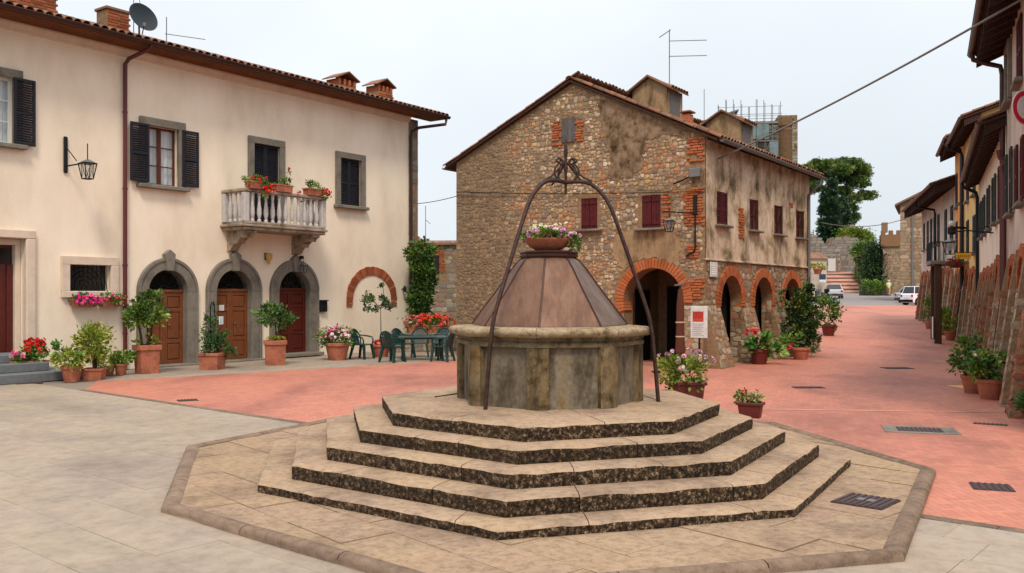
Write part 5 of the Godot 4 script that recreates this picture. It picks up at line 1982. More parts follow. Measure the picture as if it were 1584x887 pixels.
		for i in 6:
			for s in [-1.0, 1.0]:
				var tf := Transform3D(Basis(Vector3(0, 0, -s), Vector3(s * 0.4, 0.9, 0).normalized(), Vector3(s, -0.55, 0).normalized()).orthonormalized(), Vector3(q[0] + s * (hw + 0.18), q[3] - 0.02, q[1] - 0.02 - i * 0.2))
				inst(tiles[rng.randi() % 8], "roof_tile", dm, tf)
		b = MB.new()
		b.span(Vector3(q[0] + hw - 0.01, q[5] + 0.3, q[1] - q[6] * 0.8), Vector3(q[0] + hw + 0.02, q[3] - 0.1, q[1] - 0.2))
		part(b, "dormer_shutter", M.old_board, dm)
	# chimneys
	b = MB.new()
	b.bbox(Vector3(6.3, 6.85, -2.8), Vector3(0.24, 0.45, 0.3), 0.01)
	var ch := part(b, "chimney", M.brick, h)
	b = MB.new()
	b.bbox(Vector3(6.3, 7.14, -2.8), Vector3(0.34, 0.05, 0.4), 0.01)
	part(b, "cap", M.tile, ch)
	b = MB.new()
	b.col = Color(0.62, 0.58, 0.55)
	b.lathe([Vector2(0.22, 5.9), Vector2(0.22, 7.28), Vector2(0.235, 7.3), Vector2(0.235, 7.36), Vector2(0.21, 7.38), Vector2(0.21, 7.44), Vector2(0.235, 7.46), Vector2(0.235, 7.52), Vector2(0.21, 7.54), Vector2(0.21, 7.74), Vector2(0.1, 7.82), Vector2(0, 7.83)], 18, Vector3(7.35, 0, -8.3))
	part(b, "round_chimney", M.mortar, h, true)
	# wire clipped along the front
	b = MB.new()
	var pts := []
	for i in 21:
		var f := i / 20.0
		pts.append(Vector3(0.05 + 7.9 * f, 4.98 - 0.5 * f - 0.06 * sin(f * PI), 0.07))
	b.tube(pts, 0.012, 5)
	part(b, "cable", M.iron, h)
	return h


func stone_house_fittings(h: Node3D) -> void:
	var X := h.transform
	var th := h.rotation.y
	var l := thing("arch_lantern", "grey iron lantern hanging from a bracket on the stone house near its street corner", "lantern", X * Vector3(7.78, 2.95, 0.03), th)
	var b := MB.new()
	b.tube([Vector3(-0.25, -0.1, 0.03), Vector3(-0.05, 0.0, 0.03), Vector3(0, 0.1, 0.03), Vector3(0, 1.45, 0.03)], 0.022, 6)
	part(b, "conduit", M.iron, l)
	b = MB.new()
	b.bbox(Vector3(0, 1.2, 0.03), Vector3(0.1, 0.5, 0.05), 0.01)
	b.tube([Vector3(0, 0.98, 0.03), Vector3(-0.35, 1.0, 0.4), Vector3(-0.62, 1.02, 0.62)], 0.018, 6)
	part(b, "bracket", M.iron, l)
	lantern_body(l, Vector3(-0.5, 0.62, 0.5), 0.32)
	var w := thing("cable_box", "pale junction box high on the brick corner of the stone house", "junction box", X * Vector3(7.78, 4.82, 0.03), th)
	b = MB.new()
	b.bbox(Vector3(0, 0.14, 0.06), Vector3(0.3, 0.24, 0.12), 0.02)
	part(b, "body", M.zinc, w)
	b = MB.new()
	b.tube([Vector3(-0.15, 0.05, 0.05), Vector3(-0.35, -0.03, 0.05), Vector3(-0.6, -0.1, 0.04)], 0.02, 6)
	part(b, "cable", M.rubber, w)
	var S := X * Transform3D(Basis(Vector3(0, 0, -1), Vector3.UP, Vector3.RIGHT), Vector3(8.03, 0, 0))
	var q := thing("wall_plaque", "white rectangular plaque on the pier by the first street arch", "plaque", S * Vector3(0.42, 2.33, 0.04), th + PI / 2)
	b = MB.new()
	b.bbox(Vector3(0, 0.18, 0.01), Vector3(0.46, 0.38, 0.025), 0.006)
	part(b, "board", M.white_paint, q)
	b = MB.new()
	for i in 5:
		b.box(Vector3(0, 0.29 - i * 0.055, 0.0235), Vector3(0.3 - 0.04 * (i % 3), 0.014, 0.003))
	b.col = Color(0.35, 0.35, 0.36)
	part(b, "lettering", M.plain, q)
	# information board
	var s := thing("information_board", "white information board with a red picture, on a thin post by the stone house", "information board", P(4.55, 0, 22.0), -0.5)
	b = MB.new()
	for x in [0.0]:
		b.tube([Vector3(x, 0, -0.03), Vector3(x, 1.5, -0.03)], 0.025, 8)
	part(b, "post", M.iron, s)
	b = MB.new()
	b.bbox(Vector3(0, 1.2, 0), Vector3(0.42, 0.78, 0.025), 0.006)
	part(b, "panel", M.white_paint, s)
	var im := Image.create(64, 40, false, Image.FORMAT_RGB8)
	for y in 40:
		for x in 64:
			var v := noise.get_noise_2d(x * 9.0, y * 14.0)
			im.set_pixel(x, y, Color(0.62, 0.1, 0.07).lerp(Color(0.85, 0.45, 0.3), clampf(v * 1.4 + (0.45 if y > 26 else 0.1), 0, 1)))
	var m := StandardMaterial3D.new()
	m.albedo_texture = ImageTexture.create_from_image(im)
	m.roughness = 0.5
	var pm := QuadMesh.new()
	pm.size = Vector2(0.27, 0.25)
	pm.material = m
	inst(pm, "picture", s, Transform3D(Basis(), Vector3(-0.02, 1.33, 0.0145)))
	b = MB.new()
	b.col = Color(0.32, 0.3, 0.3)
	for i in 7:
		b.box(Vector3(-0.02 - 0.02 * (i % 2), 1.15 - i * 0.045, 0.014), Vector3(0.29 - 0.04 * (i % 2), 0.012, 0.003))
	part(b, "lettering", M.plain, s)
	# folded parasol
	var u := thing("folded_parasol", "closed rust-brown parasol tied round its wooden pole before the stone arch", "parasol", P(4.02, 0, 21.6), 0.3)
	b = MB.new()
	b.lathe([Vector2(0, 0), Vector2(0.24, 0.0), Vector2(0.24, 0.06), Vector2(0.06, 0.1), Vector2(0.05, 0.25)], 20)
	part(b, "base", M.pietra, u, true)
	b = MB.new()
	b.tube([Vector3(0, 0.1, 0), Vector3(0, 2.12, 0)], 0.024, 8)
	part(b, "pole", M.bark, u, true)
	b = MB.new()
	b.col = Color(0.1, 0.035, 0.022)
	for i in 8:
		var a := TAU * i / 8.0
		var o := Vector3(cos(a), 0, sin(a))
		b.tube([o * 0.03 + Vector3(0, 2.0, 0), o * 0.05 + Vector3(0, 1.6, 0), o * 0.055 + Vector3(0, 1.15, 0), o * 0.06 + Vector3(0, 0.8, 0), o * 0.075 + Vector3(0, 0.5, 0), o * 0.05 + Vector3(0, 0.42, 0)], [0.025, 0.045, 0.045, 0.05, 0.055, 0.02], 7)
	part(b, "canopy", M.cloth, u, true)
	for y in [0.86, 1.2]:
		b = MB.new()
		b.col = Color(0.45, 0.3, 0.2)
		b.lathe([Vector2(0.105, y - 0.02), Vector2(0.118, y), Vector2(0.105, y + 0.02)], 16)
		part(b, "tie", M.cloth, u, true)
	b = MB.new()
	b.tube([Vector3(-0.16, 2.08, 0), Vector3(0, 2.1, 0), Vector3(0.14, 2.17, 0)], [0.02, 0.03, 0.02], 7)
	part(b, "finial", M.old_board, u, true)
	# aerial on the dormer
	var a := thing("yagi_aerial", "tall television aerial with two long rods on the stone house dormer", "aerial", X * Vector3(5.45, 8.1, -3.4), 0.0)
	b = MB.new()
	b.tube([Vector3(0, 0, 0), Vector3(0, 1.72, 0)], 0.016, 6)
	part(b, "mast", M.zinc, a)
	for r in [[0.92, 1.1], [1.38, 1.1]]:
		b = MB.new()
		b.tube([Vector3(-0.02, r[0], 0), Vector3(r[1], r[0] + 0.0, 0.1)], 0.013, 6)
		part(b, "rod", M.zinc, a)
	b = MB.new()
	b.tube([Vector3(-0.32, 1.46, 0.1), Vector3(0.04, 1.72, 0)], 0.014, 6)
	part(b, "dipole", M.zinc, a)
	# overhead cable across the square
	b = MB.new()
	var pts := []
	var p0: Vector3 = S * Vector3(0.8, 5.4, 0.02)
	var p1 := P(8.9, 7.02, 14.9)
	for i in 25:
		var f := i / 24.0
		pts.append(p0.lerp(p1, f) - Vector3(0, 0.12 * 4 * f * (1 - f), 0))
	b.tube(pts, 0.022, 6)
	single(b, "overhead_cable", M.zinc, "thick overhead cable rising from the stone house across the street to the right eaves", "cable")
	b = MB.new()
	pts = []
	p0 = P(-3.3, 5.05, 31.6)
	p1 = X * Vector3(0.0, 5.0, -0.5)
	for i in 9:
		var f := i / 8.0
		pts.append(p0.lerp(p1, f) - Vector3(0, 0.05 * 4 * f * (1 - f), 0))
	b.tube(pts, 0.012, 5)
	single(b, "gap_cable", M.iron, "thin cable spanning the gap between the cream house and the stone house", "cable")
	b = MB.new()
	pts = []
	p0 = P(13.0, 4.9, 38.0)
	p1 = P(20.6, 5.9, 47.0)
	for i in 13:
		var f := i / 12.0
		pts.append(p0.lerp(p1, f) - Vector3(0, 0.3 * 4 * f * (1 - f), 0))
	b.tube(pts, 0.018, 5)
	single(b, "street_cable", M.zinc, "thin pale cable slung across the street before the pine tree", "cable")


# ---------- the street on the right ----------
func row_house(called: String, label: String, far: Vector2, near: Vector2, base: float, eave: float, mat: String, over: float, wins: Array, sh: String, feet: Array, depth := 7.0) -> Node3D:
	var dir := (near - far).normalized()
	var n := far.distance_to(near)
	var h := thing(called, label, "house", P(far.x, base, far.y), atan2(dir.y, dir.x), "houses along the right side of the street")
	var I := Transform3D.IDENTITY
	var e := eave - base
	var holes := []
	for w in wins:
		holes.append([w[0] - w[1] / 2, w[0] + w[1] / 2, w[2] - base, w[3] - base, -1.0])
	var b := MB.new()
	wall_sheet(b, 0, n, -0.5, e + 0.1, holes, 0.25)
	for x in [0.0, n]:
		b.quad(Vector3(x, -0.5, 0), Vector3(x, e + 0.1, 0), Vector3(x, e + 0.1, -depth), Vector3(x, -0.5, -depth))
		b.tri(Vector3(x, e + 0.1, 0), Vector3(x, e + 0.1 + depth * 0.17, -depth / 2), Vector3(x, e + 0.1, -depth))
	b.quad(Vector3(0, -0.5, -depth), Vector3(0, e + 0.1, -depth), Vector3(n, e + 0.1, -depth), Vector3(n, -0.5, -depth))
	part(b, "wall", M[mat], h)
	for w in wins:
		var x0: float = w[0] - w[1] / 2
		var x1: float = w[0] + w[1] / 2
		var y0: float = w[2] - base
		var y1: float = w[3] - base
		b = MB.new()
		b.bbox(Vector3(w[0], y0 - 0.04, 0.05), Vector3(w[1] + 0.2, 0.07, 0.18), 0.012)
		part(b, "sill", M.pietra, h)
		var kind: String = w[4] if w.size() > 4 else sh
		if kind == "sash":
			surround(I, x0, x1, y0, y1, 0.14, "pietra", h, false)
			sash_window(I, x0, x1, y0, y1, -0.08, 2, "white_frame", h)
		elif kind.begins_with("open"):
			kind = kind.substr(5)
			sash_window(I, x0, x1, y0, y1, -0.12, 2, "sash", h)
			shutter(I, x0 - w[1] / 2, x0 - 0.01, y0, y1, 0.06, kind, h)
			shutter(I, x1 + 0.01, x1 + w[1] / 2, y0, y1, 0.06, kind, h)
		else:
			shutter(I, x0, w[0] - 0.005, y0, y1, 0.02, kind, h)
			shutter(I, w[0] + 0.005, x1, y0, y1, 0.02, kind, h)
	# roof with open rafters
	roof_plane(h, Vector3(-0.25, e - 0.04 * over, over), Vector3.RIGHT, Vector3(0, 0.34, -1).normalized(), n + 0.5, depth / 2 + over + 0.2, 1)
	b = MB.new()
	b.hexa([Vector3(-0.2, e + 0.1, -depth / 2), Vector3(n + 0.2, e + 0.1, -depth / 2), Vector3(n + 0.2, e, -depth - 0.3), Vector3(-0.2, e, -depth - 0.3), Vector3(-0.2, e + depth * 0.17 + 0.2, -depth / 2), Vector3(n + 0.2, e + depth * 0.17 + 0.2, -depth / 2), Vector3(n + 0.2, e + 0.1, -depth - 0.3), Vector3(-0.2, e + 0.1, -depth - 0.3)])
	part(b, "rear_roof", M.tile, h)
	var k := int(n / 0.55)
	for i in k + 1:
		b = MB.new()
		b.col = Color.WHITE * rr(0.85, 1.1)
		var x := lerpf(-0.15, n + 0.15, float(i) / k)
		b.hexa([Vector3(x - 0.05, e - 0.1, -0.02), Vector3(x + 0.05, e - 0.1, -0.02), Vector3(x + 0.05, e - 0.14 - 0.34 * over, over - 0.03), Vector3(x - 0.05, e - 0.14 - 0.34 * over, over - 0.03), Vector3(x - 0.05, e + 0.02 + 0.25 * over, -0.02), Vector3(x + 0.05, e + 0.02 + 0.25 * over, -0.02), Vector3(x + 0.05, e - 0.09 * over, over - 0.03), Vector3(x - 0.05, e - 0.09 * over, over - 0.03)])
		part(b, "rafter", M.dark_wood, h)
	gutter(h, Vector3(-0.3, e - 0.02, over + 0.07), Vector3(n + 0.25, e - 0.02, over + 0.07), Vector3(0, 0, 1), "copper_brown", 0.07)
	# battered pillars with pointed brick heads
	for f in feet:
		var x: float = f[0]
		var w: float = f[1] * 0.8
		var top: float = f[2] - base
		var out: float = f[3] * 0.8
		b = MB.new()
		b.hexa([Vector3(x - w / 2, -0.3, out), Vector3(x + w / 2, -0.3, out), Vector3(x + w / 2, -0.3, -0.1), Vector3(x - w / 2, -0.3, -0.1), Vector3(x - w * 0.49, top * 0.72, out * 0.36), Vector3(x + w * 0.49, top * 0.72, out * 0.36), Vector3(x + w * 0.49, top * 0.72, -0.1), Vector3(x - w * 0.49, top * 0.72, -0.1)])
		b.hexa([Vector3(x - w * 0.4, top * 0.72, out * 0.36), Vector3(x + w * 0.4, top * 0.72, out * 0.36), Vector3(x + w * 0.4, top * 0.72, -0.1), Vector3(x - w * 0.4, top * 0.72, -0.1), Vector3(x - 0.03, top, 0.04), Vector3(x + 0.03, top, 0.04), Vector3(x + 0.03, top, -0.1), Vector3(x - 0.03, top, -0.1)])
		var bt := part(b, "buttress", M.mortar, h)
		var brick: bool = f[4]
		var tn := func(_c: Vector2) -> Color:
			return tint([Color(0.4, 0.14, 0.08), Color(0.46, 0.2, 0.12), Color(0.34, 0.13, 0.09)][rng.randi() % 3] if brick else [Color(0.42, 0.33, 0.24), Color(0.36, 0.28, 0.2), Color(0.48, 0.39, 0.3), Color(0.42, 0.22, 0.14)][rng.randi() % 4], 0.2)
		var tilt := atan2(out * 0.64, top * 0.72 + 0.3)
		var hb := 0.08 if brick else 0.11
		rubble(Transform3D(Basis(Vector3.RIGHT, -tilt), Vector3(0, -0.3, out)), x - w * 0.43, x + w * 0.43, 0.0, (top * 0.72 + 0.3) / cos(tilt), func(_c): return true, tn, hb, hb * 1.7, 0.16, 0.34)
		for s in [-1.0, 1.0]:  # flanks seen along the street
			rubble(Transform3D(Basis(Vector3(0, 0, -s), Vector3.UP, Vector3(s, 0, 0)), Vector3(x + s * w * 0.495, 0, 0)), -out if s > 0 else 0.0, 0.0 if s > 0 else out, -0.1, top * 0.7, func(c): return absf(c.x) < out * (1.0 - 0.64 * (c.y + 0.3) / (top * 0.72 + 0.3)) - 0.04, tn, hb, hb * 1.7, 0.12, 0.26)
		build_pile(bt, 24)
		# pointed arch rib springing to the next pillar
	for i in feet.size() - 1:
		var xa: float = feet[i][0]
		var xb: float = feet[i + 1][0]
		var w := absf(xb - xa) - 0.55
		if w < 0.5 or w > 3.2:
			continue
		var top: float = feet[i][2] - base
		b = MB.new()
		b.xf.origin = Vector3(0, 0, 0.0)
		voussoirs(h, I, Vector2((xa + xb) / 2, top * 0.6), w / 2, top * 0.34, 0.22, 0.0, PI, 18, -0.02, 0.06, B_RED)
		b = MB.new()
		var pts := PackedVector2Array([Vector2(xa + 0.28 * signf(xb - xa), 0.0), Vector2(xb - 0.28 * signf(xb - xa), 0.0)])
		for j in 9:
			var a := PI * j / 8
			pts.append(Vector2((xa + xb) / 2 + cos(a) * w / 2 * signf(xb - xa), top * 0.6 + sin(a) * top * 0.34))
		b.ext(pts, -0.05, 0.012, false)
		part(b, "blind_arch", M.tan_plaster, h)
	return h


func pipe(h: Node3D, x: float, e: float, over: float, mat: String, low := 0.0) -> void:
	var b := MB.new()
	b.tube([Vector3(x, e - 0.06, over + 0.07), Vector3(x, e - 0.22, over + 0.04), Vector3(x, e - 0.34, over * 0.6), Vector3(x, e - 0.42, 0.12), Vector3(x, e - 0.6, 0.08), Vector3(x, 1.8, 0.08), Vector3(x, low, 0.3)], 0.055, 10)
	part(b, "downpipe", M[mat], h, true)


func right_row() -> void:
	var h := row_house("pale_house", "tall pale house at the right edge of the street with wide dark eaves", Vector2(10.71, 19.6), Vector2(6.98, 11.5), 0.0, 7.22, "pale_wall", 0.6, [[1.0, 0.8, 5.85, 6.9, "sash"], [1.45, 0.75, 3.5, 4.76, "open_shutter_green"], [3.85, 0.75, 3.5, 4.6, "open_shutter_maroon"], [3.4, 0.8, 5.75, 6.9, "shutter_maroon"], [6.2, 0.8, 3.5, 4.6, "shutter_maroon"]], "shutter_maroon", [[0.9, 0.5, 2.6, 0.5, false], [3.0, 0.5, 2.7, 0.55, false], [5.1, 0.55, 2.7, 0.6, false], [6.6, 0.5, 2.7, 0.6, true]])
	pipe(h, 0.1, 7.22, 0.6, "copper_brown")
	pipe(h, 0.45, 5.0, 0.1, "maroon_pipe")
	h = row_house("cream_row_house", "low cream house with narrow grey-green shutters and a brown overhanging roof, right of the street", Vector2(15.31, 29.6), Vector2(10.71, 19.6), 0.0, 5.62, "cream", 0.45, [[1.5, 0.55, 3.65, 4.75, "open_shutter_green"], [3.41, 0.55, 3.65, 4.75, "open_shutter_green"], [5.67, 0.55, 3.65, 4.78, "open_shutter_green"], [7.95, 0.6, 3.65, 4.8, "open_shutter_green"], [10.2, 0.6, 3.55, 4.8, "open_shutter_maroon"]], "shutter_green", [[0.5, 0.45, 2.5, 0.45, false], [2.3, 0.45, 2.6, 0.5, false], [4.1, 0.5, 2.6, 0.5, true], [5.9, 0.5, 2.6, 0.55, true], [7.9, 0.5, 2.75, 0.5, true], [9.9, 0.5, 2.7, 0.5, false]])
	pipe(h, 0.15, 5.62, 0.45, "iron")
	h = row_house("yellow_house", "narrow yellow house between the low cream house and the orange one", Vector2(17.26, 34.5), Vector2(15.31, 29.6), 0.1, 7.7, "yellow_wall", 0.5, [[1.4, 0.7, 5.3, 6.6], [3.7, 0.7, 5.3, 6.6], [1.4, 0.7, 3.3, 4.6], [3.7, 0.7, 3.3, 4.6]], "shutter_dark", [[0.8, 0.45, 2.8, 0.5, false], [2.6, 0.45, 2.8, 0.5, false], [4.4, 0.45, 2.7, 0.5, false]])
	pipe(h, 0.1, 7.6, 0.5, "iron")
	h = row_house("orange_house", "narrow orange house with dark eaves standing above its neighbours", Vector2(18.86, 38.5), Vector2(17.26, 34.5), 0.3, 7.9, "ochre", 0.6, [[1.0, 0.7, 5.5, 6.9], [3.0, 0.7, 5.5, 6.9], [1.0, 0.7, 3.5, 4.9], [3.0, 0.7, 3.5, 4.9]], "shutter_dark", [[0.6, 0.45, 2.9, 0.5, true], [2.4, 0.45, 2.9, 0.5, false]])
	pipe(h, 3.9, 7.6, 0.6, "copper_brown")
	var wins := []
	for d in [49.2, 47.6, 46.2, 44.9, 43.5, 41.1, 39.3]:
		wins.append([(50.5 - d) * 1.054, 0.62, 4.3, 5.75])
	h = row_house("long_cream_house", "long cream house far up the street with a row of dark shutters and deep eaves", Vector2(22.87, 50.5), Vector2(18.86, 38.5), 0.45, 6.6, "pale_wall", 0.9, wins, "shutter_dark", [[0.4, 0.5, 3.1, 0.5, true], [2.1, 0.5, 3.1, 0.5, true], [3.8, 0.5, 3.1, 0.5, false], [5.5, 0.5, 3.1, 0.5, true], [7.2, 0.5, 3.1, 0.5, false], [8.9, 0.5, 3.1, 0.5, true], [10.6, 0.5, 3.1, 0.5, false], [12.2, 0.5, 3.0, 0.5, false]])
	pipe(h, 6.6, 6.0, 0.9, "iron")
	# small balcony of the long house
	var X := h.transform
	var t := thing("iron_balcony", "small blue-black iron balcony on the long cream house above the pillars", "balcony", X * Vector3(8.6, 2.9, 0.0), h.rotation.y)
	var b := MB.new()
	b.bbox(Vector3(0, 0.05, 0.3), Vector3(1.9, 0.1, 0.6), 0.01)
	part(b, "slab", M.pietra, t)
	b = MB.new()
	for i in 15:
		b.tube([Vector3(-0.9 + i * 0.128, 0.1, 0.57), Vector3(-0.9 + i * 0.128, 0.95, 0.57)], 0.018, 5)
	for s in [-0.9, 0.9]:
		for i in 4:
			b.tube([Vector3(s, 0.1, 0.05 + i * 0.16), Vector3(s, 0.95, 0.05 + i * 0.16)], 0.018, 5)
		b.tube([Vector3(s, 0.95, 0.0), Vector3(s, 0.95, 0.57)], 0.025, 5)
	b.tube([Vector3(-0.9, 0.95, 0.57), Vector3(0.9, 0.95, 0.57)], 0.025, 5)
	part(b, "railing", M.iron, t)
	# tall stone building that closes the row
	t = thing("tall_stone_house", "tall brown stone house with a sloping roof closing the right row", "house", P(35.2, gy(82) - 0.1, 82.0), -0.44)
	b = MB.new()
	b.ext(PackedVector2Array([Vector2(0, -0.5), Vector2(11, -0.5), Vector2(11, 8.9), Vector2(5.8, 11.8), Vector2(0, 8.9)]), -9.0, 0.0)
	part(b, "wall", M.mortar, t)
	rubble(Transform3D.IDENTITY, 0.0, 6.0, -0.2, 11.4, func(c): return c.y < 8.75 + c.x * 0.5, func(_c): return tint([Color(0.42, 0.31, 0.22), Color(0.48, 0.37, 0.27), Color(0.36, 0.26, 0.19), Color(0.42, 0.27, 0.2)][rng.randi() % 4], 0.18), 0.22, 0.4, 0.3, 0.7)
	build_pile(t, 0)
	for q in [[0.0, 8.9, -0.45, 8.7], [11.0, 8.9, 11.4, 8.7]]:
		b = MB.new()
		b.hexa([Vector3(q[2], q[3], 0.4), Vector3(5.8, 11.8, 0.4), Vector3(5.8, 11.8, -9.2), Vector3(q[2], q[3], -9.2), Vector3(q[2], q[3] + 0.18, 0.4), Vector3(5.8, 12.0, 0.4), Vector3(5.8, 12.0, -9.2), Vector3(q[2], q[3] + 0.18, -9.2)])
		part(b, "roof", M.tile, t)
	b = MB.new()
	b.tube([Vector3(1.0, 9.2, 0.1), Vector3(1.0, 0, 0.1)], 0.09, 8)
	part(b, "downpipe", M.zinc, t)
	b = MB.new()
	b.box(Vector3(3.0, 5.6, 0.03), Vector3(0.8, 1.6, 0.1))
	part(b, "window", M.dark_glass, t)
	# porch with its timber post
	t = thing("shop_porch", "flat porch roof on a brown timber post before the orange house", "porch", P(17.2, gy(34.5), 34.5), atan2(-0.9285, -0.3714))
	b = MB.new()
	b.bbox(Vector3(0.4, 2.95, 0.6), Vector3(2.6, 0.12, 1.25), 0.02)
	part(b, "roof", M.pietra, t)
	b = MB.new()
	b.bbox(Vector3(1.5, 1.4, 0.95), Vector3(0.24, 2.98, 0.24), 0.03)
	b.bbox(Vector3(-0.7, 1.4, 0.95), Vector3(0.26, 2.98, 0.26), 0.03)
	part(b, "post", M.bark, t)
	b = MB.new()
	b.bbox(Vector3(1.5, 0.55, 1.13), Vector3(0.42, 0.8, 0.03), 0.01)
	single(b, "menu_board", M.white_paint, "white notice board leaning on the brown porch post up the street", "notice board", P(17.2, gy(34.5), 34.5), atan2(-0.9285, -0.3714))
	# bracket lantern, hanging basket, small lamp, yellow sign, round sign
	t = thing("street_lantern", "large glass lantern on a long scrolled bracket over the right side of the street", "lantern", P(12.35, 3.45, 23.2), -1.1)
	b = MB.new()
	b.tube([P(0, 0, 0), Vector3(-0.3, 0.06, 0.6), Vector3(-0.5, 0.02, 1.0)], 0.018, 6)
	b.tube([Vector3(0, 0.25, 0), Vector3(-0.2, 0.06, 0.4)], 0.012, 6)
	part(b, "bracket", M.iron, t)
	lantern_body(t, Vector3(-0.5, -0.42, 1.0), 0.36)
	t = thing("hanging_basket", "dark red hanging flower basket below the large street lantern", "hanging basket", P(11.47, 2.55, 23.4), 0.0)
	b = MB.new()
	b.lathe([Vector2(0, 0), Vector2(0.1, 0.01), Vector2(0.16, 0.1), Vector2(0.17, 0.16), Vector2(0, 0.15)], 16)
	part(b, "basket", M.plastic_pot, t, true)
	b = MB.new()
	b.tube([Vector3(0, 0.15, 0), Vector3(0, 0.36, 0)], 0.008, 5)
	part(b, "hanger", M.iron, t)
	leaves(t, [[Vector3(0, 0.15, 0), Vector3(0.2, 0.12, 0.2)]], 160, 0.06, G_DARK)
	blooms(t, [[Vector3(0, 0.12, 0), Vector3(0.2, 0.12, 0.2)]], 24, 0.04, [Color(0.25, 0.01, 0.03), Color(0.4, 0.02, 0.04)])
	t = thing("small_street_lamp", "small dark lamp with a white globe on an arm before the orange house", "street lamp", P(16.9, 4.35, 33.6), -1.1)
	b = MB.new()
	b.tube([Vector3(0, 0, 0), Vector3(-0.05, 0.0, 0.75)], 0.045, 6)
	b.bbox(Vector3(-0.05, -0.12, 0.78), Vector3(0.24, 0.3, 0.24), 0.05)
	part(b, "arm", M.iron, t)
	b = MB.new()
	b.lathe([Vector2(0, -0.1), Vector2(0.09, -0.06), Vector2(0.12, 0.02), Vector2(0.09, 0.1), Vector2(0, 0.13)], 14, Vector3(-0.05, 0.12, 0.78))
	part(b, "globe", M.white_paint, t, true)
	t = thing("yellow_shop_sign", "small yellow sign board hanging out from the wall beside the dark downpipe", "sign", P(14.45, 3.02, 29.4), 0.0)
	b = MB.new()
	b.col = Color(0.72, 0.4, 0.02)
	b.bbox(Vector3(0.22, 0.1, 0), Vector3(0.5, 0.2, 0.04), 0.01)
	part(b, "board", M.plain, t)
	b = MB.new()
	b.col = Color(0.3, 0.14, 0.02)
	for i in 6:
		b.box(Vector3(0.06 + i * 0.065, 0.1, 0.0215), Vector3(0.035, 0.07, 0.003))
	part(b, "lettering", M.plain, t)
	b = MB.new()
	b.tube([Vector3(0.0, 0.22, 0), Vector3(0.7, 0.22, 0)], 0.014, 5)
	part(b, "arm", M.iron, t)
	t = thing("round_road_sign", "round red and white road sign fixed high on the pale house wall", "road sign", P(8.62, 5.0, 15.2), 0.35)
	for q in [[0.3, 0.0, Color(0.75, 0.75, 0.75)], [0.28, 0.008, Color(0.6, 0.02, 0.06)], [0.2, 0.014, Color(0.75, 0.75, 0.78)]]:
		b = MB.new()
		b.col = q[2]
		b.lathe([Vector2(0, 0.012), Vector2(q[0], 0.012), Vector2(q[0], 0.0)], 28)
		var o := part(b, "disc", M.plain, t)
		o.transform = Transform3D(Basis(Vector3.RIGHT, PI / 2), Vector3(0, 0.0, q[1]))
	b = MB.new()
	b.tube([Vector3(0, 0, -0.02), Vector3(0.45, 0, -0.1)], 0.02, 6)
	part(b, "bracket", M.zinc, t)


# ---------- far things ----------
func box_building(called: String, label: String, category: String, at: Vector3, turn: float, size: Vector3, mat: String) -> Node3D:
	var t := thing(called, label, category, at, turn)
	var b := MB.new()
	b.span(Vector3(-size.x / 2, -0.6, -size.z), Vector3(size.x / 2, size.y, 0))
	part(b, "wall", M[mat], t)
	return t


func stone_tones(a: Array) -> Callable:
	return func(_c: Vector2) -> Color: return tint(a[rng.randi() % a.size()], 0.2)


func yes(_c: Vector2) -> bool:
	return true


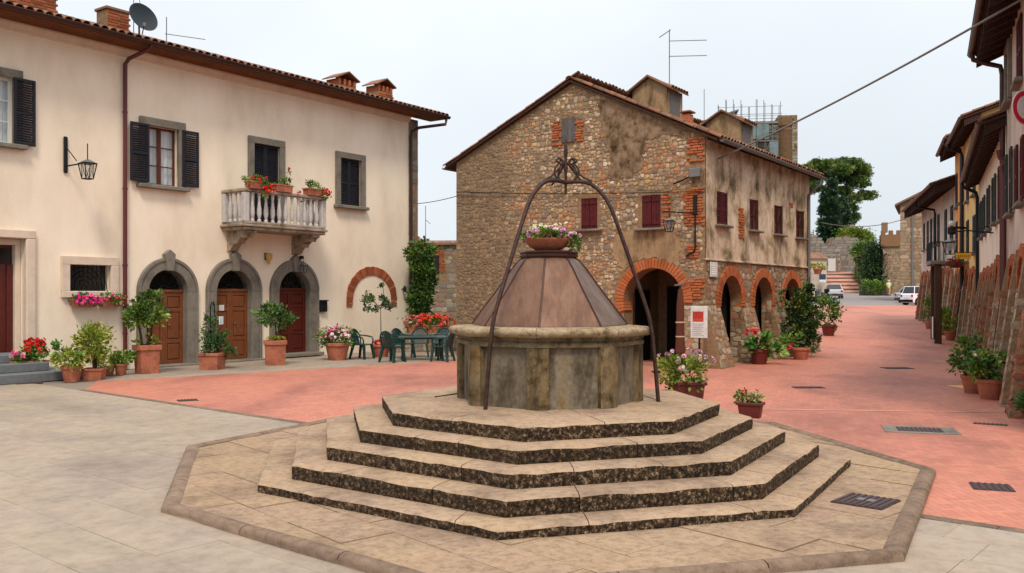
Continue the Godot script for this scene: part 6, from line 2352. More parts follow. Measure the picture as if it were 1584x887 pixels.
func background() -> void:
	var grey := [Color(0.27, 0.24, 0.2), Color(0.34, 0.3, 0.25), Color(0.22, 0.19, 0.17), Color(0.4, 0.35, 0.29), Color(0.33, 0.22, 0.19)]
	# stone building in the gap on the left
	var t := box_building("rear_stone_building", "grey stone building with one small brick-framed window, in the gap left of the gabled house", "house", P(-3.2, 0, 44.0), -0.06, Vector3(9, 4.35, 6), "mortar")
	rubble(Transform3D.IDENTITY, -4.4, 4.4, 0.0, 4.3, func(c): return not (absf(c.x + 0.55) < 0.55 and absf(c.y - 3.35) < 0.75), stone_tones(grey), 0.14, 0.26, 0.2, 0.42)
	build_pile(t, 0)
	var b := MB.new()
	b.box(Vector3(-0.55, 3.35, 0.02), Vector3(0.42, 0.9, 0.06))
	part(b, "window", M.dark_glass, t)
	for s in [-1.0, 1.0]:
		brick_patch(t, Transform3D.IDENTITY, -0.55 + s * 0.35 - 0.13, -0.55 + s * 0.35 + 0.13, 2.85, 3.9, B_RED)
	brick_patch(t, Transform3D.IDENTITY, -1.0, -0.1, 3.85, 4.05, B_RED)
	b = MB.new()
	b.hexa([Vector3(-4.8, 4.3, 0.2), Vector3(4.8, 4.3, 0.2), Vector3(4.8, 4.3, -6.2), Vector3(-4.8, 4.3, -6.2), Vector3(-4.8, 4.4, 0.2), Vector3(4.8, 4.4, 0.2), Vector3(4.8, 4.9, -6.2), Vector3(-4.8, 4.9, -6.2)])
	part(b, "roof", M.tile, t)
	b = MB.new()
	b.bbox(Vector3(-1.9, 4.6, -1.0), Vector3(0.8, 0.4, 0.6), 0.03)
	part(b, "chimney", M.brick, t)
	t = thing("thin_aerial", "thin aerial pole above the grey stone building in the gap", "aerial", P(-4.3, 4.4, 45.0))
	b = MB.new()
	b.tube([Vector3.ZERO, Vector3(0, 1.9, 0)], 0.018, 5)
	b.tube([Vector3(0, 1.2, 0), Vector3(0.25, 1.0, 0)], 0.015, 5)
	part(b, "mast", M.zinc, t)
	# low wall and its flower trough behind the café table
	t = box_building("low_stone_wall", "low rough stone wall behind the green plastic table", "wall", P(-2.4, 0, 29.6), 0.35, Vector3(3.4, 0.55, 0.45), "mortar")
	rubble(Transform3D.IDENTITY, -1.7, 1.7, 0.0, 0.55, yes, stone_tones(grey), 0.1, 0.2, 0.18, 0.36)
	build_pile(t, 60)
	b = MB.new()
	b.bbox(Vector3(0, 0.58, -0.22), Vector3(3.5, 0.07, 0.52), 0.02)
	part(b, "coping", M.pietra, t)
	t = thing("geranium_trough", "long trough of bright red geraniums on the low wall behind the table", "flower box", P(-2.75, 0.62, 29.7), 0.35)
	square_pot(t, 1.5, 0.3, 0.25, 0.9)
	leaves(t, [[Vector3(0, 0.3, 0), Vector3(0.8, 0.22, 0.25)]], 900, 0.08, G_MID)
	blooms(t, [[Vector3(0.2, 0.34, 0.08), Vector3(0.72, 0.28, 0.25)]], 90, 0.06, [Color(0.8, 0.05, 0.03), Color(0.85, 0.12, 0.06)])
	blooms(t, [[Vector3(-0.55, 0.34, 0.08), Vector3(0.25, 0.26, 0.25)]], 26, 0.06, [Color(0.75, 0.2, 0.2), Color(0.85, 0.4, 0.4)])

	# tower under repair
	t = thing("repaired_tower", "grey stone tower behind the roofs, half hidden by scaffolding", "tower", P(26.6, 0, 98.0), -0.15)
	b = MB.new()
	b.span(Vector3(-2.6, 0, -6), Vector3(4.2, 20.7, 0))
	b.span(Vector3(2.2, 20.7, -5), Vector3(4.2, 21.3, -0.2))
	part(b, "wall", M.grey_plaster, t)
	rubble(Transform3D.IDENTITY, -2.6, 4.2, 12.5, 20.6, yes, stone_tones([Color(0.3, 0.3, 0.27), Color(0.36, 0.35, 0.31), Color(0.25, 0.26, 0.24)]), 0.25, 0.4, 0.4, 0.8)
	build_pile(t, 0)
	t = thing("scaffolding", "blue-grey builders' scaffolding with netting round the tower behind the roofs", "scaffolding", P(26.6, 0, 98.0), -0.15)
	for i in 9:
		for z in [0.5, 1.5]:
			b = MB.new()
			b.tube([Vector3(-4.2 + i * 0.8, 8, z), Vector3(-4.2 + i * 0.8, 22.6 + rr(-0.6, 0.5), z)], 0.035, 5)
			part(b, "pole", M.zinc, t)
	for y in [12.6, 14.5, 16.4, 18.3, 20.2]:
		b = MB.new()
		b.bbox(Vector3(-1.0, y, 1.0), Vector3(6.8, 0.12, 1.1), 0.02)
		part(b, "deck", M.zinc, t)
		for e in [0.5, 1.0]:
			b = MB.new()
			b.tube([Vector3(-4.4, y + e, 1.5), Vector3(2.4, y + e, 1.5)], 0.03, 5)
			part(b, "rail", M.zinc, t)
	for y in [21.0, 22.0]:
		b = MB.new()
		b.tube([Vector3(-4.4, y, 1.5), Vector3(2.4, y, 1.5)], 0.025, 5)
		part(b, "rail", M.zinc, t)
	for i in 5:
		for j in 4:
			if (i * 3 + j) % 4 == 3:
				continue
			b = MB.new()
			b.bbox(Vector3(-3.7 + i * 1.35, 13.6 + j * 1.9, 1.62), Vector3(1.3, 1.6, 0.03), 0.005)
			b.col = Color.WHITE * rr(0.7, 1.05)
			part(b, "net", M.net, t)
	b = MB.new()
	b.hexa([Vector3(-7.0, 20.4, 0.2), Vector3(-2.0, 21.9, 0.2), Vector3(-2.0, 21.9, -3), Vector3(-7.0, 20.4, -3), Vector3(-7.0, 20.55, 0.2), Vector3(-2.0, 22.05, 0.2), Vector3(-2.0, 22.05, -3), Vector3(-7.0, 20.55, -3)])
	part(b, "cover", M.net, t)
	b = MB.new()
	b.tube([Vector3(-5.6, 21, -1), Vector3(-5.6, 24.6, -1)], 0.04, 5)
	part(b, "pole", M.zinc, t)

	# end of the street
	var g := gy(110.0)
	t = thing("terrace_steps", "broad flight of pale stone steps at the far end of the street", "steps", P(42.3, gy(114.0) + 0.1, 114.0), -0.2)
	for i in 6:  # broad sloping treads edged with stone risers
		b = MB.new()
		var y := i * 0.5
		var z := -2.4 - i * 0.95
		var run := 0.95 if i < 5 else 4.5
		b.hexa([Vector3(-2.2, y - 0.6, z), Vector3(2.2, y - 0.6, z), Vector3(2.2, y - 0.6, z - run), Vector3(-2.2, y - 0.6, z - run), Vector3(-2.2, y, z), Vector3(2.2, y, z), Vector3(2.2, y + 0.38, z - run), Vector3(-2.2, y + 0.38, z - run)])
		part(b, "step", M.pale_paving, t)
		b = MB.new()
		b.bbox(Vector3(0, y - 0.03, z + 0.05), Vector3(4.4, 0.14, 0.14), 0.02)
		part(b, "riser", M.pietra, t)
	b = MB.new()
	for s in [-2.4, 2.4]:
		b.hexa([Vector3(s - 0.2, -0.3, -2.2), Vector3(s + 0.2, -0.3, -2.2), Vector3(s + 0.2, -0.3, -8.0), Vector3(s - 0.2, -0.3, -8.0), Vector3(s - 0.2, 0.9, -2.2), Vector3(s + 0.2, 0.9, -2.2), Vector3(s + 0.2, 3.4, -8.0), Vector3(s - 0.2, 3.4, -8.0)])
	part(b, "cheek_wall", M.mortar, t)
	t = thing("globe_lamp", "white globe lamp on a stone post at the top right of the far steps", "street lamp", P(45.6, gy(116.0) + 3.0, 119.0))
	b = MB.new()
	b.bbox(Vector3(0, 0.0, 0), Vector3(0.5, 2.0, 0.5), 0.05)
	part(b, "post", M.mortar, t)
	b = MB.new()
	b.lathe([Vector2(0, 0), Vector2(0.22, 0.1), Vector2(0.3, 0.3), Vector2(0.22, 0.52), Vector2(0, 0.6)], 14, Vector3(0, 1.0, 0))
	part(b, "globe", M.white_paint, t, true)
	t = thing("ruined_wall", "ragged grey stone wall above the far steps, below the pine", "wall", P(43.0, gy(116.0) + 1.0, 125.0), 0.0)
	var ru := PackedVector2Array([Vector2(-4.5, 0), Vector2(5.0, 0), Vector2(5.2, 6.4), Vector2(3.0, 6.9), Vector2(1.0, 6.6), Vector2(0.6, 5.6), Vector2(-0.6, 6.6), Vector2(-1.5, 7.2), Vector2(-2.8, 7.7), Vector2(-4.5, 7.4)])
	b = MB.new()
	b.ext(ru, -1.2, 0.0)
	part(b, "wall", M.grey_plaster, t)
	rubble(Transform3D.IDENTITY, -4.5, 5.2, 0.0, 7.6, func(c): return in_poly(c, ru), stone_tones([Color(0.3, 0.28, 0.27), Color(0.36, 0.33, 0.31), Color(0.25, 0.24, 0.24)]), 0.25, 0.45, 0.4, 0.8)
	build_pile(t, 0)
	t = thing("white_board", "tall white board standing on the terrace above the far steps", "board", P(43.7, gy(116.0) + 2.9, 123.0))
	b = MB.new()
	b.bbox(Vector3(-0.2, 0.95, 0), Vector3(1.0, 1.7, 0.08), 0.02)
	part(b, "panel", M.white_paint, t)
	b = MB.new()
	b.bbox(Vector3(0.75, 0.8, 0), Vector3(0.3, 1.7, 0.3), 0.03)
	part(b, "post", M.pale_stone, t)
	# gatehouse tower
	t = thing("gate_tower", "square brown stone gate tower with a brick crown at the end of the street", "tower", P(47.2, gy(112), 112.5), -0.3)
	t.scale = Vector3.ONE * 1.28
	b = MB.new()
	b.span(Vector3(-0.78, -0.4, -1.6), Vector3(0.85, 4.6, 0))
	part(b, "wall", M.mortar, t)
	rubble(Transform3D.IDENTITY, -0.78, 0.85, 0.0, 4.6, yes, stone_tones([Color(0.38, 0.29, 0.2), Color(0.32, 0.25, 0.18), Color(0.42, 0.3, 0.22)]), 0.2, 0.32, 0.25, 0.5)
	build_pile(t, 0)
	b = MB.new()
	b.span(Vector3(-0.95, 4.6, -1.75), Vector3(1.0, 5.75, 0.16))
	b.k.fill(Color(1.0, 0.82, 0.76))
	part(b, "crown", M.mortar, t)
	for x in [-0.75, -0.05, 0.65]:
		b = MB.new()
		b.col = Color(1.0, 0.82, 0.76)
		b.bbox(Vector3(x, 5.95, -0.1), Vector3(0.4, 0.42, 0.4), 0.03)
		part(b, "merlon", M.mortar, t)
	b = MB.new()
	b.bbox(Vector3(-0.55, 6.5, -0.8), Vector3(0.55, 1.0, 0.5), 0.04)
	part(b, "chimney", M.mortar, t)
	t = box_building("roadside_wall", "low dark wall between the green trees and the gate tower", "wall", P(41.8, gy(104), 104.0), -0.1, Vector3(3.4, 0.95, 0.5), "cast_iron")
	rubble(Transform3D.IDENTITY, -1.7, 1.7, 0, 0.95, yes, stone_tones([Color(0.12, 0.1, 0.1), Color(0.16, 0.12, 0.11)]), 0.18, 0.3, 0.3, 0.6)
	build_pile(t, 0)
	# pale gatepost building beyond the stone house
	t = box_building("pale_gate_lodge", "small pale plastered lodge with a tile hat beyond the stone house corner", "house", P(28.5, gy(84), 84.0), 0.25, Vector3(1.6, 3.9, 3.0), "pale_wall")
	b = MB.new()
	b.hexa([Vector3(-1.0, 3.9, 0.2), Vector3(1.0, 3.9, 0.2), Vector3(1.0, 3.9, -3.2), Vector3(-1.0, 3.9, -3.2), Vector3(-0.6, 4.5, -0.6), Vector3(0.6, 4.5, -0.6), Vector3(0.6, 4.5, -2.4), Vector3(-0.6, 4.5, -2.4)])
	part(b, "roof", M.tile, t)
	t = thing("blue_sign", "small dark blue sign on the pale lodge beyond the stone house", "sign", P(28.6, gy(84) + 1.9, 83.3))
	b = MB.new()
	b.col = Color(0.03, 0.05, 0.1)
	b.bbox(Vector3(0, 0.3, 0), Vector3(0.6, 0.5, 0.05), 0.02)
	part(b, "board", M.plain, t)
	b = MB.new()
	b.bbox(Vector3(0, -0.1, 0), Vector3(0.6, 0.25, 0.05), 0.02)
	part(b, "lower_board", M.white_paint, t)


func tree(called: String, label: String, at: Vector3, trunk: Array, r: float, limbs: Array, blobs: Array, n: int, size: float, tones: Array, m: Mesh, group := "trees beyond the end of the street") -> void:
	var t := thing(called, label, "tree", at, 0.0, group)
	var b := MB.new()
	var rad := []
	for i in trunk.size():
		rad.append(r * (1.0 - 0.6 * i / trunk.size()))
	b.tube(trunk, rad, 9)
	for l in limbs:
		b.tube(l, [r * 0.45, r * 0.3, r * 0.12], 7)
	part(b, "trunk", M.bark, t, true)
	leaves(t, blobs, n, size, tones, "crown", m, 0.4)


func trees() -> void:
	# umbrella pine
	var blobs := []
	for i in 26:
		var a := rr(0, TAU)
		var q := sqrt(rng.randf())
		blobs.append([Vector3(cos(a) * q * 4.6 - 0.6, 16.4 + (1 - q) * 2.6 + rr(-0.6, 0.6), sin(a) * q * 4.0), Vector3(rr(1.0, 1.6), rr(0.6, 0.9), rr(1.0, 1.6))])
	for q in [[Vector3(4.6, 13.2, 0), Vector3(1.5, 0.6, 1.2)], [Vector3(2.6, 12.6, 0.5), Vector3(1.2, 0.6, 1.0)], [Vector3(3.4, 15.2, 0.2), Vector3(1.5, 0.8, 1.2)], [Vector3(1.2, 13.8, 0.5), Vector3(1.3, 0.8, 1.0)], [Vector3(-3.6, 14.4, 0.3), Vector3(1.4, 0.8, 1.2)], [Vector3(2.6, 9.6, 0), Vector3(1.0, 0.8, 1.0)], [Vector3(1.9, 11.2, 0.4), Vector3(1.0, 0.6, 1.0)]]:
		blobs.append(q)
	tree("umbrella_pine", "tall umbrella pine with a wide broken crown above the end of the street", P(50.2, gy(116) + 2.0, 140), [Vector3(0.3, 0, 0), Vector3(0.2, 6, 0), Vector3(-0.1, 11, 0), Vector3(0.0, 16.0, 0)], 0.5, [[Vector3(0, 10, 0), Vector3(1.8, 11.6, 0.2), Vector3(4.4, 13.0, 0)], [Vector3(0, 12, 0), Vector3(1.6, 14, 0.4), Vector3(3.3, 15.2, 0.2)], [Vector3(0, 11.5, 0), Vector3(-1.8, 13.4, 0), Vector3(-3.8, 15.4, 0.2)], [Vector3(0, 14, 0), Vector3(-1, 15.6, -0.8), Vector3(-1.8, 17.2, -1)], [Vector3(0.1, 8.6, 0), Vector3(1.4, 9.0, 0), Vector3(2.6, 9.6, 0)]], blobs, 36000, 0.36, [Color(0.09, 0.16, 0.035), Color(0.14, 0.2, 0.04), Color(0.05, 0.1, 0.04), Color(0.18, 0.22, 0.045)], BLADE)
	blobs = []
	for i in 9:
		blobs.append([Vector3(rr(-0.4, 0.4), 2.0 + i * 1.4, rr(-0.4, 0.4)), Vector3(2.3 - i * 0.15, 1.3, 2.1 - i * 0.15)])
	tree("dark_cypress", "dark narrow conifer in front of the umbrella pine", P(46.0, gy(116) + 2.2, 131), [Vector3(0, 0, 0), Vector3(0, 8, 0), Vector3(0, 13.6, 0)], 0.3, [], blobs, 9000, 0.4, [Color(0.02, 0.055, 0.02), Color(0.03, 0.075, 0.025), Color(0.015, 0.04, 0.02)], BLADE)
	blobs = []
	for i in 8:
		blobs.append([Vector3(rr(-0.4, 0.4), 1.5 + i * 1.4, rr(-0.4, 0.4)), Vector3(1.9 - i * 0.14, 1.2, 1.8 - i * 0.14)])
	tree("dark_laurel", "dark green bushy tree between the pine trunk and the stone house eaves", P(48.9, gy(116) + 2.2, 134), [Vector3(0, 0, 0), Vector3(0, 6, 0), Vector3(0, 12.0, 0)], 0.3, [], blobs, 7000, 0.4, [Color(0.025, 0.06, 0.025), Color(0.04, 0.085, 0.03)], LEAF)
	tree("ivy_mound_tree", "rounded yellow-green tree top swelling over the ruined wall", P(48.3, gy(116), 128), [Vector3(0, 0, 0), Vector3(0, 4, 0), Vector3(0, 7.6, 0)], 0.3, [], [[Vector3(0, 8.2, 0), Vector3(2.3, 1.1, 1.6)], [Vector3(-1.4, 7.7, 0.6), Vector3(1.3, 0.8, 1.0)], [Vector3(1.6, 7.2, 0), Vector3(1.2, 1.3, 1.2)]], 5000, 0.3, [Color(0.2, 0.26, 0.03), Color(0.1, 0.18, 0.03), Color(0.28, 0.31, 0.045)], LEAF)
	tree("hanging_ivy_tree", "bright green ivy-clad tree standing right of the far steps", P(45.9, gy(116), 119), [Vector3(0, 0, 0), Vector3(0, 3, 0), Vector3(0, 5.6, 0)], 0.3, [], [[Vector3(0.4, 5.4, 0), Vector3(1.5, 1.4, 1.2)], [Vector3(0.5, 3.4, 0), Vector3(1.2, 1.8, 1.1)], [Vector3(0.5, 1.4, 0.2), Vector3(1.2, 1.4, 1.0)]], 7000, 0.3, [Color(0.1, 0.18, 0.03), Color(0.06, 0.13, 0.03), Color(0.18, 0.25, 0.04)], LEAF)
	tree("dark_oak", "dark green tree left of the gate tower", P(44.3, gy(112), 114), [Vector3(0, 0, 0), Vector3(0, 3, 0), Vector3(0, 5.0, 0)], 0.3, [], [[Vector3(1.6, 4.6, 0), Vector3(1.8, 1.9, 1.5)], [Vector3(0.9, 2.2, 0.4), Vector3(1.5, 1.6, 1.3)], [Vector3(2.6, 2.4, 0.2), Vector3(1.4, 1.9, 1.2)], [Vector3(3.0, 6.0, 0), Vector3(1.1, 1.2, 1.1)]], 7000, 0.3, [Color(0.03, 0.065, 0.02), Color(0.05, 0.1, 0.03), Color(0.02, 0.05, 0.025)], LEAF)
	tree("street_end_shrub", "low mid-green shrub on the low dark wall left of the gate tower", P(40.9, gy(103), 102.5), [Vector3(0, 0, 0), Vector3(0, 0.5, 0), Vector3(0, 1.0, 0)], 0.06, [], [[Vector3(0, 1.0, -0.3), Vector3(1.2, 0.9, 0.8)], [Vector3(1.3, 0.8, -0.3), Vector3(0.9, 0.7, 0.7)]], 1500, 0.22, G_MID, LEAF)
	tree("tree_behind_gate", "bluish dark tree top showing over the gate tower", P(51.2, gy(112), 121), [Vector3(0, 0, 0), Vector3(0, 4, 0), Vector3(0, 6.2, 0)], 0.25, [], [[Vector3(-0.2, 6.4, 0), Vector3(1.3, 1.0, 1.1)], [Vector3(0, 4.4, 0), Vector3(1.4, 1.4, 1.2)]], 2500, 0.28, [Color(0.04, 0.09, 0.05), Color(0.03, 0.07, 0.04)], LEAF)
	# sprigs behind the rear building
	tree("rear_fir", "dark fir tip above the grey stone building in the gap", P(-2.6, 0, 55), [Vector3(0, 0, 0), Vector3(0, 3, 0), Vector3(0, 5.6, 0)], 0.15, [], [[Vector3(0, 3.4, 0), Vector3(1.4, 0.8, 1.2)], [Vector3(0.2, 4.3, 0), Vector3(1.1, 0.5, 1.0)], [Vector3(0.3, 5.2, 0), Vector3(0.6, 0.4, 0.5)]], 1800, 0.25, G_DARK, BLADE, "")


func car(called: String, label: String, at: Vector3, turn: float, len: float, wid: float, hei: float, paint: Color, stub: bool) -> void:
	var t := thing(called, label, "car", at, turn, "")
	# x forward, z across
	var l := len / 2
	var w := wid / 2
	var b := MB.new()
	b.col = paint
	var low := PackedVector2Array([Vector2(-l, 0.32), Vector2(-l * 0.96, 0.22), Vector2(l * 0.95, 0.22), Vector2(l, 0.34), Vector2(l * 0.98, hei * 0.48), Vector2(l * (0.78 if stub else 0.9), hei * 0.56), Vector2(l * (0.6 if stub else 0.45), hei * 0.62), Vector2(-l * 0.9, hei * 0.62), Vector2(-l * 0.99, hei * 0.56)])
	b.ext(low, -w, w)
	var body := part(b, "body", M.car_paint, t)
	b = MB.new()
	b.col = paint
	var c0 := -l * (0.88 if stub else 0.78)
	var c1 := l * (0.56 if stub else 0.4)
	var r0 := -l * (0.78 if stub else 0.55)
	var r1 := l * (0.12 if stub else 0.05)
	b.bbox(Vector3((r0 + r1) / 2, hei - 0.03, 0), Vector3(r1 - r0 + 0.06, 0.06, wid * 0.76), 0.025)
	for s in [-1.0, 1.0]:
		for e in [[c0, r0], [(c0 + c1) * 0.42, (r0 + r1) * 0.42], [c1, r1]]:
			b.tube([Vector3(e[0], hei * 0.61, s * w * 0.93), Vector3(e[1], hei - 0.03, s * w * 0.76)], 0.035, 5)
	part(b, "roof", M.car_paint, t)
	for s in [-1.0, 1.0]:
		b = MB.new()
		b.quad(Vector3(c0, hei * 0.62, s * w * 0.92), Vector3(r0, hei - 0.05, s * w * 0.75), Vector3(r1, hei - 0.05, s * w * 0.75), Vector3(c1, hei * 0.62, s * w * 0.92))
		part(b, "side_window", M.dark_glass, t)
	for e in [[c0, r0], [c1, r1]]:
		b = MB.new()
		b.quad(Vector3(e[0], hei * 0.62, -w * 0.9), Vector3(e[1], hei - 0.05, -w * 0.73), Vector3(e[1], hei - 0.05, w * 0.73), Vector3(e[0], hei * 0.62, w * 0.9))
		part(b, "windscreen", M.dark_glass, t)
	for x in [-l * 0.64, l * 0.66]:
		for s in [-1.0, 1.0]:
			b = MB.new()
			b.lathe([Vector2(0.17, -0.09), Vector2(0.28, -0.1), Vector2(0.31, -0.06), Vector2(0.31, 0.06), Vector2(0.28, 0.1), Vector2(0.17, 0.09)], 18)
			var wh := part(b, "wheel", M.rubber, t, true)
			wh.transform = Transform3D(Basis(Vector3.RIGHT, PI / 2), Vector3(x, 0.31, s * (w - 0.06)))
			b = MB.new()
			b.lathe([Vector2(0, s * 0.07), Vector2(0.17, s * 0.085), Vector2(0.18, -s * 0.05)], 12)
			part(b, "rim", M.zinc, wh, true)
	for s in [-1.0, 1.0]:
		b = MB.new()
		b.col = Color(0.35, 0.02, 0.02)
		b.bbox(Vector3(-l * 0.99, hei * 0.5, s * w * 0.82), Vector3(0.06, 0.2, 0.2), 0.02)
		part(b, "tail_light", M.plain, t)
		b = MB.new()
		b.bbox(Vector3(l * 0.93, hei * 0.45, s * w * 0.75), Vector3(0.1, 0.14, 0.26), 0.03)
		part(b, "headlight", M.white_paint, t)
	b = MB.new()
	b.bbox(Vector3(-l * 1.0, 0.36, 0), Vector3(0.12, 0.2, wid * 0.96), 0.04)
	b.bbox(Vector3(l * 1.0, 0.34, 0), Vector3(0.1, 0.2, wid * 0.96), 0.04)
	part(b, "bumper", M.rubber if stub else M.cast_iron, t)
	b = MB.new()
	b.box(Vector3(-l * 1.0 - 0.065, 0.55, 0), Vector3(0.02, 0.11, 0.5))
	part(b, "number_plate", M.white_paint, t)


# one continuous skin over tapered bones, as surface nets
func skin(bones: Array, cell: float, soft: float) -> MB:
	var lo := Vector3.ONE * 1e9
	var hi := -lo
	for q in bones:
		for e in [0, 1]:
			var rad: float = q[2 + e]
			lo = lo.min(q[e] - Vector3.ONE * (rad + cell * 2))
			hi = hi.max(q[e] + Vector3.ONE * (rad + cell * 2))
	var n := Vector3i(((hi - lo) / cell).ceil()) + Vector3i.ONE
	var f := PackedFloat32Array()
	f.resize(n.x * n.y * n.z)
	var i := 0
	for z in n.z:
		for y in n.y:
			for x in n.x:
				var p := lo + Vector3(x, y, z) * cell
				var d := 1e9
				for q in bones:
					var a: Vector3 = q[0]
					var ab: Vector3 = q[1] - a
					var t := clampf((p - a).dot(ab) / maxf(ab.length_squared(), 1e-9), 0, 1)
					var e: float = (p - a - ab * t).length() - lerpf(q[2], q[3], t)
					var h := clampf(0.5 + 0.5 * (d - e) / soft, 0, 1)
					d = lerpf(d, e, h) - soft * h * (1 - h)
				f[i] = d
				i += 1
	var vert := {}
	var st := [1, n.x, n.x * n.y]
	for z in n.z - 1:
		for y in n.y - 1:
			for x in n.x - 1:
				var base := x + y * n.x + z * n.x * n.y
				var sum := Vector3.ZERO
				var cnt := 0
				for ax in 3:
					var u := (ax + 1) % 3
					var w := (ax + 2) % 3
					for c in 4:
						var k: int = base + (c & 1) * st[u] + (c >> 1) * st[w]
						var fa := f[k]
						var fb := f[k + st[ax]]
						if (fa < 0) != (fb < 0):
							var o := Vector3.ZERO
							o[u] = c & 1
							o[w] = c >> 1
							o[ax] = fa / (fa - fb)
							sum += o
							cnt += 1
				if cnt:
					vert[base] = lo + (Vector3(x, y, z) + sum / cnt) * cell
	var b := MB.new()
	for z in range(1, n.z - 1):
		for y in range(1, n.y - 1):
			for x in range(1, n.x - 1):
				var base := x + y * n.x + z * n.x * n.y
				for ax in 3:
					var fa := f[base]
					var fb := f[base + st[ax]]
					if (fa < 0) == (fb < 0):
						continue
					var u: int = st[(ax + 1) % 3]
					var w: int = st[(ax + 2) % 3]
					var q := [vert[base - u - w], vert[base - w], vert[base], vert[base - u]]
					if fa < 0:
						b.quad(q[3], q[2], q[1], q[0])
					else:
						b.quad(q[0], q[1], q[2], q[3])
	return b


func walker() -> void:
	var t := thing("person", "person in pale yellow top and tan trousers walking at the far street end", "person", P(42.3, gy(101.5), 101.5), 2.6)
	var J := {"hip": Vector3(0, 0.93, 0), "chest": Vector3(0, 1.3, 0.02), "neck": Vector3(0, 1.47, 0.02), "head": Vector3(0, 1.62, 0.05)}
	var bones := [[J.hip, J.chest, 0.135, 0.14], [J.chest, J.neck, 0.11, 0.055], [J.neck, J.head, 0.05, 0.085], [J.head, J.head + Vector3(0, 0.06, 0.01), 0.09, 0.085], [J.head + Vector3(0, -0.05, 0.07), J.head + Vector3(0, -0.04, 0.09), 0.035, 0.02]]
	for s in [-1.0, 1.0]:
		var sh := Vector3(s * 0.17, 1.4, 0.0)
		var el := Vector3(s * 0.22, 1.12, -0.06 * s)
		var wr := Vector3(s * 0.2, 0.9, 0.1 * -s + 0.06)
		bones.append([Vector3(0, 1.38, 0), sh, 0.09, 0.065])
		bones.append([sh, el, 0.055, 0.042])
		bones.append([el, wr, 0.042, 0.03])
		bones.append([wr, wr + Vector3(0, -0.09, 0.02), 0.032, 0.028])
		for k in 4:
			bones.append([wr + Vector3((k - 1.5) * 0.016, -0.09, 0.02), wr + Vector3((k - 1.5) * 0.016, -0.165 + absf(k - 1.2) * 0.012, 0.035), 0.011, 0.009])
		bones.append([wr + Vector3(0, -0.03, 0.03), wr + Vector3(-s * 0.02, -0.08, 0.065), 0.012, 0.01])
		var kn := Vector3(s * 0.1, 0.5, 0.12 * s)
		var an := Vector3(s * 0.1, 0.1, 0.24 * s - 0.06)
		bones.append([Vector3(s * 0.09, 0.9, 0), kn, 0.095, 0.065])
		bones.append([kn, an, 0.062, 0.042])
		bones.append([an, an + Vector3(0, -0.05, 0.16), 0.045, 0.035])
	var b := skin(bones, 0.03, 0.03)
	b.col = Color(0.68, 0.47, 0.36)
	part(b, "body", M.skin, t, true)
	var shirt := skin([[J.hip + Vector3(0, 0.06, 0), J.chest, 0.165, 0.165], [J.chest, J.neck + Vector3(0, -0.07, 0), 0.15, 0.1], [Vector3(-0.17, 1.4, 0), Vector3(0.17, 1.4, 0), 0.085, 0.085], [Vector3(-0.17, 1.4, 0), Vector3(-0.21, 1.2, 0.04), 0.075, 0.065], [Vector3(0.17, 1.4, 0), Vector3(0.21, 1.2, -0.04), 0.075, 0.065]], 0.035, 0.04)
	for i in shirt.k.size():
		shirt.k[i] = Color(0.72, 0.68, 0.42)
	part(shirt, "shirt", M.cloth, t, true)
	var tr := []
	for s in [-1.0, 1.0]:
		tr.append([Vector3(s * 0.06, 0.95, 0), Vector3(s * 0.1, 0.5, 0.12 * s), 0.125, 0.085])
		tr.append([Vector3(s * 0.1, 0.5, 0.12 * s), Vector3(s * 0.1, 0.16, 0.22 * s - 0.05), 0.085, 0.075])
	var tb := skin(tr, 0.035, 0.04)
	for i in tb.k.size():
		tb.k[i] = Color(0.45, 0.27, 0.16)
	part(tb, "trousers", M.cloth, t, true)
	var hr := skin([[J.head + Vector3(0, 0.04, -0.02), J.head + Vector3(0, 0.07, 0.0), 0.1, 0.098], [J.head + Vector3(0, 0.02, -0.05), J.head + Vector3(0, -0.08, -0.06), 0.075, 0.05]], 0.025, 0.03)
	for i in hr.k.size():
		hr.k[i] = Color(0.6, 0.52, 0.36)
	part(hr, "hair", M.cloth, t, true)


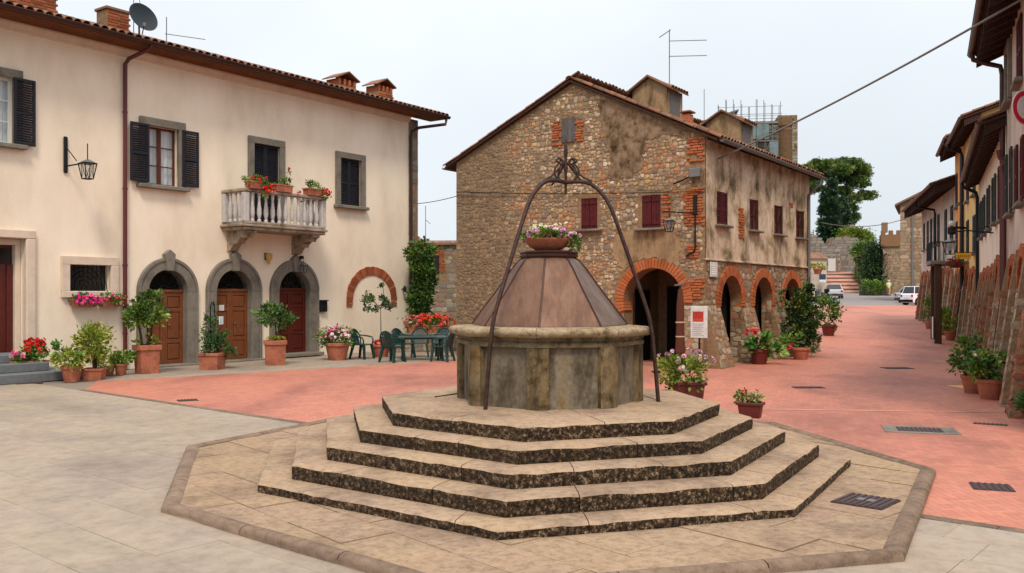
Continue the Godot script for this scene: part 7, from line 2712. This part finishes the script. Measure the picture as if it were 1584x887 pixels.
func far_vehicles() -> void:
	car("silver_car", "silver saloon seen from behind, parked below the far steps", P(32.6, gy(92), 92), PI / 2 - 0.25, 4.0, 1.7, 1.42, Color(0.52, 0.54, 0.57), false)
	car("white_car", "small white city car with a dark rear bumper parked against the pillars", P(32.75, gy(72.5) - 0.02, 72.5), 0.25, 2.6, 1.55, 1.52, Color(0.78, 0.79, 0.82), true)
	car("grey_car", "grey car parked beyond the small white one, its nose to the pillars", P(34.9, gy(77.5), 77.5), 0.3, 3.8, 1.65, 1.42, Color(0.3, 0.36, 0.36), false)
	var t := thing("parked_scooter", "black motor scooter standing at the kerb beyond the stone house", "scooter", P(26.6, gy(78), 78.0), 1.9)
	for x in [-0.6, 0.62]:
		var b := MB.new()
		b.lathe([Vector2(0.12, -0.05), Vector2(0.25, -0.06), Vector2(0.27, 0), Vector2(0.25, 0.06), Vector2(0.12, 0.05)], 16)
		var w := part(b, "wheel", M.rubber, t, true)
		w.transform = Transform3D(Basis(Vector3.RIGHT, PI / 2), Vector3(x, 0.27, 0))
	var b := MB.new()
	b.col = Color(0.02, 0.02, 0.025)
	b.ext(PackedVector2Array([Vector2(-0.85, 0.5), Vector2(-0.3, 0.3), Vector2(0.3, 0.28), Vector2(0.55, 0.4), Vector2(0.5, 1.0), Vector2(0.35, 1.05), Vector2(0.25, 0.45), Vector2(-0.2, 0.5), Vector2(-0.3, 0.78), Vector2(-0.9, 0.8)]), -0.18, 0.18)
	part(b, "body", M.car_paint, t)
	b = MB.new()
	b.bbox(Vector3(-0.5, 0.84, 0), Vector3(0.75, 0.12, 0.3), 0.04)
	part(b, "saddle", M.rubber, t)
	b = MB.new()
	b.tube([Vector3(0.38, 1.08, -0.34), Vector3(0.42, 1.12, 0), Vector3(0.38, 1.08, 0.34)], 0.025, 6)
	part(b, "handlebar", M.rubber, t)
	b = MB.new()
	b.bbox(Vector3(-0.85, 1.05, 0), Vector3(0.36, 0.3, 0.38), 0.06)
	part(b, "top_box", M.rubber, t)


# ---------- pots, tables and chairs on the square ----------
func chair_proto(label: String, at: Vector3, turn: float) -> Node3D:
	var t := thing("plastic_chair", label, "chair", at, turn, "green plastic garden chairs")
	var b := MB.new()
	b.bbox(Vector3(0, 0.42, 0.0), Vector3(0.44, 0.035, 0.42), 0.015)
	part(b, "seat", M.green_plastic, t)
	# curved back with an arched top and vertical slats
	b = MB.new()
	var arch := []
	for i in 17:
		var a := PI * i / 16
		arch.append(Vector3(-cos(a) * 0.24, 0.6 + sin(a) * 0.26, -0.2 - 0.09 * sin(a) - 0.03))
	b.tube([Vector3(-0.22, 0.42, -0.2)] + arch + [Vector3(0.22, 0.42, -0.2)], 0.022, 6)
	for i in 7:
		var x := -0.165 + i * 0.055
		var y := 0.6 + sqrt(maxf(0.0, 1 - pow(x / 0.24, 2))) * 0.26
		b.hexa([Vector3(x - 0.02, 0.42, -0.2), Vector3(x + 0.02, 0.42, -0.2), Vector3(x + 0.02, 0.42, -0.215), Vector3(x - 0.02, 0.42, -0.215), Vector3(x - 0.02, y, -0.315), Vector3(x + 0.02, y, -0.315), Vector3(x + 0.02, y, -0.33), Vector3(x - 0.02, y, -0.33)])
	part(b, "backrest", M.green_plastic, t)
	for s in [-1.0, 1.0]:
		b = MB.new()
		b.tube([Vector3(s * 0.24, 0.68, -0.24), Vector3(s * 0.26, 0.66, 0.0), Vector3(s * 0.26, 0.63, 0.16), Vector3(s * 0.25, 0.55, 0.2), Vector3(s * 0.235, 0.42, 0.19)], [0.02, 0.026, 0.026, 0.022, 0.022], 6)
		part(b, "armrest", M.green_plastic, t, true)
		for z in [[0.18, 0.24], [-0.18, -0.27]]:
			b = MB.new()
			var x: float = s * 0.2
			var x2: float = s * 0.255
			b.hexa([Vector3(x2 - 0.025, 0, z[1] + 0.025), Vector3(x2 + 0.025, 0, z[1] + 0.025), Vector3(x2 + 0.025, 0, z[1] - 0.025), Vector3(x2 - 0.025, 0, z[1] - 0.025), Vector3(x - 0.04, 0.41, z[0] + 0.03), Vector3(x + 0.04, 0.41, z[0] + 0.03), Vector3(x + 0.04, 0.41, z[0] - 0.03), Vector3(x - 0.04, 0.41, z[0] - 0.03)])
			part(b, "leg", M.green_plastic, t)
	return t


func cafe() -> void:
	var c := chair_proto("green plastic chair standing alone by the pink-flowered pot, facing right", P(-4.35, 0, 26.3), 1.15)
	copy_of(c, "plastic_chair", "nearest green plastic chair at the left side of the table, its back to the square", P(-3.3, 0, 25.0), 2.6)
	copy_of(c, "plastic_chair", "green plastic chair at the table's right end, turned towards the table", P(-1.95, 0, 25.3), -1.9)
	copy_of(c, "plastic_chair", "green plastic chair at the back left of the table, nearest the cream wall", P(-3.2, 0, 26.6), 0.9)
	copy_of(c, "plastic_chair", "green plastic chair behind the table in front of the creeper", P(-2.75, 0, 27.0), 0.1)
	copy_of(c, "plastic_chair", "green plastic chair behind the table below the red geraniums", P(-2.1, 0, 27.0), -0.2)
	var t := thing("plastic_table", "green plastic garden table among the chairs near the creeper", "table", P(-2.55, 0, 25.7), 0.15)
	var b := MB.new()
	b.bbox(Vector3(0, 0.67, 0), Vector3(1.35, 0.035, 0.85), 0.015)
	b.bbox(Vector3(0, 0.635, 0), Vector3(1.2, 0.05, 0.7), 0.015)
	part(b, "tabletop", M.green_plastic, t)
	for sx in [-1.0, 1.0]:
		for sz in [-1.0, 1.0]:
			b = MB.new()
			b.tube([Vector3(sx * 0.56, 0, sz * 0.34), Vector3(sx * 0.52, 0.64, sz * 0.3)], [0.028, 0.045], 8)
			part(b, "leg", M.green_plastic, t)


func potted(called: String, label: String, at: Vector3, turn: float, group := "terracotta pots along the cream house") -> Node3D:
	return thing(called, label, "potted plant", at, turn, group)


func plants() -> void:
	var th := atan2(0.816, 0.579)
	var t := potted("potted_shrub", "round reddish pot of low green leaves at the foot of the grey steps", P(-9.42, 0, 19.35), 0.3)
	round_pot(t, 0.22, 0.34)
	leaves(t, [[Vector3(-0.08, 0.5, 0), Vector3(0.34, 0.24, 0.3)], [Vector3(-0.2, 0.72, 0), Vector3(0.18, 0.16, 0.18)]], 700, 0.09, G_MID + G_YEL)
	t = potted("potted_shrub", "square pot with a tall yellow-green bush left of the dark red downpipe", P(-9.12, 0, 19.75), th + PI / 4)
	square_pot(t, 0.42, 0.42, 0.26)
	stems(t, [[Vector3(0, 0.2, 0), Vector3(0.03, 0.45, 0), Vector3(0.0, 0.8, 0)], [Vector3(0.04, 0.2, 0.03), Vector3(0.12, 0.5, 0), Vector3(0.2, 0.8, 0)], [Vector3(-0.05, 0.2, 0), Vector3(-0.12, 0.5, 0), Vector3(-0.2, 0.8, 0.04)]], 0.022)
	leaves(t, [[Vector3(0, 0.85, 0), Vector3(0.4, 0.34, 0.36)], [Vector3(-0.12, 0.55, 0), Vector3(0.26, 0.18, 0.24)], [Vector3(0.16, 1.02, 0), Vector3(0.24, 0.16, 0.22)]], 1100, 0.095, G_YEL)
	t = potted("potted_shrub", "small pot with pale yellow-green leaves, third from the grey steps", P(-9.35, 0, 20.9), 0.0)
	round_pot(t, 0.17, 0.2)
	leaves(t, [[Vector3(0, 0.34, 0), Vector3(0.3, 0.2, 0.26)]], 380, 0.08, G_YEL)
	t = potted("potted_shrub", "small pot of dark leaves touching the tall square planter", P(-9.08, 0, 21.0), 0.0)
	round_pot(t, 0.15, 0.26)
	leaves(t, [[Vector3(0, 0.42, 0), Vector3(0.28, 0.2, 0.25)]], 380, 0.08, G_MID)
	t = potted("step_flower_box", "long terracotta box of red geraniums on the lowest grey step", P(-10.55, 0.2, 19.75), th)
	square_pot(t, 0.75, 0.28, 0.22, 0.92)
	leaves(t, [[Vector3(0.05, 0.28, 0), Vector3(0.42, 0.12, 0.2)], [Vector3(0.12, 0.45, 0), Vector3(0.3, 0.2, 0.18)]], 620, 0.08, G_MID)
	blooms(t, [[Vector3(0.1, 0.42, 0), Vector3(0.32, 0.16, 0.18)], [Vector3(0.16, 0.58, -0.04), Vector3(0.2, 0.12, 0.14)]], 60, 0.055, F_RED)
	blooms(t, [[Vector3(-0.3, 0.32, 0.08), Vector3(0.14, 0.12, 0.14)]], 12, 0.05, F_PINK)
	t = potted("potted_tree", "tall square terracotta planter with a round-headed tree in front of the first oak door", P(-8.62, 0, 21.35), th - 0.2)
	square_pot(t, 0.5, 0.5, 0.68, 0.8)
	stems(t, [[Vector3(0, 0.6, 0), Vector3(0.03, 0.85, 0.02), Vector3(0.0, 1.15, 0)], [Vector3(0.08, 0.6, 0), Vector3(0.1, 0.85, 0), Vector3(0.12, 1.15, 0)], [Vector3(-0.1, 0.6, 0), Vector3(-0.14, 0.9, 0), Vector3(-0.2, 1.2, 0)]], 0.035)
	leaves(t, [[Vector3(0, 1.42, 0), Vector3(0.44, 0.27, 0.42)], [Vector3(0.12, 1.75, 0), Vector3(0.28, 0.18, 0.26)], [Vector3(-0.3, 1.35, 0), Vector3(0.28, 0.22, 0.26)]], 1500, 0.11, [Color(0.1, 0.18, 0.03), Color(0.17, 0.24, 0.04), Color(0.05, 0.11, 0.03)])
	leaves(t, [[Vector3(0, 0.76, 0), Vector3(0.22, 0.12, 0.2)]], 180, 0.08, G_YEL, "undergrowth")
	t = potted("climber_box", "low square planter with a climber on a crook and a pale blue tag", P(-7.47, 0, 22.55), th + 0.5)
	square_pot(t, 0.52, 0.52, 0.42, 0.88)
	leaves(t, [[Vector3(0, 0.6, 0), Vector3(0.36, 0.24, 0.32)], [Vector3(-0.16, 1.0, 0), Vector3(0.24, 0.36, 0.22)], [Vector3(0.1, 0.75, 0.1), Vector3(0.3, 0.2, 0.25)], [Vector3(0.12, 1.55, 0), Vector3(0.12, 0.12, 0.1)], [Vector3(0.3, 0.35, 0.3), Vector3(0.2, 0.2, 0.15)]], 1500, 0.07, [Color(0.03, 0.08, 0.025), Color(0.05, 0.12, 0.03), Color(0.08, 0.16, 0.04)])
	var b := MB.new()
	b.tube([Vector3(-0.1, 0.35, 0), Vector3(-0.1, 1.6, 0), Vector3(-0.07, 1.68, 0.02), Vector3(-0.02, 1.68, 0.04), Vector3(0.01, 1.6, 0.05), Vector3(0.01, 1.3, 0.06)], 0.015, 6)
	part(b, "crook", M.iron, t)
	b = MB.new()
	b.col = Color(0.6, 0.75, 0.8)
	b.bbox(Vector3(0.02, 1.22, 0.22), Vector3(0.22, 0.2, 0.02), 0.005)
	part(b, "tag", M.plain, t)
	t = potted("potted_tree", "six-sided terracotta planter with a small bushy tree left of the red-brown door", P(-6.27, 0, 23.95), 0.3)
	square_pot(t, 0.62, 0.62, 0.66, 0.86, "terracotta", 6)
	stems(t, [[Vector3(0, 0.6, 0), Vector3(0.02, 0.85, 0), Vector3(0.0, 1.2, 0)], [Vector3(0.05, 0.6, 0), Vector3(0.08, 0.8, 0), Vector3(0.1, 1.1, 0)]], 0.035)
	leaves(t, [[Vector3(0, 1.3, 0), Vector3(0.44, 0.24, 0.4)], [Vector3(-0.2, 1.5, 0), Vector3(0.26, 0.16, 0.24)], [Vector3(0.26, 1.25, 0), Vector3(0.24, 0.18, 0.22)]], 1200, 0.09, [Color(0.06, 0.13, 0.03), Color(0.1, 0.18, 0.035), Color(0.035, 0.08, 0.025)])
	leaves(t, [[Vector3(0, 0.7, 0), Vector3(0.26, 0.06, 0.26)]], 160, 0.07, G_YEL, "undergrowth")
	t = potted("flower_pot", "round terracotta pot heaped with pink and white geraniums by the letter box", P(-4.98, 0, 25.8), 0.0)
	round_pot(t, 0.36, 0.5)
	leaves(t, [[Vector3(0, 0.66, 0), Vector3(0.5, 0.26, 0.45)]], 900, 0.08, G_DARK + G_MID)
	blooms(t, [[Vector3(0, 0.7, 0.04), Vector3(0.48, 0.26, 0.44)]], 90, 0.05, F_PINK + [Color(0.85, 0.75, 0.75), Color(0.8, 0.4, 0.45)])
	t = potted("potted_tree", "terracotta pot of red begonias with a thin-stemmed little tree below the brick arch", P(-3.92, 0, 27.1), 0.0)
	round_pot(t, 0.28, 0.38)
	stems(t, [[Vector3(0, 0.3, 0), Vector3(-0.01, 1.0, 0), Vector3(-0.02, 1.5, 0)], [Vector3(-0.02, 1.45, 0), Vector3(-0.2, 1.65, 0), Vector3(-0.35, 1.8, 0)], [Vector3(-0.02, 1.45, 0), Vector3(0.1, 1.7, 0), Vector3(0.05, 2.1, 0)]], 0.016)
	leaves(t, [[Vector3(-0.3, 1.6, 0), Vector3(0.24, 0.26, 0.2)], [Vector3(0.1, 1.62, 0), Vector3(0.22, 0.22, 0.2)], [Vector3(0.0, 2.05, 0), Vector3(0.1, 0.16, 0.1)], [Vector3(-0.4, 1.95, 0), Vector3(0.07, 0.1, 0.07)]], 560, 0.09, [Color(0.06, 0.12, 0.04), Color(0.12, 0.19, 0.06), Color(0.03, 0.07, 0.03)])
	blooms(t, [[Vector3(0, 0.4, 0), Vector3(0.28, 0.1, 0.26)]], 34, 0.05, F_RED)
	# creeper on the corner
	t = thing("corner_creeper", "tall green creeper climbing the corner of the cream house", "creeper", P(-3.2, 0, 30.4), 0.0)
	var blobs := []
	for i in 13:
		var y := 0.6 + i * 0.235
		blobs.append([Vector3(0.14 + rr(-0.08, 0.12), y, rr(-0.1, 0.1)), Vector3(0.4 if i > 3 else 0.3, 0.28, 0.3)])
	blobs.append([Vector3(-0.32, 3.2, 0.1), Vector3(0.22, 0.2, 0.12)])
	blobs.append([Vector3(0.42, 2.5, 0.1), Vector3(0.16, 0.9, 0.16)])
	blobs.append([Vector3(0.42, 1.0, 0.1), Vector3(0.22, 0.3, 0.18)])
	stems(t, [[Vector3(0, 0, 0), Vector3(0.05, 1.5, 0), Vector3(0.0, 3.2, 0)], [Vector3(0.1, 0, 0), Vector3(0.15, 1.2, 0), Vector3(0.2, 2.8, 0)]], 0.03)
	leaves(t, blobs, 6500, 0.12, [Color(0.05, 0.12, 0.025), Color(0.1, 0.19, 0.03), Color(0.03, 0.08, 0.02), Color(0.16, 0.24, 0.04)])
	# planters on the well steps
	t = potted("step_planter", "dark red box planter of tall pink flowers at the back right of the well platform", P(2.17, 0.55, 11.2), -0.15, "")
	square_pot(t, 0.46, 0.26, 0.24, 0.8, "plastic_pot")
	leaves(t, [[Vector3(0, 0.36, 0), Vector3(0.3, 0.2, 0.2)], [Vector3(-0.22, 0.36, 0.06), Vector3(0.14, 0.22, 0.12)], [Vector3(-0.16, 0.12, 0.16), Vector3(0.08, 0.14, 0.05)]], 1000, 0.06, G_YEL)
	blooms(t, [[Vector3(-0.05, 0.46, 0), Vector3(0.4, 0.2, 0.22)]], 26, 0.035, [Color(0.75, 0.35, 0.5), Color(0.8, 0.5, 0.6), Color(0.6, 0.4, 0.55), Color(0.8, 0.7, 0.7)])
	t = potted("step_planter", "small dark red trough with a few red flowers on a right-hand well step", P(2.8, 0.415, 10.62), -0.45, "")
	square_pot(t, 0.3, 0.18, 0.18, 0.75, "plastic_pot")
	leaves(t, [[Vector3(-0.02, 0.22, 0), Vector3(0.15, 0.08, 0.1)]], 320, 0.05, [Color(0.2, 0.22, 0.06), Color(0.12, 0.18, 0.04), Color(0.35, 0.33, 0.14)])
	blooms(t, [[Vector3(0, 0.26, 0), Vector3(0.17, 0.07, 0.1)]], 9, 0.028, [Color(0.8, 0.04, 0.06), Color(0.8, 0.12, 0.12)])
	# pots in the arcade
	t = potted("arcade_plant", "broad-leaved green plant in a dark pot inside the middle street arch", P(6.75, 0, 24.3), 0.0, "")
	round_pot(t, 0.26, 0.4, Vector3(-0.1, 0, 0), "plastic_pot")
	leaves(t, [[Vector3(-0.15, 0.55, 0), Vector3(0.3, 0.26, 0.25)], [Vector3(0.2, 0.4, 0.1), Vector3(0.25, 0.3, 0.2)]], 220, 0.2, [Color(0.06, 0.16, 0.03), Color(0.12, 0.26, 0.05), Color(0.2, 0.32, 0.08)])
	blooms(t, [[Vector3(-0.3, 0.85, 0), Vector3(0.14, 0.1, 0.14)]], 8, 0.06, F_RED)
	t = potted("arcade_plant", "orange pot with flowers at the foot of the vine on the last street arch", P(8.3, 0, 26.0), 0.0, "")
	round_pot(t, 0.26, 0.34)
	leaves(t, [[Vector3(-0.3, 0.5, 0), Vector3(0.4, 0.25, 0.25)]], 320, 0.1, G_MID)
	blooms(t, [[Vector3(-0.45, 0.35, 0.1), Vector3(0.2, 0.14, 0.14)]], 12, 0.06, F_RED + F_PINK)
	t = thing("arch_vine", "leafy vine covering the last brick arch of the stone house", "creeper", P(8.75, 0, 26.9), 0.0)
	blobs = []
	for i in 12:
		var y := 0.4 + i * 0.145
		blobs.append([Vector3(-0.25 + rr(-0.1, 0.1), y * 0.9, 0.1), Vector3(0.22, 0.2, 0.2)])
		blobs.append([Vector3(0.12 + rr(-0.08, 0.08), y, 0.0), Vector3(0.22, 0.2, 0.2)])
	for i in 6:
		blobs.append([Vector3(-0.62, 0.5 + i * 0.28, -0.1), Vector3(0.12, 0.16, 0.12)])
	stems(t, [[Vector3(0, 0, 0), Vector3(0.05, 1.2, 0), Vector3(0.1, 2.4, 0)]], 0.03)
	leaves(t, blobs, 4200, 0.1, [Color(0.03, 0.08, 0.02), Color(0.06, 0.12, 0.03), Color(0.12, 0.18, 0.04), Color(0.02, 0.05, 0.015)])
	t = potted("corner_bush", "dark potted bush at the kerb just beyond the stone house", P(12.95, gy(37), 37.0), 0.0, "")
	round_pot(t, 0.3, 0.45, Vector3.ZERO, "plastic_pot")
	leaves(t, [[Vector3(0, 1.1, 0), Vector3(0.5, 0.6, 0.45)], [Vector3(0.05, 0.6, 0), Vector3(0.3, 0.3, 0.3)]], 1100, 0.11, G_DARK + G_MID)
	t = thing("yellow_basket", "hanging basket of yellow flowers on the pale lodge beyond the stone house", "hanging basket", P(16.9, gy(50) + 2.5, 50.0))
	round_pot(t, 0.25, 0.3)
	leaves(t, [[Vector3(0, 0.4, 0), Vector3(0.4, 0.25, 0.35)]], 300, 0.1, G_YEL)
	blooms(t, [[Vector3(0, 0.42, 0), Vector3(0.4, 0.25, 0.35)]], 30, 0.06, [Color(0.75, 0.6, 0.05), Color(0.8, 0.7, 0.15)])
	# right-hand pots
	t = potted("street_pot", "large terracotta pot with a leafy rose bush near the right edge", P(8.5, 0, 16.1), 0.0, "pots along the right side of the street")
	round_pot(t, 0.22, 0.36)
	leaves(t, [[Vector3(-0.06, 0.55, 0), Vector3(0.32, 0.24, 0.3)], [Vector3(-0.22, 0.75, 0.1), Vector3(0.2, 0.14, 0.2)], [Vector3(0.14, 0.72, 0), Vector3(0.18, 0.14, 0.18)]], 900, 0.085, G_MID + G_DARK)
	blooms(t, [[Vector3(-0.1, 0.8, 0), Vector3(0.3, 0.12, 0.2)]], 5, 0.035, [Color(0.8, 0.75, 0.6)])
	t = potted("street_pot", "second terracotta pot half hidden behind the rose bush on the right", P(8.72, 0, 17.1), 0.0, "pots along the right side of the street")
	round_pot(t, 0.22, 0.34)
	leaves(t, [[Vector3(-0.1, 0.6, 0), Vector3(0.34, 0.28, 0.3)], [Vector3(-0.1, 0.95, 0), Vector3(0.25, 0.2, 0.2)]], 700, 0.085, G_MID + G_DARK)
	for q in [[19.0, 41.5, 1.1, "taller green shrub in a pot against the pillars up the street"], [17.75, 37.6, 0.7, "low green plant in a pot against the pillars, nearer than the tall shrub"], [16.75, 34.9, 0.55, "small yellow-green plant beside the brown porch post"]]:
		t = potted("street_plant", q[3], P(q[0] + 0.2, gy(q[1]), q[1]), 0.0, "pots along the right side of the street")
		round_pot(t, 0.26, 0.35)
		leaves(t, [[Vector3(0, 0.4 + q[2] * 0.5, 0), Vector3(0.38, q[2] * 0.55, 0.36)]], 600, 0.1, G_MID if q[2] > 0.6 else G_YEL)
	t = potted("wall_foot_plant", "dark leafy plant at the foot of the reddish pillar at the right edge", P(7.55, 0, 12.95), 0.0, "pots along the right side of the street")
	round_pot(t, 0.18, 0.2)
	leaves(t, [[Vector3(0, 0.36, 0), Vector3(0.24, 0.24, 0.24)]], 360, 0.09, G_DARK)


func _ready() -> void:
	rng.seed = 7
	noise.seed = 5
	noise.frequency = 0.03
	noise.fractal_octaves = 3
	# camera, sky, sun, exposure
	var cam := Camera3D.new()
	cam.name = "camera"
	add_child(cam)
	cam.position = Vector3(0, 1.85, 0)
	cam.near = 0.1
	cam.far = 2000.0
	cam.set_frustum(0.1 * 887.0 / F, Vector2(0, 0.1 * 13.5 / F), 0.1, 2000.0)
	cam.current = true
	var we := WorldEnvironment.new()
	we.name = "environment"
	var env := Environment.new()
	env.background_mode = Environment.BG_SKY
	var sky := Sky.new()
	var sm := ProceduralSkyMaterial.new()
	sm.sky_top_color = Color(1.38, 1.4, 1.44)
	sm.sky_horizon_color = Color(0.815, 0.845, 0.87)
	sm.sky_curve = 2.4
	var cl := nt(31, 0.004, 5, [[0.2, Color(0.0, 0.0, 0.0)], [0.8, Color(0.36, 0.36, 0.37)]], FastNoiseLite.TYPE_SIMPLEX_SMOOTH, 1024, 0.55)
	cl.height = 512
	sm.sky_cover = cl
	sm.sky_cover_modulate = Color(1, 1, 1, 1)
	sm.ground_bottom_color = Color(0.4, 0.36, 0.32)
	sm.ground_horizon_color = Color(0.7, 0.68, 0.66)
	sm.sun_angle_max = 0.0
	sky.sky_material = sm
	env.sky = sky
	env.tonemap_mode = Environment.TONE_MAPPER_LINEAR
	env.tonemap_exposure = 1.15
	env.sdfgi_enabled = true
	env.ssao_enabled = true
	env.ssil_enabled = true
	we.environment = env
	add_child(we)
	var sun := DirectionalLight3D.new()
	sun.name = "sun"
	sun.light_energy = 0.75
	sun.light_color = Color(1.0, 0.95, 0.88)
	sun.light_angular_distance = 14.0
	sun.shadow_enabled = true
	add_child(sun)
	sun.look_at_from_position(Vector3(0.5, 9, 6.5), Vector3.ZERO)
	materials()
	make_tiles()
	ground()
	well()
	var h := cream_house()
	house_fittings(h)
	var s := stone_house()
	stone_house_fittings(s)
	right_row()
	background()
	trees()
	far_vehicles()
	walker()
	cafe()
	plants()
	sheet(PackedVector2Array([Vector2(4.0, 14.62), Vector2(8.6, 14.1), Vector2(8.6, 14.22), Vector2(4.0, 14.76)]), 6.0, 0.004, "paving_band", "pale_paving")
	grate(5.59, 0.004, 12.4, 0.58, 0.42, -0.3, "stone-framed iron drain grate in the clay paving right of the well", true)
	grate(4.62, 0.004, 8.71, 0.36, 0.34, -0.34, "small dark iron cover near the paving edge at the lower right")
	grate(6.85, 0.004, 12.95, 0.44, 0.14, -0.5, "narrow iron grate near the reddish pillar at the right edge")
	grate(5.93, 0.004, 18.1, 0.6, 0.3, 0.0, "grey iron cover in the clay paving before the last street arch")
	grate(9.75, 0.004, 22.9, 0.7, 0.5, 0.0, "grey iron cover in mid-street farther up the clay paving")
	grate(-5.7, 0.004, 15.9, 0.34, 0.26, 0.5, "small dark cover in the clay paving left of the well")
	var mt := MB.new()
	mt.bbox(Vector3(0, 0.008, 0), Vector3(0.5, 0.016, 0.3), 0.005)
	single(mt, "door_mat", M.cast_iron, "dark mat on the grey paving before the far left steps", "mat", P(-10.15, 0.0, 19.0), 0.6)
	var sp := MB.new()
	for q in [[9.15, 18.2, 0.34], [9.65, 18.5, 0.26], [9.05, 17.2, 0.2]]:
		var pts := PackedVector2Array()
		for i in 14:
			var a := TAU * i / 14
			pts.append(Vector2(q[0], -q[1]) + Vector2(cos(a), sin(a) * 1.3) * q[2] * rr(0.6, 1.1))
		sp.xf = Transform3D(Basis(Vector3.RIGHT, Vector3(0, 0, 1), Vector3.DOWN), Vector3.ZERO)
		sp.ext(pts, -0.005, -0.004)
	sp.col = Color.WHITE
	for i in sp.k.size():
		sp.k[i] = Color(0.75, 0.36, 0.08)
	var o := struct(sp, "paint_marking", M.plain)
